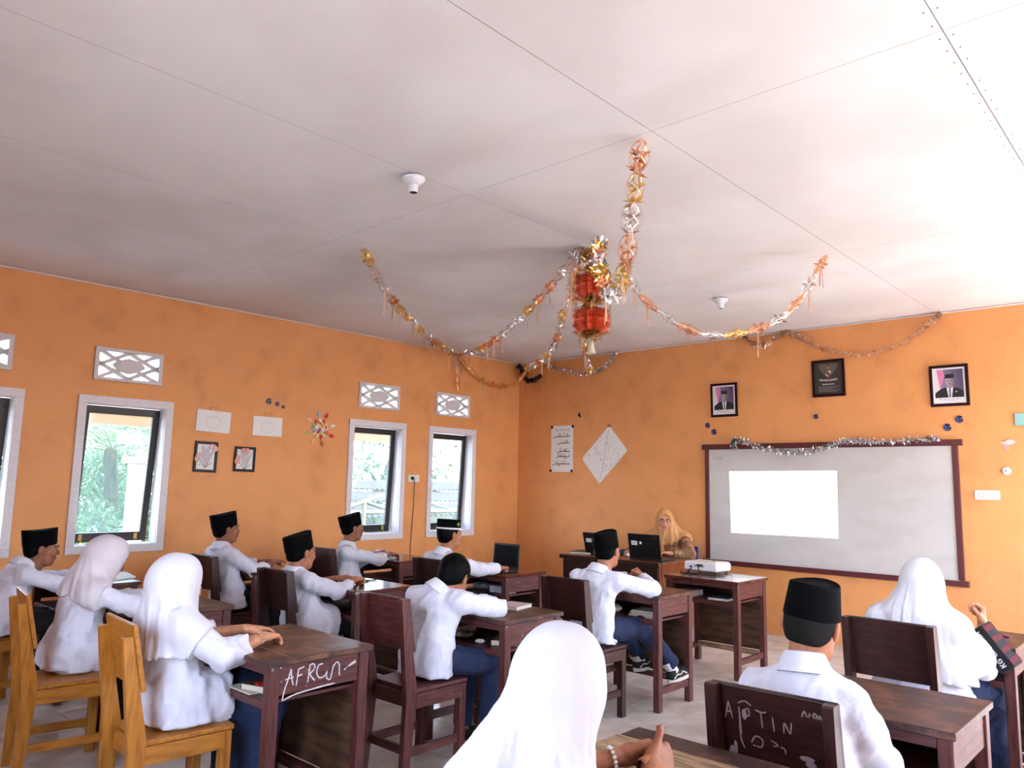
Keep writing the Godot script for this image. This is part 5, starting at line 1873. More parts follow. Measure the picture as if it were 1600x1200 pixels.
	person("girl in white headscarf raising her right hand below the whiteboard's end", {"hip": V.call(5.93, 0.53, 3.70), "neck": V.call(5.94, 0.90, 3.67), "head": V.call(5.95, 1.035, 3.61), "grooves": [[V.call(5.973, 1.125, 3.771), V.call(6.000, 1.052, 3.770), 0.016, 0.012], [V.call(5.878, 1.000, 3.810), V.call(5.993, 1.041, 3.773), 0.01, 0.012], [V.call(5.978, 0.995, 3.783), V.call(6.054, 0.964, 3.766), 0.01, 0.022], [V.call(5.873, 0.980, 3.814), V.call(5.935, 0.946, 3.801), 0.01, 0.012], [V.call(5.935, 0.943, 3.801), V.call(6.017, 0.919, 3.782), 0.01, 0.018], [V.call(5.845, 0.922, 3.831), V.call(5.996, 0.933, 3.786), 0.008, 0.008], [V.call(6.101, 0.899, 3.79), V.call(6.153, 0.733, 3.81), 0.004, 0.010], [V.call(6.065, 1.148, 3.745), V.call(6.073, 1.100, 3.747), 0.006, 0.006]], "look": [8, -8, 0], "wear": "hijab", "legs": "skirt", "cloth": M.navy, "cape": 0.78, "caper": 0.170, "capewide": 1.5, "capearm": 0.85, "capek": 0.09, "hcell": 0.0088, "cell": 0.0105, "drape": 0.010, "tail": 0.3, "flare": 1.05, "skin": M.skin_fair, "scarf": M.hijab,
		"R": {"e": V.call(6.17, 0.66, 3.50), "w": V.call(6.145, 0.835, 3.35), "d": V.call(-0.05, 1.0, -0.15), "n": V.call(-0.9, 0, 0.4), "cuff": 0.75, "pose": "pinch"}, "L": {"e": V.call(5.74, 0.74, 3.52), "w": V.call(5.86, 0.79, 3.34)},
		"kR": V.call(6.13, 0.51, 3.25), "kL": V.call(5.92, 0.50, 3.22), "aR": V.call(6.15, 0.10, 3.22)})
	person("girl in large white headscarf nearest the camera, hands clasped", {"hip": V.call(5.95, 0.54, 6.62), "neck": V.call(5.965, 0.90, 6.53), "head": V.call(5.985, 1.056, 6.455), "grooves": [[V.call(6.003, 1.093, 6.585), V.call(6.017, 0.925, 6.638), 0.008, 0.034], [V.call(5.986, 1.122, 6.591), V.call(5.967, 1.034, 6.638), 0.008, 0.016], [V.call(6.028, 1.178, 6.540), V.call(6.027, 1.156, 6.546), 0.006, 0.008], [V.call(6.011, 1.178, 6.554), V.call(6.004, 1.153, 6.566), 0.006, 0.008]], "look": [10, -12, 4], "wear": "hijab", "legs": "skirt", "cloth": M.navy, "cape": 0.7, "caper": 0.15, "capewide": 1.15, "capearm": 0.6, "drop": 0.1, "sh": [0.14, 0], "hcell": 0.0078, "cell": 0.0095, "drape": 0.013, "skin": M.skin, "scarf": M.hijab_near, "capeshift": V.call(-0.02, 0, 0.02),
		"R": {"e": V.call(6.13, 0.73, 6.35), "w": V.call(5.985, 0.80, 6.10), "d": V.call(0.05, 0.02, -1), "n": V.call(-0.9, -0.3, 0), "cuff": 0.45, "pose": "thumb"}, "L": {"e": V.call(5.74, 0.74, 6.32), "w": V.call(5.90, 0.80, 6.10), "d": V.call(0.45, 0.02, -1), "n": V.call(0.9, -0.35, 0.1), "cuff": 0.5, "pose": "fist"}})
	var te := person("teacher in tan headscarf and glasses behind the open laptop", {"hip": V.call(2.58, 0.55, 0.36), "neck": V.call(2.58, 0.985, 0.40), "head": V.call(2.575, 1.115, 0.45), "yaw": 180 + 20, "look": [180 + 32, -6, 0], "face": "woman", "wear": "hijab", "legs": "skirt", "cape": 0.42, "caper": 0.145, "capewide": 1.1, "capearm": 0.15, "hcell": 0.0085, "cell": 0.0115, "scarf": M.tan_hijab, "shirt": M.batik, "sh": [0.18, 0.0], "girth": 1.15, "big": 1.04, "skin": M.skin_fair, "drape": 0.012, "sleeve": 1.12,
		"L": {"e": V.call(2.92, 0.78, 0.52), "w": V.call(2.80, 0.795, 0.72), "d": V.call(-0.5, 0.1, 0.55), "pose": "rest", "cuff": 0.9}, "R": {"e": V.call(2.30, 0.78, 0.62), "w": V.call(2.38, 0.79, 0.82), "d": V.call(0.2, 0, 1), "cuff": 0.9}})
	# her glasses
	var ht := Transform3D((Basis(Vector3.UP, deg_to_rad(212)) * Basis(Vector3.RIGHT, deg_to_rad(-6))).scaled(Vector3.ONE * 1.04), Vector3(2.575, 1.115, 0.45))
	var gl := thing("glasses", "thin dark glasses worn by the teacher", "glasses", ht.origin)
	gl.basis = ht.basis
	for s in [-1, 1]:
		var g := Geo.new()
		var ring := []
		for k in 17:
			var a := TAU * k / 16.0
			ring.append(Vector3(s * 0.032 + 0.024 * cos(a), 0.004 + 0.019 * sin(a), -0.108))
		g.tube(ring, 0.0018, 6, false)
		put("rim", g, M.frame, gl)
		g = Geo.new()
		g.tube([Vector3(s * 0.056, 0.006, -0.108), Vector3(s * 0.070, 0.006, -0.06)], 0.0016, 6)
		put("temple", g, M.frame, gl)
	var g := Geo.new()
	g.tube([Vector3(-0.009, 0.006, -0.108), Vector3(0, 0.009, -0.110), Vector3(0.009, 0.006, -0.108)], 0.0016, 6)
	put("bridge", g, M.frame, gl)
	# bracelets
	g = Geo.new()
	for k in 14:
		var a := TAU * k / 14.0
		g.ball(Vector3(cos(a) * 0.027, sin(a) * 0.027, 0.0), Vector3.ONE * 0.0055, 8, 5)
	var br := put("bracelet", g, M.ivory)
	br.transform = Transform3D(Basis.looking_at(Vector3(0.16, 0.06, -0.22), Vector3.UP), Vector3(5.886, 0.795, 6.122))
	tag(br, "beaded bracelet on the wrist of the nearest girl", "bracelet")
	g = Geo.new()
	for k in 16:
		var a := TAU * k / 16.0
		g.ball(Vector3(cos(a) * 0.0255, sin(a) * 0.0255, 0.0), Vector3.ONE * 0.004, 6, 4)
	br = put("bracelet", g, M.silver)
	br.transform = Transform3D(Basis.looking_at(Vector3(-0.02, 0.04, -0.18), Vector3.UP), Vector3(3.946, 0.792, 6.0))
	tag(br, "thin bracelet on the right wrist of the girl at the lettered desk", "bracelet")

# ------------------------------------------------------------------ things on the front wall
func picture_tex(kind: int) -> ImageTexture:
	# a plain printed portrait (a sitter in cap and dark suit before a flag), or the eagle crest
	var w := 160
	var h := 208
	var im := Image.create(w, h, false, Image.FORMAT_RGB8)
	if kind < 2:
		im.fill(Color(0.86, 0.84, 0.84))
		for y in range(10, h - 34):
			for x in range(10, w - 10):
				var u := (x - 10) / 140.0
				var v := (y - 10) / 164.0
				var c := Color(0.55, 0.50, 0.60).lerp(Color(0.30, 0.25, 0.36), clampf(u * 1.1 - v * 0.2, 0, 1))
				if u < 0.30 - v * 0.05 + 0.05 * sin(v * 7.0):
					c = Color(0.80, 0.47, 0.62) if u > 0.08 + 0.14 * v else Color(0.86, 0.82, 0.84)
				var cx := 0.52
				# shoulders and suit
				var sh := 0.62 + 0.9 * pow(absf(u - cx), 2.2)
				if v > sh:
					c = Color(0.07, 0.065, 0.085)
					if absf(u - cx) < 0.10 * (1.35 - v) / 0.6:
						c = Color(0.86, 0.85, 0.87)
						if absf(u - cx) < 0.026 + 0.01 * (v - 0.6):
							c = Color(0.36, 0.30, 0.40)
					if kind == 1 and Vector2(u - 0.74, (v - 0.80) * 1.2).length() < 0.03:
						c = Color(0.75, 0.70, 0.72)
				# neck, head, cap
				if absf(u - cx) < 0.085 and v > 0.5 and v < 0.66:
					c = Color(0.58, 0.50, 0.52)
				var e := Vector2((u - cx) / (0.138 if kind == 0 else 0.152), (v - 0.42) / 0.19)
				if e.length() < 1.0:
					c = Color(0.66, 0.58, 0.60).lerp(Color(0.46, 0.39, 0.42), clampf(e.x * 0.6 + 0.3, 0, 1))
					if absf(e.y + 0.05) < 0.07 and absf(absf(e.x) - 0.42) < 0.2:
						c = Color(0.20, 0.16, 0.18)
					if absf(e.y - 0.5) < 0.05 and absf(e.x) < 0.3:
						c = Color(0.38, 0.24, 0.28)
				if absf(u - cx) < 0.150 + 0.02 * (0.3 - v) and v > 0.17 - 0.03 * (u - cx) and v < 0.315 + 0.04 * absf(u - cx):
					c = Color(0.05, 0.045, 0.06)
				im.set_pixel(x, y, c)
		for k in 26:
			if k % 5 != 4:
				im.fill_rect(Rect2i(30 + k * 4, h - 26, 3, 3), Color(0.35, 0.33, 0.36))
		for k in 12:
			im.fill_rect(Rect2i(52 + k * 5, h - 18, 3, 2), Color(0.5, 0.48, 0.5))
	else:
		im.fill(Color(0.17, 0.155, 0.145))
		for y in h:
			for x in w:
				var u := (x / 160.0 - 0.5) * 2.0
				var v := y / 208.0
				var c := im.get_pixel(x, y)
				# wings of the eagle, spread upwards
				var wing := 0.70 * (1.0 - pow(clampf((v - 0.10) / 0.40, 0, 1), 1.6))
				if v > 0.05 and v < 0.50 and absf(u) < wing and absf(u) > 0.05:
					var f := 0.5 + 0.5 * sin(absf(u) * 30.0 + v * 26.0)
					c = Color(0.40, 0.36, 0.31).lerp(Color(0.30, 0.27, 0.23), f)
				if Vector2(u, (v - 0.17) * 2.4).length() < 0.12:
					c = Color(0.48, 0.43, 0.36)
				# shield
				if absf(u) < 0.22 * (1.0 - pow(clampf((v - 0.26) / 0.22, 0, 1), 2.5)) and v > 0.26 and v < 0.48:
					c = Color(0.55, 0.16, 0.14) if (u < 0) == (v < 0.36) else Color(0.72, 0.70, 0.66)
					if Vector2(u, (v - 0.36) * 2.6).length() < 0.09:
						c = Color(0.12, 0.11, 0.10)
				# scroll
				var sy := 0.535 + 0.06 * (0.5 - u * u)
				if absf(v - sy) < 0.026 and absf(u) < 0.66:
					c = Color(0.72, 0.70, 0.66)
					if absf(v - sy) < 0.008 and int(x) % 6 < 3:
						c = Color(0.2, 0.18, 0.17)
				im.set_pixel(x, y, c)
		for k in 9:
			im.fill_rect(Rect2i(44 + k * 8, 140, 6, 8), Color(0.70, 0.68, 0.64))
		for r in 5:
			for k in 22 - (r % 3) * 4:
				im.fill_rect(Rect2i(34 + k * 5, 158 + r * 8, 4, 3), Color(0.55, 0.53, 0.50))
			im.fill_rect(Rect2i(24, 157 + r * 8, 6, 6), Color(0.66, 0.30, 0.28) if r % 2 else Color(0.60, 0.58, 0.54))
	return ImageTexture.create_from_image(im)

func framed(called: String, label: String, cat: String, at: Vector3, w: float, h: float, tilt: float, tex: Texture2D, bw := 0.026) -> void:
	var o := thing(called, label, cat, at)
	o.basis = Basis(Vector3.BACK, tilt) * Basis(Vector3.RIGHT, 0.03)
	for b in [[Vector3(0, h * 0.5 - bw * 0.5, 0), Vector3(w, bw, 0.022)], [Vector3(0, -h * 0.5 + bw * 0.5, 0), Vector3(w, bw, 0.022)], [Vector3(-w * 0.5 + bw * 0.5, 0, 0), Vector3(bw, h - bw * 2, 0.022)], [Vector3(w * 0.5 - bw * 0.5, 0, 0), Vector3(bw, h - bw * 2, 0.022)]]:
		var g := Geo.new()
		g.box(b[0], b[1], 0.004)
		put("frame_bar", g, M.frame, o)
	var g := Geo.new()
	g.quad(Vector3(-w * 0.5 + bw, -h * 0.5 + bw, 0.002), Vector3(w * 0.5 - bw, -h * 0.5 + bw, 0.002), Vector3(w * 0.5 - bw, h * 0.5 - bw, 0.002), Vector3(-w * 0.5 + bw, h * 0.5 - bw, 0.002), Vector3.BACK)
	var m := mat(Color.WHITE, 0.5)
	m.albedo_texture = tex
	put("print", g, m, o)
	g = Geo.new()
	g.box(Vector3(0, 0, -0.006), Vector3(w - 0.01, h - 0.01, 0.008), 0.001)
	put("backing", g, M.ply, o)

func small_dot(at: Vector3, r: float, label: String, left := false) -> void:
	# a crumpled disc of dark blue and red foil paper pinned on the wall
	var o := thing("foil_dot", label, "decoration", at, PI / 2 if left else 0.0, "dark blue foil dots pinned on the walls")
	var g := Geo.new()
	var p := PackedVector2Array()
	for k in 14:
		var a := TAU * k / 14.0 + 0.5
		if k == 0:
			p.append(Vector2.ZERO)
		p.append(Vector2(cos(a), sin(a)) * r)
	g.prism(p, 0.0, 0.006)
	put("disc", g, colored(Color(0.09, 0.10, 0.26), 0.35), o)
	g = Geo.new()
	var q := PackedVector2Array()
	for k in 7:
		var a := PI * k / 6.0 + 2.2
		q.append(Vector2(cos(a), sin(a)) * r * 0.9)
	g.prism(q, 0.0061, 0.012)
	put("fold", g, colored(Color(0.22, 0.30, 0.52), 0.35), o)
	g = Geo.new()
	g.ball(Vector3(r * 0.2, -r * 0.2, 0.01), Vector3(r * 0.35, r * 0.3, 0.006), 8, 5)
	put("centre", g, colored(Color(0.30, 0.06, 0.05), 0.4), o)

func wall_socket(called: String, label: String, at: Vector3, turn: float, w := 0.165, plug := false) -> void:
	var o := thing(called, label, "socket", at, turn)
	var g := Geo.new()
	g.box(Vector3(0, 0, 0.005), Vector3(w, 0.082, 0.010), 0.003)
	put("cover_plate", g, M.white_plastic, o)
	g = Geo.new()
	g.lathe([Vector2(0.021, 0.010), Vector2(0.023, 0.013), Vector2(0.020, 0.0135), Vector2(0.019, 0.006), Vector2(0, 0.006)], 20)
	put("outlet", g, M.dark_grey if plug else colored(Color(0.55, 0.55, 0.56), 0.4), o, Transform3D(Basis(Vector3.RIGHT, PI / 2), Vector3(-w * 0.24, 0, 0)))
	g = Geo.new()
	g.box(Vector3(w * 0.24, 0, 0.0115), Vector3(w * 0.36, 0.058, 0.006), 0.002)
	put("rocker_switch", g, M.ivory, o)

func tinsel(called: String, label: String, path: Array, r: float, m: Material, density := 1.0, group := "") -> void:
	# a core thread with foil fringe standing out all round it
	var o := thing(called, label, "garland", Vector3.ZERO, 0.0, group)
	var pts := smooth_path(path, 10)
	var g := Geo.new()
	g.tube(pts, 0.004, 5)
	put("thread", g, m, o)
	g = Geo.new()
	var len := 0.0
	for i in pts.size() - 1:
		len += (pts[i] as Vector3).distance_to(pts[i + 1])
	var n := int(len * 900.0 * density)
	for k in n:
		var t := rng.randf() * (pts.size() - 1.001)
		var i := int(t)
		var p: Vector3 = (pts[i] as Vector3).lerp(pts[i + 1], t - i)
		var f: Vector3 = ((pts[i + 1] as Vector3) - pts[i]).normalized()
		var d := Vector3(rng.randfn(), rng.randfn(), rng.randfn())
		d = (d - f * d.dot(f) * 0.7).normalized()
		var s := d.cross(f + Vector3(rng.randfn(), rng.randfn(), rng.randfn()) * 0.5).normalized() * 0.0055
		var e := p + d * r * rng.randf_range(0.55, 1.1)
		g.quad(p - s, p + s, e + s * 0.8, e - s * 0.8, s.cross(d))
	var fr := put("fringe", g, m, o)
	fr.set_meta("kind", "stuff")

func smooth_path(path: Array, k := 8) -> Array:
	var out := []
	for i in path.size() - 1:
		for j in k:
			out.append((path[i] as Vector3).cubic_interpolate(path[i + 1], path[maxi(i - 1, 0)], path[mini(i + 2, path.size() - 1)], float(j) / k))
	out.append(path[-1])
	return out

func build_front_wall_things() -> void:
	framed("framed_portrait", "framed portrait of a man in cap and suit, above the whiteboard's left end", "picture", Vector3(3.072, 2.444, 0.016), 0.318, 0.372, 0.0, picture_tex(0))
	framed("framed_crest", "framed dark poster with an eagle crest, middle of the three frames", "picture", Vector3(4.216, 2.598, 0.016), 0.325, 0.375, 0.0, picture_tex(2))
	framed("framed_portrait", "framed portrait of a man in cap and suit, above the whiteboard's right end", "picture", Vector3(5.297, 2.445, 0.016), 0.318, 0.378, 0.0, picture_tex(1))
	# whiteboard
	var b := thing("whiteboard", "large whiteboard in a dark maroon frame on the front wall", "whiteboard", Vector3(4.088, 1.306, 0.0))
	var g := Geo.new()
	g.box(Vector3(0, 0, 0.012), Vector3(2.44, 1.22, 0.016), 0.002)
	put("writing_surface", g, M.board, b)
	for f in [[Vector3(0.0, 0.62, 0.016), Vector3(2.58, 0.058, 0.034)], [Vector3(-0.005, -0.625, 0.02), Vector3(2.58, 0.05, 0.045)], [Vector3(-1.228, 0, 0.015), Vector3(0.05, 1.19, 0.03)], [Vector3(1.228, 0, 0.015), Vector3(0.05, 1.19, 0.03)]]:
		g = Geo.new()
		g.box(f[0], f[1], 0.004)
		put("frame_bar", g, M.boardframe, b)
	var wr := [[[0, 0.0], [0.0, 0.03]], [[0.012, 0.03], [0.03, 0.03], [0.022, 0.0]], [[0.04, 0.0], [0.05, 0.03], [0.06, 0.0]], [[0.07, 0.015], [0.08, 0.03], [0.09, 0.01], [0.075, 0.002]], [[0.1, 0.0], [0.1, 0.03], [0.12, 0.02], [0.1, 0.012], [0.122, 0.0]]]
	put("marker_writing", strokes(wr, Transform3D(Basis(), Vector3(-1.16, 0.48, 0.0206)), 0.004), M.pencil, b)
	var sm := []
	for k in 9:
		var x := rng.randf_range(0.0, 0.9)
		var y := rng.randf_range(-0.45, 0.3)
		sm.append([[x, y], [x + 0.06, y + rng.randf_range(-0.01, 0.01)], [x + rng.randf_range(0.1, 0.22), y + rng.randf_range(-0.02, 0.02)]])
	put("smudge_lines", strokes(sm, Transform3D(Basis(), Vector3(0.05, 0.0, 0.0204)), 0.002), colored(Color(0.72, 0.70, 0.69), 0.5), b)
	# the projector's picture on it: a lit page
	var im := Image.create(256, 150, false, Image.FORMAT_RGB8)
	im.fill(Color(0.97, 0.98, 0.99))
	im.fill_rect(Rect2i(0, 18, 6, 120), Color(0.72, 0.80, 0.80))
	im.fill_rect(Rect2i(60, 118, 42, 9), Color(0.66, 0.84, 0.86))
	im.fill_rect(Rect2i(186, 124, 10, 4), Color(0.88, 0.92, 0.94))
	for r in 7:
		im.fill_rect(Rect2i(66, 24 + r * 12, 60 + (r * 37) % 50, 2), Color(0.93, 0.95, 0.96))
	var pm := StandardMaterial3D.new()
	pm.albedo_color = Color(0.9, 0.9, 0.9)
	pm.emission_enabled = true
	pm.emission_texture = ImageTexture.create_from_image(im)
	pm.emission = Color.BLACK
	pm.emission_energy_multiplier = 0.16
	g = Geo.new()
	g.quad(Vector3(3.135, 1.004, 0.0225), Vector3(4.262, 1.012, 0.0225), Vector3(4.270, 1.668, 0.0225), Vector3(3.125, 1.658, 0.0225), Vector3.BACK)
	tag(put("projected_screen", g, pm), "bright white projected page on the left half of the whiteboard", "projection")
	var al := AreaLight3D.new()
	al.name = "projected_screen_light"
	al.area_size = Vector2(1.12, 0.64)
	al.light_energy = 0.012
	al.light_color = Color(0.95, 0.98, 1.0)
	al.shadow_enabled = true
	al.position = Vector3(3.70, 1.335, 0.032)
	al.rotation.y = PI
	add_child(al)
	tinsel("tinsel_garland", "silver tinsel draped along the whiteboard's top edge", [Vector3(3.21, 1.90, 0.06), Vector3(3.20, 1.985, 0.06), Vector3(3.31, 1.985, 0.06), Vector3(3.55, 1.90, 0.06), Vector3(3.85, 1.855, 0.06), Vector3(4.15, 1.89, 0.06), Vector3(4.41, 1.965, 0.06), Vector3(4.6, 1.945, 0.06), Vector3(4.95, 1.95, 0.06), Vector3(5.2, 1.965, 0.06)], 0.042, M.silver, 1.1, "tinsel garlands")
	# calligraphy sheet, taped at its corners
	var c := thing("calligraphy_sheet", "white sheet with five lines of black Arabic calligraphy, taped at its corners", "poster", Vector3(0.772, 1.943, 0.004))
	g = Geo.new()
	g.box(Vector3.ZERO, Vector3(0.365, 0.60, 0.003), 0.001)
	put("sheet", g, M.paper, c)
	var rows := [[0.155, 0.23, 3], [0.07, 0.155, 2], [-0.04, 0.16, 1], [-0.105, 0.19, 4], [-0.20, 0.24, 5]]
	var ln := []
	for r in rows:
		var y: float = r[0]
		var x := 0.125
		var x1: float = 0.125 - r[1]
		rng.seed = 100 + r[2]
		# a base line that dips into bowls, with teeth, tall strokes and dots
		var l := []
		while x > x1:
			l.append([x, y + rng.randf_range(-0.004, 0.004)])
			l.append([x - 0.008, y + rng.randf_range(0.008, 0.016)])
			l.append([x - 0.016, y - 0.002])
			x -= rng.randf_range(0.018, 0.03)
		l.append([x - 0.02, y - 0.014])
		l.append([x - 0.034, y - 0.004])
		ln.append(l)
		var n := int(r[1] * 34)
		for k in n:
			var xx := lerpf(0.12, x1, (k + rng.randf()) / n)
			var t := rng.randf()
			if t < 0.4:
				ln.append([[xx, y], [xx + 0.002, y + rng.randf_range(0.034, 0.056)]])
			elif t < 0.7:
				ln.append([[xx, y + 0.046], [xx - 0.016, y + 0.036]])
			elif t < 0.85:
				ln.append([[xx, y - 0.012], [xx - 0.005, y - 0.013]])
			else:
				ln.append([[xx, y + 0.004], [xx - 0.012, y - 0.02], [xx - 0.03, y - 0.018], [xx - 0.036, y - 0.004]])
	put("calligraphy", strokes(ln, Transform3D(Basis(), Vector3(0.0, 0.0, 0.0022)), 0.0075), M.ink, c)
	rng.seed = 321
	g = Geo.new()
	for k in 16:
		if k % 6 != 4:
			g.box(Vector3(-0.11 + k * 0.0155, 0.245, 0.0018), Vector3(0.012, 0.018, 0.001), 0.0003)
	put("heading", g, colored(Color(0.72, 0.70, 0.69), 0.8), c)
	for p in [[-0.17, 0.285], [0.175, 0.285], [-0.185, -0.285], [0.165, -0.285]]:
		g = Geo.new()
		g.box(Vector3(p[0], p[1], 0.003), Vector3(0.034, 0.034, 0.003), 0.001, Basis(Vector3.BACK, 0.6 + p[0]))
		put("tape", g, M.frame, c)
	# kite-shaped drawing
	var k4 := thing("kite_drawing", "tilted kite-shaped white paper with pencilled leaves", "drawing", Vector3(1.44, 1.86, 0.004))
	g = Geo.new()
	g.prism(PackedVector2Array([Vector2(0.065, 0.345), Vector2(0.095, 0.34), Vector2(0.345, 0.055), Vector2(0.345, 0.04), Vector2(-0.06, -0.355), Vector2(-0.075, -0.352), Vector2(-0.33, -0.062), Vector2(-0.325, -0.03)]), -0.0015, 0.0015)
	put("sheet", g, M.paper, k4)
	ln = [[[0.078, 0.33], [0.03, 0.1], [0.0, -0.1], [-0.066, -0.34]]]
	put("fold_line", strokes(ln, Transform3D(Basis(), Vector3(0, 0, 0.0022)), 0.006), colored(Color(0.70, 0.66, 0.63), 0.8), k4)
	ln = []
	while ln.size() < 74:
		var p := Vector2(rng.randf_range(-0.3, 0.32), rng.randf_range(-0.32, 0.32))
		if absf(p.x + p.y * 0.25) * 1.15 + absf(p.y) * 0.95 < 0.29:
			var d := Vector2.from_angle(rng.randf_range(-1.2, 1.2)) * rng.randf_range(0.012, 0.03)
			var nn := d.orthogonal() * 0.3
			ln.append([[p.x, p.y], [p.x + d.x * 0.5 + nn.x, p.y + d.y * 0.5 + nn.y], [p.x + d.x, p.y + d.y]])
	put("pencil_leaves", strokes(ln, Transform3D(Basis(), Vector3(0, 0, 0.002)), 0.0038), M.pencil, k4)
	g = Geo.new()
	g.box(Vector3(0.08, 0.355, 0.002), Vector3(0.05, 0.03, 0.002), 0.0005)
	put("tape", g, colored(Color(0.60, 0.36, 0.20), 0.6), k4)
	# small dark paper diamond above the calligraphy
	g = Geo.new()
	g.prism(PackedVector2Array([Vector2(0.0, 0.036), Vector2(0.022, -0.01), Vector2(0.028, -0.034), Vector2(-0.004, -0.026), Vector2(-0.02, 0.0)]), 0.001, 0.006)
	var dd := put("paper_scrap", g, M.frame)
	dd.position = Vector3(1.048, 2.372, 0)
	tag(dd, "small dark diamond scrap of paper above the calligraphy sheet", "scrap")
	small_dot(Vector3(2.863, 2.17, 0.002), 0.030, "dark blue foil dot below the left portrait, upper of two")
	small_dot(Vector3(2.94, 2.095, 0.002), 0.032, "dark blue foil dot below the left portrait, lower of two by the whiteboard corner")
	small_dot(Vector3(4.075, 2.215, 0.002), 0.024, "small faded blue foil scrap below the eagle crest")
	small_dot(Vector3(5.262, 2.065, 0.002), 0.034, "blue foil dot nearest the whiteboard, below the right portrait")
	small_dot(Vector3(5.362, 2.135, 0.002), 0.034, "blue foil dot closest under the right portrait")
	wall_socket("wall_socket", "white socket and switch plate right of the whiteboard", Vector3(5.545, 1.462, 0.0), 0.0, 0.19)
	# round white rosette, pink paper butterfly, pale blue card at the frame's edge
	var rt := thing("round_cap", "round white plastic cap on the wall above the right socket", "fitting", Vector3(5.70, 1.672, 0.0))
	g = Geo.new()
	g.lathe([Vector2(0.034, 0), Vector2(0.033, 0.012), Vector2(0.024, 0.02), Vector2(0.008, 0.022), Vector2(0, 0.022)], 22)
	put("dome", g, M.white_plastic, rt, Transform3D(Basis(Vector3.RIGHT, PI / 2)))
	g = Geo.new()
	g.lathe([Vector2(0.009, 0.0215), Vector2(0.008, 0.025), Vector2(0, 0.0255)], 12)
	put("stud", g, colored(Color(0.62, 0.66, 0.70), 0.4), rt, Transform3D(Basis(Vector3.RIGHT, PI / 2)))
	var bf := thing("paper_butterfly", "pale pink paper butterfly at the right, above the round cap", "decoration", Vector3(5.70, 1.905, 0.004))
	for s in [[0.25, 0.075, 0.03], [-1.3, 0.055, 0.028], [2.6, 0.03, 0.012]]:
		g = Geo.new()
		var pl := PackedVector2Array()
		for k in 12:
			var a := TAU * k / 12.0
			pl.append(Vector2(s[1] * 0.5 + cos(a) * s[1] * 0.55, sin(a) * s[2]))
		g.prism(pl, 0.0, 0.002)
		put("wing", g, colored(Color(0.90, 0.72, 0.72), 0.8), bf, Transform3D(Basis(Vector3.BACK, s[0]) * Basis(Vector3.RIGHT, 0.35)))
	g = Geo.new()
	g.box(Vector3(5.87, 2.113, 0.008), Vector3(0.17, 0.108, 0.012), 0.003)
	tag(put("notice_card", g, colored(Color(0.55, 0.72, 0.70), 0.5)), "pale blue green card cut off at the right edge of the photo", "card")

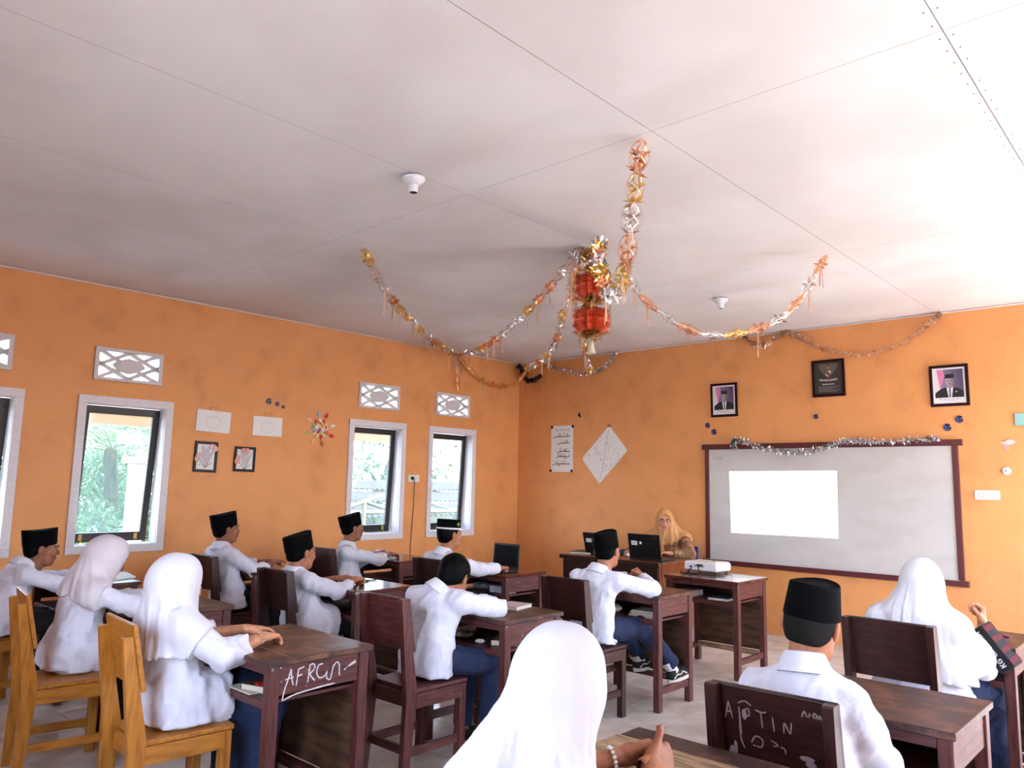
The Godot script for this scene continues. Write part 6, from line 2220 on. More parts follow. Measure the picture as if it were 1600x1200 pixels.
# ------------------------------------------------------------------ things on the left wall
func build_left_wall_things() -> void:
	# local x runs towards -z (to the right as one faces the wall)
	var face := func(y: float, z: float) -> Vector3: return Vector3(0.004, y, z)
	var lab := ["white drawing sheet on a hook, above the left tulip picture", "white drawing sheet on a hook, nearer the paper flower"]
	var spots := [[2.012, 4.352, 0.34, 0.205, -0.035], [2.002, 3.782, 0.325, 0.195, 0.0]]
	for k in 2:
		var s = spots[k]
		var o := thing("drawing_sheet", lab[k], "drawing", face.call(s[0], s[1]), PI / 2, "white drawing sheets on the left wall")
		o.rotate_object_local(Vector3.BACK, s[4])
		var g := Geo.new()
		g.box(Vector3(0, 0, 0.002), Vector3(s[2], s[3], 0.006), 0.002)
		put("sheet", g, M.paper, o)
		g = Geo.new()
		g.tube([Vector3(-0.045, 0.10, 0.003), Vector3(-0.042, 0.135, 0.003), Vector3(0.04, 0.132, 0.003), Vector3(0.042, 0.10, 0.003)], 0.0022, 6)
		put("hanger", g, M.rawwood, o)
		var ln := []
		for j in 9:
			var a := j * 0.7
			ln.append([[0.07 * cos(a), 0.045 * sin(a)], [0.08 * cos(a + 0.4), 0.06 * sin(a + 0.4)], [0.065 * cos(a + 0.8), 0.05 * sin(a + 0.9)]])
		put("pencil_sketch", strokes(ln, Transform3D(Basis(), Vector3(0, -0.01, 0.0056)), 0.006), colored(Color(0.82, 0.80, 0.74), 0.8), o)
	var fl := [["tulip picture in a dark frame, left of the pair, its flowers reaching over the frame", 1.672, 4.408, 0.225, 0.29, Color(0.88, 0.74, 0.72), -0.02], ["tulip picture in a dark frame, right of the pair, with deeper pink flowers", 1.664, 4.012, 0.222, 0.245, Color(0.86, 0.60, 0.58), -0.01]]
	for f in fl:
		var w: float = f[3]
		var h: float = f[4]
		var o := thing("tulip_picture", f[0], "picture", face.call(f[1], f[2]), PI / 2, "framed tulip pictures on the left wall")
		o.rotate_object_local(Vector3.BACK, f[6])
		for b in [[Vector3(0, h * 0.5 - 0.013, 0.008), Vector3(w, 0.026, 0.016)], [Vector3(0, -h * 0.5 + 0.013, 0.008), Vector3(w, 0.026, 0.016)], [Vector3(-w * 0.5 + 0.012, 0, 0.008), Vector3(0.024, h - 0.052, 0.016)], [Vector3(w * 0.5 - 0.012, 0, 0.008), Vector3(0.024, h - 0.052, 0.016)]]:
			var g := Geo.new()
			g.box(b[0], b[1], 0.002)
			put("frame_bar", g, M.frame, o)
		var g := Geo.new()
		g.box(Vector3(0, 0, 0.003), Vector3(w - 0.04, h - 0.045, 0.004), 0.001)
		put("sheet", g, M.paper, o)
		var ln := [[[0.0, -0.10], [-0.01, -0.02], [-0.004, 0.06]], [[0.0, -0.10], [-0.04, -0.05], [-0.062, 0.0]], [[0.0, -0.10], [0.03, -0.05], [0.06, 0.03], [0.066, 0.06]], [[0.0, -0.105], [0.03, -0.075], [0.062, -0.055]], [[-0.06, -0.072], [-0.045, -0.074]]]
		put("stalks", strokes(ln, Transform3D(Basis(), Vector3(0, 0, 0.0056)), 0.0055), colored(Color(0.30, 0.29, 0.30), 0.8), o)
		# grey petals drawn on the sheet, and real paper petals standing proud
		for p in [[-0.02, 0.02, 0.022, 0.09, 0.15], [0.012, 0.015, 0.02, 0.085, -0.1], [0.04, 0.0, 0.014, 0.08, -0.45]]:
			g = Geo.new()
			g.ball(Vector3.ZERO, Vector3(p[2], p[3], 0.0012), 14, 8)
			put("petal", g, colored(Color(0.78, 0.74, 0.75), 0.8), o, Transform3D(Basis(Vector3.BACK, p[4]), Vector3(p[0], p[1], 0.0058)))
		for p in [[-0.085, -0.02, 0.3], [-0.075, 0.01, -0.3], [0.05 if f[2] > 4.2 else -0.02, 0.10 if f[2] > 4.2 else 0.085, -0.6], [0.085 if f[2] > 4.2 else 0.02, 0.085, 0.5]]:
			g = Geo.new()
			g.ball(Vector3.ZERO, Vector3(0.034, 0.026, 0.006), 14, 8)
			put("petal", g, colored(f[5], 0.8), o, Transform3D(Basis(Vector3.BACK, p[2] + 0.8) * Basis(Vector3.UP, 0.3), Vector3(p[0], p[1], 0.019)))
	# paper flower of many coloured leaves
	var pf := thing("paper_flower", "round burst of many coloured paper leaves on the left wall", "decoration", face.call(2.02, 3.165), PI / 2)
	var cols := [Color(0.78, 0.13, 0.12), Color(0.90, 0.70, 0.68), Color(0.62, 0.72, 0.30), Color(0.90, 0.86, 0.84), Color(0.88, 0.76, 0.48), Color(0.60, 0.68, 0.76), Color(0.82, 0.36, 0.15)]
	var leaf := func(r0: float, a: float, l: float, w: float, c: Color, lift: float) -> void:
		var g := Geo.new()
		var n := 8
		var prev := []
		for i in n + 1:
			var u := float(i) / n
			var hw := w * sin(PI * pow(u, 0.8)) * 0.5
			var z := 0.006 + lift * sin(PI * u) * 0.02
			var row := [g.vert(Vector3(r0 + l * u, -hw, z - 0.005), Vector3(0, -0.4, 1)), g.vert(Vector3(r0 + l * u, 0, z + 0.003), Vector3(0, 0, 1)), g.vert(Vector3(r0 + l * u, hw, z - 0.005), Vector3(0, 0.4, 1))]
			if i:
				for j in 2:
					g.tri(prev[j], row[j], row[j + 1])
					g.tri(prev[j], row[j + 1], prev[j + 1])
			prev = row
		put("paper_leaf", g, colored(c, 0.75), pf, Transform3D(Basis(Vector3.BACK, a)))
	for k in 12:
		leaf.call(0.02, TAU * k / 12.0 + 0.1, 0.10, 0.042, cols[(k * 3 + 1) % 7], 0.6)
	for k in 12:
		leaf.call(0.0, TAU * (k + 0.5) / 12.0, 0.085, 0.045, cols[(k * 2) % 7], 1.2)
	for k in 9:
		leaf.call(0.0, TAU * (k + 0.2) / 9.0, 0.055, 0.034, cols[(k * 5 + 3) % 7], 2.0)
	var oc := [3, 0, 5, 1, 2, 4, 6, 0]
	for k in 8:
		leaf.call(0.128, TAU * k / 8.0 + 0.25 + 0.1 * sin(k * 2.0), 0.068, 0.036, cols[oc[k]], 0.5)
	# three little foil moons
	small_dot(Vector3(0.002, 2.259, 3.784), 0.030, "largest of the three small foil dots above the second drawing sheet", true)
	small_dot(Vector3(0.002, 2.238, 3.688), 0.024, "middle one of the three small foil dots on the left wall", true)
	small_dot(Vector3(0.002, 2.216, 3.618), 0.018, "smallest of the three small foil dots, next to the paper flower", true)
	# socket with a plug and its cord
	wall_socket("wall_socket", "white wall socket between the two far windows, a plug in it", Vector3(0.0, 1.518, 1.838), PI / 2, 0.165, true)
	var cd := thing("socket_cable", "thin dark cord hanging from the socket between the windows", "cord", Vector3(0.0, 0, 1.87))
	var g := Geo.new()
	g.tube(smooth_path([Vector3(0.022, 1.52, 0.0), Vector3(0.04, 1.50, -0.01), Vector3(0.022, 1.42, -0.03), Vector3(0.012, 1.1, -0.03), Vector3(0.012, 0.75, -0.01), Vector3(0.02, 0.3, 0.0), Vector3(0.03, 0.02, 0.03)]), 0.0035, 6)
	put("cord", g, M.rubber, cd)
	g = Geo.new()
	g.lathe([Vector2(0, 0.0), Vector2(0.017, 0.0), Vector2(0.017, 0.018), Vector2(0.010, 0.028), Vector2(0, 0.03)], 14)
	put("plug", g, M.rubber, cd, Transform3D(Basis(Vector3.BACK, -PI / 2), Vector3(0.008, 1.52, 0.0)))

# ------------------------------------------------------------------ things on and in the desks
func laptop(label: String, at: Vector3, turn: float, w: float, d: float, open_deg: float, stickers: bool) -> void:
	# hinge at the origin's back edge (-z), keyboard towards +z
	var o := thing("laptop", label, "laptop", at, turn)
	var g := Geo.new()
	g.box(Vector3(0, 0.010, 0), Vector3(w, 0.020, d), 0.005)
	put("base", g, M.black_plastic, o)
	g = Geo.new()
	for r in 5:
		for k in 13:
			g.box(Vector3(-w * 0.42 + k * w * 0.07, 0.0212, -d * 0.36 + r * 0.019), Vector3(w * 0.06, 0.003, 0.015), 0.001)
	var ky := put("keys", g, M.dark_grey, o)
	ky.set_meta("kind", "stuff")
	var t := Transform3D(Basis(Vector3.RIGHT, deg_to_rad(open_deg - 90.0) * -1.0), Vector3(0, 0.018, -d * 0.5 + 0.006))
	g = Geo.new()
	g.box(Vector3(0, d * 0.5, -0.004), Vector3(w, d, 0.010), 0.004)
	put("lid", g, M.black_plastic, o, t)
	g = Geo.new()
	g.box(Vector3(0, d * 0.51, 0.0012), Vector3(w - 0.026, d - 0.034, 0.001), 0.0003)
	put("screen", g, M.screen_off, o, t)
	if stickers:
		g = Geo.new()
		g.box(Vector3(w * 0.30, d * 0.62, -0.0093), Vector3(0.070, 0.042, 0.0008), 0.0002)
		put("sticker", g, M.paper, o, t)
		g = Geo.new()
		for k in 6:
			g.box(Vector3(w * 0.30 - 0.022 + k * 0.009, d * 0.62 + 0.008, -0.0098), Vector3(0.006, 0.004, 0.0004), 0.0001)
			g.box(Vector3(w * 0.30 - 0.022 + k * 0.009, d * 0.62 - 0.006, -0.0098), Vector3(0.006, 0.004, 0.0004), 0.0001)
		put("sticker_print", g, M.ink, o, t)
		g = Geo.new()
		g.box(Vector3(w * 0.10, d * 0.64, -0.0093), Vector3(0.026, 0.024, 0.0008), 0.0002)
		put("sticker", g, M.white_plastic, o, t)
		g = Geo.new()
		for k in 5:
			g.box(Vector3(-w * 0.38 + k * 0.010, d * 0.86, -0.0093), Vector3(0.007, 0.005, 0.0006), 0.0001)
		put("maker_mark", g, colored(Color(0.35, 0.35, 0.37), 0.3), o, t)

func book(called: String, label: String, at: Vector3, turn: float, size: Vector3, cover: Color, pages := true) -> Node3D:
	var o := thing(called, label, "book", at, turn)
	var g := Geo.new()
	for s in [-1, 1]:
		g.box(Vector3(0, size.y * 0.5 + s * (size.y * 0.5 - 0.001), 0), Vector3(size.x, 0.002, size.z), 0.0006)
	g.box(Vector3(-size.x * 0.5 + 0.001, size.y * 0.5, 0), Vector3(0.002, size.y, size.z), 0.0006)
	put("cover", g, colored(cover, 0.5), o)
	g = Geo.new()
	g.box(Vector3(0.0, size.y * 0.5, 0), Vector3(size.x - 0.006, size.y - 0.004, size.z - 0.006), 0.0005)
	put("pages", g, M.paper_b, o)
	return o

func crumple(called: String, label: String, cat: String, at: Vector3, r: Vector3, m: Material, sd: int) -> void:
	var f := Field.new(-r * 1.6, r * 1.6, minf(r.x, minf(r.y, r.z)) * 0.22)
	f.ell(Vector3.ZERO, r, 0.01)
	var nz := FastNoiseLite.new()
	nz.seed = sd
	nz.frequency = 0.55 / r.y
	f.swell(func(p): return r.y * 0.4 * (0.3 - absf(nz.get_noise_3dv(p)) * 2.0), r.y)
	var g := Geo.new()
	f.mesh_into(g)
	var o := put(called, g, m)
	o.position = at
	tag(o, label, cat)

func build_desk_things() -> void:
	var T := DESK_H
	laptop("open black laptop with its dark screen facing the boy in the flat cap", Vector3(2.545, T, 3.04), 0.0, 0.30, 0.205, 94.0, false)
	laptop("black laptop with white stickers, standing before the teacher", Vector3(2.80, T, 1.06), PI, 0.37, 0.245, 100.0, true)
	laptop("black laptop with one white sticker, at the far end of the teacher's desk", Vector3(2.17, T, 0.99), PI + 0.05, 0.34, 0.225, 106.0, true)
	book("closed_folder", "dark closed folder lying on the far left corner of the teacher's desk", Vector3(1.93, T, 1.03), 0.25, Vector3(0.24, 0.022, 0.30), Color(0.05, 0.035, 0.04))
	# projector
	var o := thing("projector", "white projector lying on the maroon desk beside the whiteboard", "projector", Vector3(3.715, T, 1.62), -0.06)
	var g := Geo.new()
	g.box(Vector3(0, 0.053, 0), Vector3(0.325, 0.078, 0.245), 0.016)
	put("body", g, M.white_plastic, o)
	g = Geo.new()
	g.box(Vector3(0, 0.0935, 0.0), Vector3(0.27, 0.003, 0.19), 0.001)
	put("top_panel", g, M.ivory, o)
	g = Geo.new()
	for k in 3:
		g.lathe([Vector2(0, 0), Vector2(0.007 - k * 0.001, 0), Vector2(0.007 - k * 0.001, 0.002), Vector2(0, 0.0025)], 12)
	g.lathe([Vector2(0.012, 0.0), Vector2(0.02, 0.0), Vector2(0.019, 0.003), Vector2(0.013, 0.003)], 18)
	put("control_ring", g, colored(Color(0.6, 0.6, 0.62), 0.4), o, Transform3D(Basis(), Vector3(0.05, 0.095, -0.02)))
	g = Geo.new()
	g.tube([Vector3(0.08, 0.055, -0.118), Vector3(0.08, 0.055, -0.132)], 0.032, 20)
	put("lens_ring", g, M.dark_grey, o)
	g = Geo.new()
	g.ball(Vector3(0.08, 0.055, -0.131), Vector3(0.024, 0.024, 0.006), 16, 8)
	put("lens", g, M.screen_off, o)
	g = Geo.new()
	for k in 9:
		g.box(Vector3(-0.05 + k * 0.011, 0.058, 0.1228), Vector3(0.005, 0.022, 0.002), 0.0005)
	put("port_slots", g, M.dark_grey, o)
	g = Geo.new()
	g.box(Vector3(0.0, 0.064, 0.123), Vector3(0.06, 0.016, 0.003), 0.001)
	g.box(Vector3(-0.09, 0.05, 0.123), Vector3(0.025, 0.014, 0.003), 0.001)
	put("connector_panel", g, M.black_plastic, o)
	for sx in [-1, 1]:
		for sz in [-1, 1]:
			g = Geo.new()
			g.tube([Vector3(sx * 0.13, 0.0, sz * 0.09), Vector3(sx * 0.13, 0.018, sz * 0.09)], 0.011, 10)
			put("foot", g, M.rubber, o)
	g = Geo.new()
	g.tube(smooth_path([Vector3(2.93, T + 0.012, 1.02), Vector3(3.0, T + 0.012, 1.16), Vector3(3.04, T + 0.006, 1.26), Vector3(3.10, T - 0.15, 1.36), Vector3(3.30, T - 0.30, 1.55), Vector3(3.50, T - 0.12, 1.76), Vector3(3.565, T + 0.01, 1.80), Vector3(3.60, T + 0.006, 1.86), Vector3(3.75, T + 0.006, 1.85), Vector3(3.72, T + 0.03, 1.79), Vector3(3.70, T + 0.055, 1.752)]), 0.004, 6)
	tag(put("video_cable", g, M.rubber), "black cable from the teacher's laptop to the projector", "cable")
	g = Geo.new()
	g.tube(smooth_path([Vector3(3.64, T + 0.05, 1.752), Vector3(3.63, T + 0.01, 1.80), Vector3(3.66, T + 0.006, 1.93), Vector3(3.80, T + 0.006, 1.95), Vector3(3.93, T + 0.006, 1.92), Vector3(4.0, T + 0.006, 1.86)]), 0.0035, 6)
	tag(put("projector_cable", g, M.rubber), "short black power lead curled in front of the projector", "cable")
	# teacher's small things
	o = thing("mouse", "white computer mouse beside the teacher's open laptop", "mouse", Vector3(2.43, T, 0.93), 0.4)
	g = Geo.new()
	g.ball(Vector3(0, 0.014, 0), Vector3(0.03, 0.018, 0.05), 16, 10)
	put("shell", g, M.white_plastic, o)
	g = Geo.new()
	g.box(Vector3(0, 0.031, 0.02), Vector3(0.006, 0.005, 0.014), 0.002)
	put("wheel", g, M.dark_grey, o)
	o = thing("pen_case", "small blue case between the two laptops on the teacher's desk", "case", Vector3(2.28, T, 0.74), 0.5)
	g = Geo.new()
	g.box(Vector3(0, 0.025, 0), Vector3(0.16, 0.05, 0.07), 0.018)
	put("case_body", g, colored(Color(0.10, 0.28, 0.50), 0.6), o)
	g = Geo.new()
	g.box(Vector3(0, 0.0505, 0), Vector3(0.13, 0.003, 0.006), 0.001)
	put("zip", g, M.dark_grey, o)
	# books of the pupils
	book("book", "pale book with blue cover, topmost of the pile beside the lettered desk", Vector3(2.27, T + 0.036, 5.60), 0.15, Vector3(0.15, 0.018, 0.21), Color(0.50, 0.60, 0.66))
	book("book", "pinkish thick book, lower one of the pile on the desk with books", Vector3(2.26, T, 5.60), 0.05, Vector3(0.155, 0.036, 0.215), Color(0.70, 0.55, 0.50))
	o = thing("open_book", "open book with curved white pages on the desk below the palm window", "book", Vector3(1.16, T, 5.62), 0.35)
	for s in [-1.0, 1.0]:
		g = Geo.new()
		var prev := []
		for i in 11:
			var u := i / 10.0
			var y := 0.012 + 0.030 * sin(PI * pow(u, 0.55)) * (1.0 - 0.35 * u)
			var row := [g.vert(Vector3(s * u * 0.155, y, -0.11), Vector3(-s * 0.1, 1, 0)), g.vert(Vector3(s * u * 0.155, y, 0.11), Vector3(-s * 0.1, 1, 0))]
			if i:
				g.tri(prev[0], prev[1], row[1])
				g.tri(prev[0], row[1], row[0])
			prev = row
		g.box(Vector3(s * 0.078, 0.006, 0), Vector3(0.15, 0.012, 0.215), 0.002)
		put("page_block", g, M.paper, o)
	g = Geo.new()
	g.box(Vector3(0, 0.001, 0), Vector3(0.32, 0.002, 0.226), 0.0005)
	put("cover", g, colored(Color(0.35, 0.5, 0.5), 0.5), o)
	# in the shelves
	for k in 4:
		book("notebook", ["topmost notebook of the stack in the sneaker boy's desk", "second notebook of the stack in the sneaker boy's desk", "third notebook of the stack in the sneaker boy's desk", "bottom notebook of the stack in the sneaker boy's desk"][k], Vector3(4.07 - k * 0.006, 0.586 + (3 - k) * 0.0105, 3.10 + 0.008 * (k % 2)), 0.1 - k * 0.06, Vector3(0.20, 0.010, 0.16), [Color(0.62, 0.60, 0.58), Color(0.66, 0.50, 0.34), Color(0.55, 0.56, 0.60), Color(0.62, 0.52, 0.42)][k])
	crumple("crumpled_paper", "crumpled white paper lying in the sneaker boy's desk", "paper", Vector3(3.80, 0.612, 3.13), Vector3(0.05, 0.026, 0.045), M.paper, 3)
	crumple("crumpled_cloth", "pale crumpled cloth in the desk shelf of the bare-headed boy", "cloth", Vector3(3.73, 0.606, 4.58), Vector3(0.085, 0.02, 0.06), colored(Color(0.62, 0.68, 0.66), 0.9), 5)
	book("book", "tan book pushed into the desk shelf of the bare-headed boy", Vector3(4.03, 0.586, 4.50), 0.5, Vector3(0.15, 0.028, 0.20), Color(0.62, 0.43, 0.30))
	crumple("crumpled_paper", "white paper scrap beside the tan book in the shelf", "paper", Vector3(3.925, 0.596, 4.62), Vector3(0.03, 0.010, 0.026), M.paper, 8)
	o = thing("clear_box", "clear plastic box in the shelf under the single open laptop", "box", Vector3(2.66, 0.586, 3.09), 0.15)
	var cl := mat(Color(0.85, 0.87, 0.88, 0.35), 0.12)
	cl.transparency = BaseMaterial3D.TRANSPARENCY_ALPHA
	g = Geo.new()
	g.box(Vector3(0, 0.03, 0), Vector3(0.20, 0.055, 0.11), 0.006)
	put("box_body", g, cl, o)
	g = Geo.new()
	g.box(Vector3(0, 0.060, 0), Vector3(0.205, 0.008, 0.115), 0.003)
	put("box_lid", g, colored(Color(0.50, 0.50, 0.52), 0.4), o)
	crumple("plastic_bag", "crumpled grey plastic bag in the shelf under the single open laptop", "bag", Vector3(2.38, 0.62, 3.05), Vector3(0.09, 0.034, 0.07), colored(Color(0.40, 0.41, 0.43), 0.35), 11)
	book("notebook", "pink notebook lying on the bare-headed boy's desk beyond his arm", Vector3(3.92, T, 4.34), 0.2, Vector3(0.15, 0.02, 0.18), Color(0.74, 0.66, 0.68))
	book("book", "brown book in the shelf of the lettered desk", Vector3(4.0, 0.586, 5.93), 0.3, Vector3(0.20, 0.03, 0.24), Color(0.34, 0.22, 0.17))
	g = Geo.new()
	g.box(Vector3(3.86, 0.5895, 6.035), Vector3(0.36, 0.006, 0.10), 0.001)
	tag(put("ruler_board", g, M.paper_b), "pale flat board sticking out of the lettered desk's shelf", "board")
	g = Geo.new()
	g.box(Vector3(4.02, 0.620, 6.03), Vector3(0.03, 0.012, 0.03), 0.003)
	tag(put("eraser", g, colored(Color(0.70, 0.10, 0.06), 0.6)), "small red eraser in the lettered desk's shelf", "eraser")
	book("book", "greyish books edge in the projector desk's shelf", Vector3(3.72, 0.586, 1.95), 0.0, Vector3(0.16, 0.05, 0.2), Color(0.36, 0.36, 0.34))
	book("notebook", "blue notebook in the projector desk's shelf", Vector3(4.03, 0.586, 1.96), 0.1, Vector3(0.17, 0.02, 0.2), Color(0.18, 0.36, 0.46))
	crumple("brown_bag", "brown cloth bag in the shelf below the second window", "bag", Vector3(1.33, 0.615, 3.05), Vector3(0.085, 0.03, 0.07), colored(Color(0.42, 0.27, 0.19), 0.9), 14)
	# pens and a paper ring
	var pens := [[Vector3(2.47, T + 0.005, 4.36), 0.3, Color(0.05, 0.05, 0.06), "black pen lying on the glossy desk, nearer the window's reflection"], [Vector3(2.58, T + 0.005, 4.45), 0.7, Color(0.16, 0.10, 0.08), "brown pencil lying on the glossy desk by the boy's hand"], [Vector3(2.40, T + 0.005, 4.27), -0.4, Color(0.06, 0.06, 0.08), "short dark pen at the far side of the glossy desk"], [Vector3(6.15, T + 0.005, 3.10), 1.1, Color(0.52, 0.30, 0.85), "violet pen on the desk at the right photo edge"]]
	for p in pens:
		var q := thing("pen", p[3], "pen", p[0], p[1])
		g = Geo.new()
		g.tube([Vector3(0, 0, -0.07), Vector3(0, 0, -0.062), Vector3(0, 0, 0.07)], [0.0012, 0.0045, 0.0045], 8)
		put("barrel", g, colored(p[2], 0.4), q)
		g = Geo.new()
		g.tube([Vector3(0, 0, 0.025), Vector3(0, 0, 0.072)], 0.0052, 8)
		put("pen_cap", g, colored((p[2] as Color).darkened(0.4), 0.4), q)
	g = Geo.new()
	var ring := []
	for k in 21:
		var a := TAU * k / 20.0
		ring.append(Vector3(cos(a) * 0.045, 0.004 + 0.012 * (1 + sin(a * 2.0)) * 0.5, sin(a) * 0.03))
	g.tube(ring, 0.004, 6, false)
	g.box(Vector3(0.01, 0.003, 0.05), Vector3(0.09, 0.006, 0.07), 0.002)
	var rr := put("paper_scrap", g, M.paper)
	rr.position = Vector3(1.16, T, 3.02)
	tag(rr, "white paper scrap under the hand of the boy by the second window", "paper")
	# the red and black book that leans on the right-hand desk
	o = thing("plaid_book", "red and black book with pale letters on its spine, leaning on the right-hand desk", "book", Vector3(6.215, 0.752, 3.455))
	o.basis = Basis(Vector3.BACK, -0.93) * Basis(Vector3.RIGHT, 0.12)
	g = Geo.new()
	g.box(Vector3(0, 0, 0), Vector3(0.215, 0.075, 0.13), 0.006)
	put("cover", g, colored(Color(0.09, 0.06, 0.075), 0.85), o)
	g = Geo.new()
	for k in 4:
		g.box(Vector3(-0.085 + k * 0.055, 0.0379, -0.0), Vector3(0.026, 0.0012, 0.126), 0.0004)
	put("plaid_band", g, colored(Color(0.36, 0.015, 0.04), 0.85), o)
	g = Geo.new()
	g.box(Vector3(0, 0.0, 0.0655), Vector3(0.205, 0.046, 0.0012), 0.0004)
	put("spine_label", g, colored(Color(0.03, 0.025, 0.035), 0.8), o)
	var tx := TextMesh.new()
	tx.text = "KG GAMMA"
	tx.font_size = 30
	tx.pixel_size = 0.0011
	tx.depth = 0.001
	var sf := SystemFont.new()
	sf.font_names = PackedStringArray(["Droid Sans"])
	sf.font_weight = 700
	tx.font = sf
	put("spine_letters", tx, M.chalk, o, Transform3D(Basis(Vector3.BACK, PI), Vector3(0, 0.0, 0.0668)))

# ------------------------------------------------------------------ foil garlands
var foil_links := []
var foil_stars := []

func make_foil() -> void:
	# a cut-foil tube stretched into a net: crossing ribs between two end rings, one unit long along z
	for kind in 3:
		var g := Geo.new()
		var R := [0.042, 0.047, 0.038][kind] as float
		var rad := func(t: float) -> float: return R * (0.28 + 0.72 * pow(sin(PI * clampf(t, 0.0, 1.0)), 0.6))
		for s in [-1.0, 1.0]:
			for k in 6:
				var pts := []
				var a0 := TAU * k / 6.0
				for i in 9:
					var t := i / 8.0
					var a: float = a0 + s * t * 2.6
					var r: float = rad.call(t)
					pts.append(Vector3(cos(a) * r, sin(a) * r * 0.72, t))
				for i in 8:
					var p: Vector3 = pts[i]
					var q: Vector3 = pts[i + 1]
					var nn := Vector3(p.x + q.x, p.y + q.y, 0).normalized()
					var w := (q - p).cross(nn).normalized() * 0.0021
					w.z *= 4.0
					g.quad(p - w, p + w, q + w, q - w, nn)
		for e in [-1.0, 1.0]:
			# the two uncut edges, which read as lines
			var pts := []
			for i in 11:
				var t := i / 10.0
				pts.append(Vector3(e * (rad.call(t) as float) * 1.02, 0, t))
			for i in 10:
				var w := Vector3(0, 0.0036, 0)
				g.quad((pts[i] as Vector3) - w, (pts[i] as Vector3) + w, (pts[i + 1] as Vector3) + w, (pts[i + 1] as Vector3) - w, Vector3(e, 0, 0))
		foil_links.append(g.mesh())
	for kind in 3:
		var g := Geo.new()
		var tips: int = [6, 5, 7][kind]
		# folded tips: each a bent kite standing off the middle
		for k in tips:
			var a := TAU * k / tips + rng.randf() * 0.3
			var d := Vector3(cos(a), sin(a), 0)
			var s := Vector3(-sin(a), cos(a), 0)
			var L := 0.046 + rng.randf() * 0.014
			var lift := rng.randf_range(-0.018, 0.018)
			var m := d * L * 0.42
			var nn := (Vector3(0, 0, 1) + s * rng.randf_range(-0.9, 0.9) + d * rng.randf_range(-0.6, 0.6)).normalized()
			var n2 := (Vector3(0, 0, 1) - s * rng.randf_range(0.2, 0.9)).normalized()
			var a0 := g.vert(d * 0.008, nn)
			var a1 := g.vert(m + s * 0.016 + Vector3(0, 0, lift), nn)
			var a2 := g.vert(d * L + Vector3(0, 0, lift * 1.6), nn)
			g.tri(a0, a1, a2)
			var b0 := g.vert(d * 0.008, n2)
			var b1 := g.vert(m - s * 0.016 + Vector3(0, 0, lift), n2)
			var b2 := g.vert(d * L + Vector3(0, 0, lift * 1.6), n2)
			g.tri(b0, b2, b1)
		foil_stars.append(g.mesh())

func tassel_geo(l: float) -> Geo:
	var g := Geo.new()
	for k in 3:
		var x := (k - 1) * 0.006
		var b := rng.randf_range(-0.012, 0.012)
		g.quad(Vector3(x - 0.003, 0, 0), Vector3(x + 0.003, 0, 0), Vector3(x + 0.003 + b, -l * (0.85 + 0.1 * k), b), Vector3(x - 0.003 + b, -l * (0.85 + 0.1 * k), b), Vector3(0.3 * (k - 1), 0, 1))
	return g

func garland(label: String, path: Array, tones: Array, step := 0.20, fat := 1.0, first_star := true, tassels := true) -> void:
	var o := thing("foil_garland", label, "garland", Vector3.ZERO, 0.0, "cut foil garlands under the ceiling")
	var pts := smooth_path(path, 12)
	# walk along it in equal steps
	var cuts := [pts[0]]
	var left := step
	var total := 0.0
	for i in pts.size() - 1:
		total += (pts[i] as Vector3).distance_to(pts[i + 1])
	var n := maxi(2, int(round(total / step)))
	step = total / n
	left = step
	for i in pts.size() - 1:
		var a: Vector3 = pts[i]
		var b: Vector3 = pts[i + 1]
		var d := a.distance_to(b)
		while d >= left and cuts.size() < n:
			a = a.move_toward(b, left)
			d = a.distance_to(b)
			cuts.append(a)
			left = step
		left -= d
	cuts.append(pts[-1])
	for k in cuts.size() - 1:
		var a: Vector3 = cuts[k]
		var b: Vector3 = cuts[k + 1]
		var f := (b - a).normalized()
		var m: Material = M[tones[k % tones.size()]]
		var bs := Basis.looking_at(f, Vector3.UP if absf(f.y) < 0.95 else Vector3.RIGHT)
		bs = Basis(bs.x * fat, bs.y * fat, -bs.z * a.distance_to(b))
		put("foil_link", foil_links[k % 3], m, o, Transform3D(bs, a))
		var mid := a.lerp(b, 0.5)
		for t in ([0.5, 0.02] if fat > 1.05 else [0.5]):
			var sb := Basis.looking_at(f, Vector3.UP if absf(f.y) < 0.95 else Vector3.RIGHT) * Basis(Vector3.BACK, rng.randf() * TAU)
			put("foil_star", foil_stars[rng.randi() % 3], m, o, Transform3D(sb.scaled_local(Vector3.ONE * rng.randf_range(0.85, 1.15) * lerpf(1.0, fat, 0.6)), a.lerp(b, t)))
		if tassels and (k % 2 == 0 or rng.randf() < 0.5):
			put("tassel", tassel_geo(rng.randf_range(0.13, 0.2)), M.strip, o, Transform3D(Basis(Vector3.UP, rng.randf() * TAU), mid + Vector3(0, -0.02, 0)))

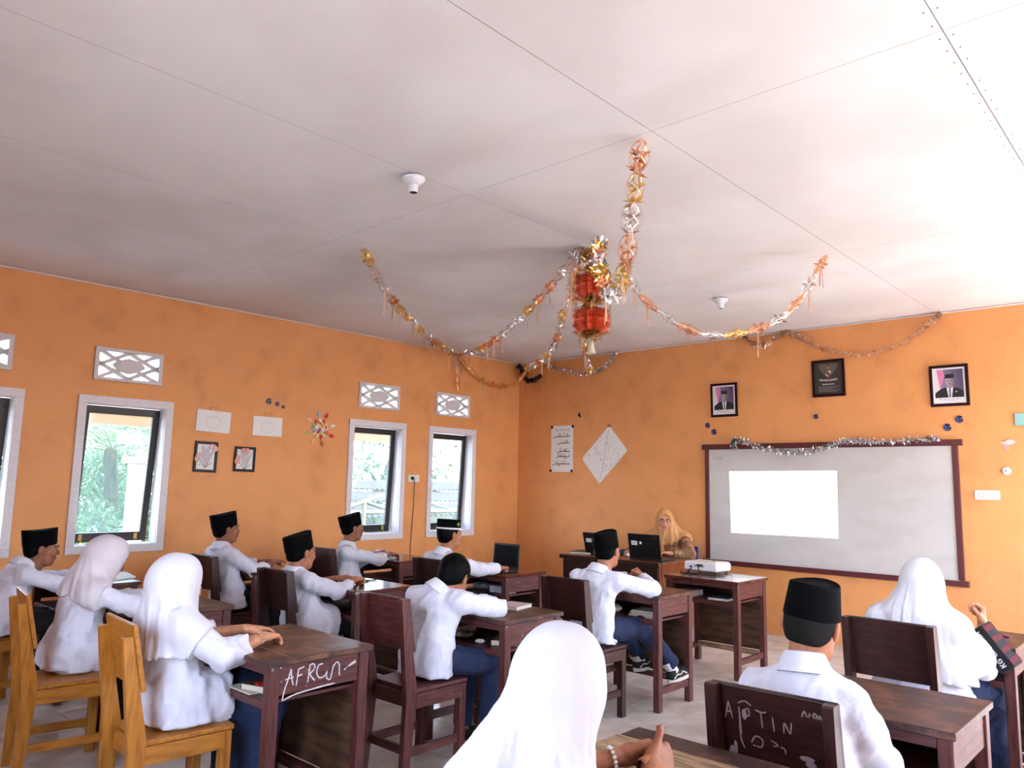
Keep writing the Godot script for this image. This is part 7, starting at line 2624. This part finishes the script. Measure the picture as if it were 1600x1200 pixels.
func build_garlands() -> void:
	rng.seed = 2024
	make_foil()
	var a := Vector3(2.70, CEIL - 0.026, 4.66)
	var w := Vector3(0.07, 3.06, 1.26)
	var c := Vector3(3.90, CEIL - 0.028, 3.72)
	garland("foil garland hanging from the ceiling's left hook down to the left wall", [a, Vector3(2.31, 2.985, 4.16), Vector3(1.73, 2.935, 3.41), Vector3(0.94, 2.965, 2.40), Vector3(0.43, 3.02, 1.74), w], ["gold", "silver", "silver", "copper", "gold", "gold", "silver"], 0.27)
	garland("foil garland running from the left wall up to the lantern hook", [w + Vector3(0.02, 0, 0), Vector3(1.46, 2.92, 2.14), Vector3(2.33, 2.93, 2.69), Vector3(3.01, 2.98, 3.12), Vector3(3.50, 3.05, 3.43), c], ["copper", "silver", "silver", "silver", "gold", "copper"], 0.30)
	garland("golden foil garland sagging along the left wall to the room corner", [w, Vector3(0.09, 2.83, 0.91), Vector3(0.13, 2.75, 0.59), Vector3(0.17, 2.81, 0.26), Vector3(0.24, 3.0, 0.13)], ["copper", "gold", "gold"], 0.2)
	garland("short foil tail hanging down over the vent nearest the corner", [w + Vector3(0.01, 0, 0.0), Vector3(0.075, 2.87, 1.26), Vector3(0.08, 2.62, 1.24)], ["silver", "copper"], 0.2)
	garland("foil garland from the room corner up to the lantern hook", [Vector3(0.27, 3.0, 0.16), Vector3(2.05, 2.87, 1.77), Vector3(2.90, 2.97, 2.65), Vector3(3.44, 3.05, 3.20), c + Vector3(0.02, 0, 0)], ["gold", "silver", "silver", "copper", "silver"], 0.34)
	garland("foil garland from the lantern hook down to the front wall, with gold tufts", [c + Vector3(0.03, 0, -0.02), Vector3(3.43, 3.0, 3.2), Vector3(3.03, 2.95, 2.6), Vector3(2.33, 2.93, 1.6), Vector3(1.28, 2.89, 0.09)], ["silver", "gold", "copper", "silver", "silver", "gold"], 0.36)
	garland("thick foil garland looping from the lantern up to the near ceiling hook", [Vector3(4.10, CEIL - 0.028, 3.74), Vector3(4.33, 2.86, 4.08), Vector3(4.62, 2.53, 4.36), Vector3(4.80, 2.53, 4.52), Vector3(4.93, 2.67, 4.64), Vector3(4.99, 2.85, 4.69), Vector3(5.07, 2.99, 4.77), Vector3(5.15, CEIL - 0.026, 4.85)], ["silver", "gold", "copper", "silver", "gold", "copper", "silver"], 0.155, 1.2)
	garland("foil garland from the lantern sagging to the right-hand ceiling hook", [Vector3(4.10, CEIL - 0.028, 3.46), Vector3(4.13, 2.89, 3.42), Vector3(4.21, 2.75, 3.35), Vector3(4.37, 2.59, 3.20), Vector3(4.55, 2.52, 3.03), Vector3(4.80, 2.58, 2.81), Vector3(4.96, 2.73, 2.65), Vector3(5.07, 2.96, 2.56), Vector3(5.14, CEIL - 0.026, 2.49)], ["copper", "silver", "copper", "silver", "copper", "silver", "gold"], 0.165)
	tinsel("tinsel_garland", "pale copper tinsel hanging in two bows along the front wall's top edge", [Vector3(3.34, 3.11, 0.05), Vector3(3.45, 3.03, 0.05), Vector3(3.57, 3.00, 0.05), Vector3(3.70, 3.06, 0.05), Vector3(3.80, 3.12, 0.05), Vector3(3.92, 3.06, 0.05), Vector3(4.21, 2.89, 0.05), Vector3(4.58, 2.80, 0.05), Vector3(4.93, 2.88, 0.05), Vector3(5.15, 3.02, 0.05), Vector3(5.27, 3.11, 0.05)], 0.036, M.pale_foil, 0.9, "tinsel garlands")
	tinsel("tinsel_garland", "silver tinsel bow across the upper left of the front wall", [Vector3(0.47, 3.11, 0.06), Vector3(0.70, 3.0, 0.06), Vector3(0.95, 2.93, 0.06), Vector3(1.20, 2.89, 0.06), Vector3(1.42, 2.93, 0.06), Vector3(1.58, 3.02, 0.06), Vector3(1.65, 3.11, 0.06)], 0.034, M.silver, 1.0, "tinsel garlands")
	tinsel("tinsel_garland", "dark violet tinsel bunched in the room's upper corner", [Vector3(0.05, 3.09, 0.10), Vector3(0.10, 3.04, 0.07), Vector3(0.12, 2.95, 0.07), Vector3(0.20, 2.88, 0.07), Vector3(0.34, 2.87, 0.07), Vector3(0.44, 2.93, 0.07)], 0.045, M.darkfoil, 1.2, "tinsel garlands")
	# the lantern: tiers of gold frill and two red pleated drums, a bell below
	var o := thing("paper_lantern", "gold and red tiered foil lantern with a small white bell, hanging from the ceiling", "lantern", Vector3(3.885, CEIL, 3.55))
	var frill := func(y: float, r: float, h: float, n: int) -> Geo:
		var g := Geo.new()
		for k in n:
			var an: float = TAU * k / n + rng.randf() * 0.3
			var d := Vector3(cos(an), 0, sin(an))
			var s := Vector3(-sin(an), 0, cos(an))
			var p := Vector3(0, y + rng.randf_range(-h, h) * 0.5, 0) + d * r * 0.35
			var e := p + d * r * rng.randf_range(0.5, 0.8) + Vector3(0, rng.randf_range(-0.035, 0.03), 0)
			var nn := (Vector3.UP + s * rng.randf_range(-0.8, 0.8) + d * rng.randf_range(-0.5, 0.8)).normalized()
			var i0 := g.vert(p - s * 0.016, nn)
			var i1 := g.vert(p + s * 0.016, nn)
			var i2 := g.vert(p.lerp(e, 0.6) + s * 0.02, nn)
			var i3 := g.vert(e, nn)
			g.tri(i0, i1, i2)
			g.tri(i0, i2, i3)
		return g
	var drum := func(y: float, r: float, h: float) -> Geo:
		var g := Geo.new()
		var n := 22
		var rows := []
		var prof := [[0.3, 0.9], [0.62, 1.0], [0.94, 0.52], [0.86, 0.0], [0.94, -0.52], [0.62, -1.0], [0.3, -0.9]]
		for i in n:
			var an := TAU * i / n
			var z := 1.0 if i % 2 == 0 else 0.66
			var row := []
			for p in prof:
				var tooth := 1.0 + (0.06 if i % 4 == 0 else 0.0)
				row.append(Vector3(cos(an) * r * p[0] * z * tooth, y + h * 0.5 * p[1] * (1.0 if i % 2 == 0 else 0.88), sin(an) * r * p[0] * z * tooth))
			rows.append(row)
		for i in n:
			for j in prof.size() - 1:
				var p: Vector3 = rows[i][j]
				var q: Vector3 = rows[(i + 1) % n][j]
				var u: Vector3 = rows[(i + 1) % n][j + 1]
				var v: Vector3 = rows[i][j + 1]
				var nn := (q - p).cross(v - p).normalized()
				if nn.dot(Vector3(p.x, (p.y - y) * 0.5, p.z)) < 0:
					nn = -nn
				g.quad(p, q, u, v, nn)
		# a ring of pointed teeth round the middle
		for k in 30:
			var an := TAU * k / 30.0
			var d := Vector3(cos(an), 0, sin(an))
			var s := Vector3(-sin(an), 0, cos(an))
			for yy in [0.42, 0.1, -0.16, -0.46]:
				var p := Vector3(0, y + h * yy, 0) + d * r * 0.78
				g.quad(p - s * 0.014, p + s * 0.014, p + d * 0.038 + s * 0.002 + Vector3(0, signf(yy) * 0.012, 0), p + d * 0.038 - s * 0.002 + Vector3(0, signf(yy) * 0.012, 0), (Vector3.UP * signf(yy) + d * 0.4).normalized())
		return g
	put("gold_tier", frill.call(-0.07, 0.085, 0.14, 70), M.gold, o)
	put("gold_tier", frill.call(-0.17, 0.10, 0.06, 46), M.gold, o)
	put("red_drum", drum.call(-0.27, 0.118, 0.155), M.redfoil, o)
	put("gold_tier", frill.call(-0.385, 0.10, 0.09, 70), M.gold, o)
	put("red_drum", drum.call(-0.515, 0.132, 0.155), M.redfoil, o)
	put("gold_tier", frill.call(-0.605, 0.098, 0.05, 60), M.gold, o)
	var g := Geo.new()
	g.tube([Vector3(0, 0, 0), Vector3(0, -0.62, 0)], 0.012, 8)
	put("stem", g, M.gold, o)
	for s in [-1, 1]:
		g = Geo.new()
		g.tube([Vector3(s * 0.028, -0.60, 0), Vector3(s * 0.014, -0.67, 0)], 0.0018, 5)
		put("string", g, M.strip, o)
	g = Geo.new()
	g.lathe([Vector2(0.0, -0.662), Vector2(0.016, -0.664), Vector2(0.020, -0.675), Vector2(0.026, -0.71), Vector2(0.034, -0.742), Vector2(0.036, -0.748), Vector2(0.031, -0.747), Vector2(0.0, -0.72)], 12)
	put("bell", g, colored(Color(0.80, 0.74, 0.64), 0.35), o)
	for s in [Vector3(0.06, -0.3, 0.05), Vector3(-0.05, -0.55, 0.06)]:
		put("tassel", tassel_geo(0.17), M.strip, o, Transform3D(Basis(), s))
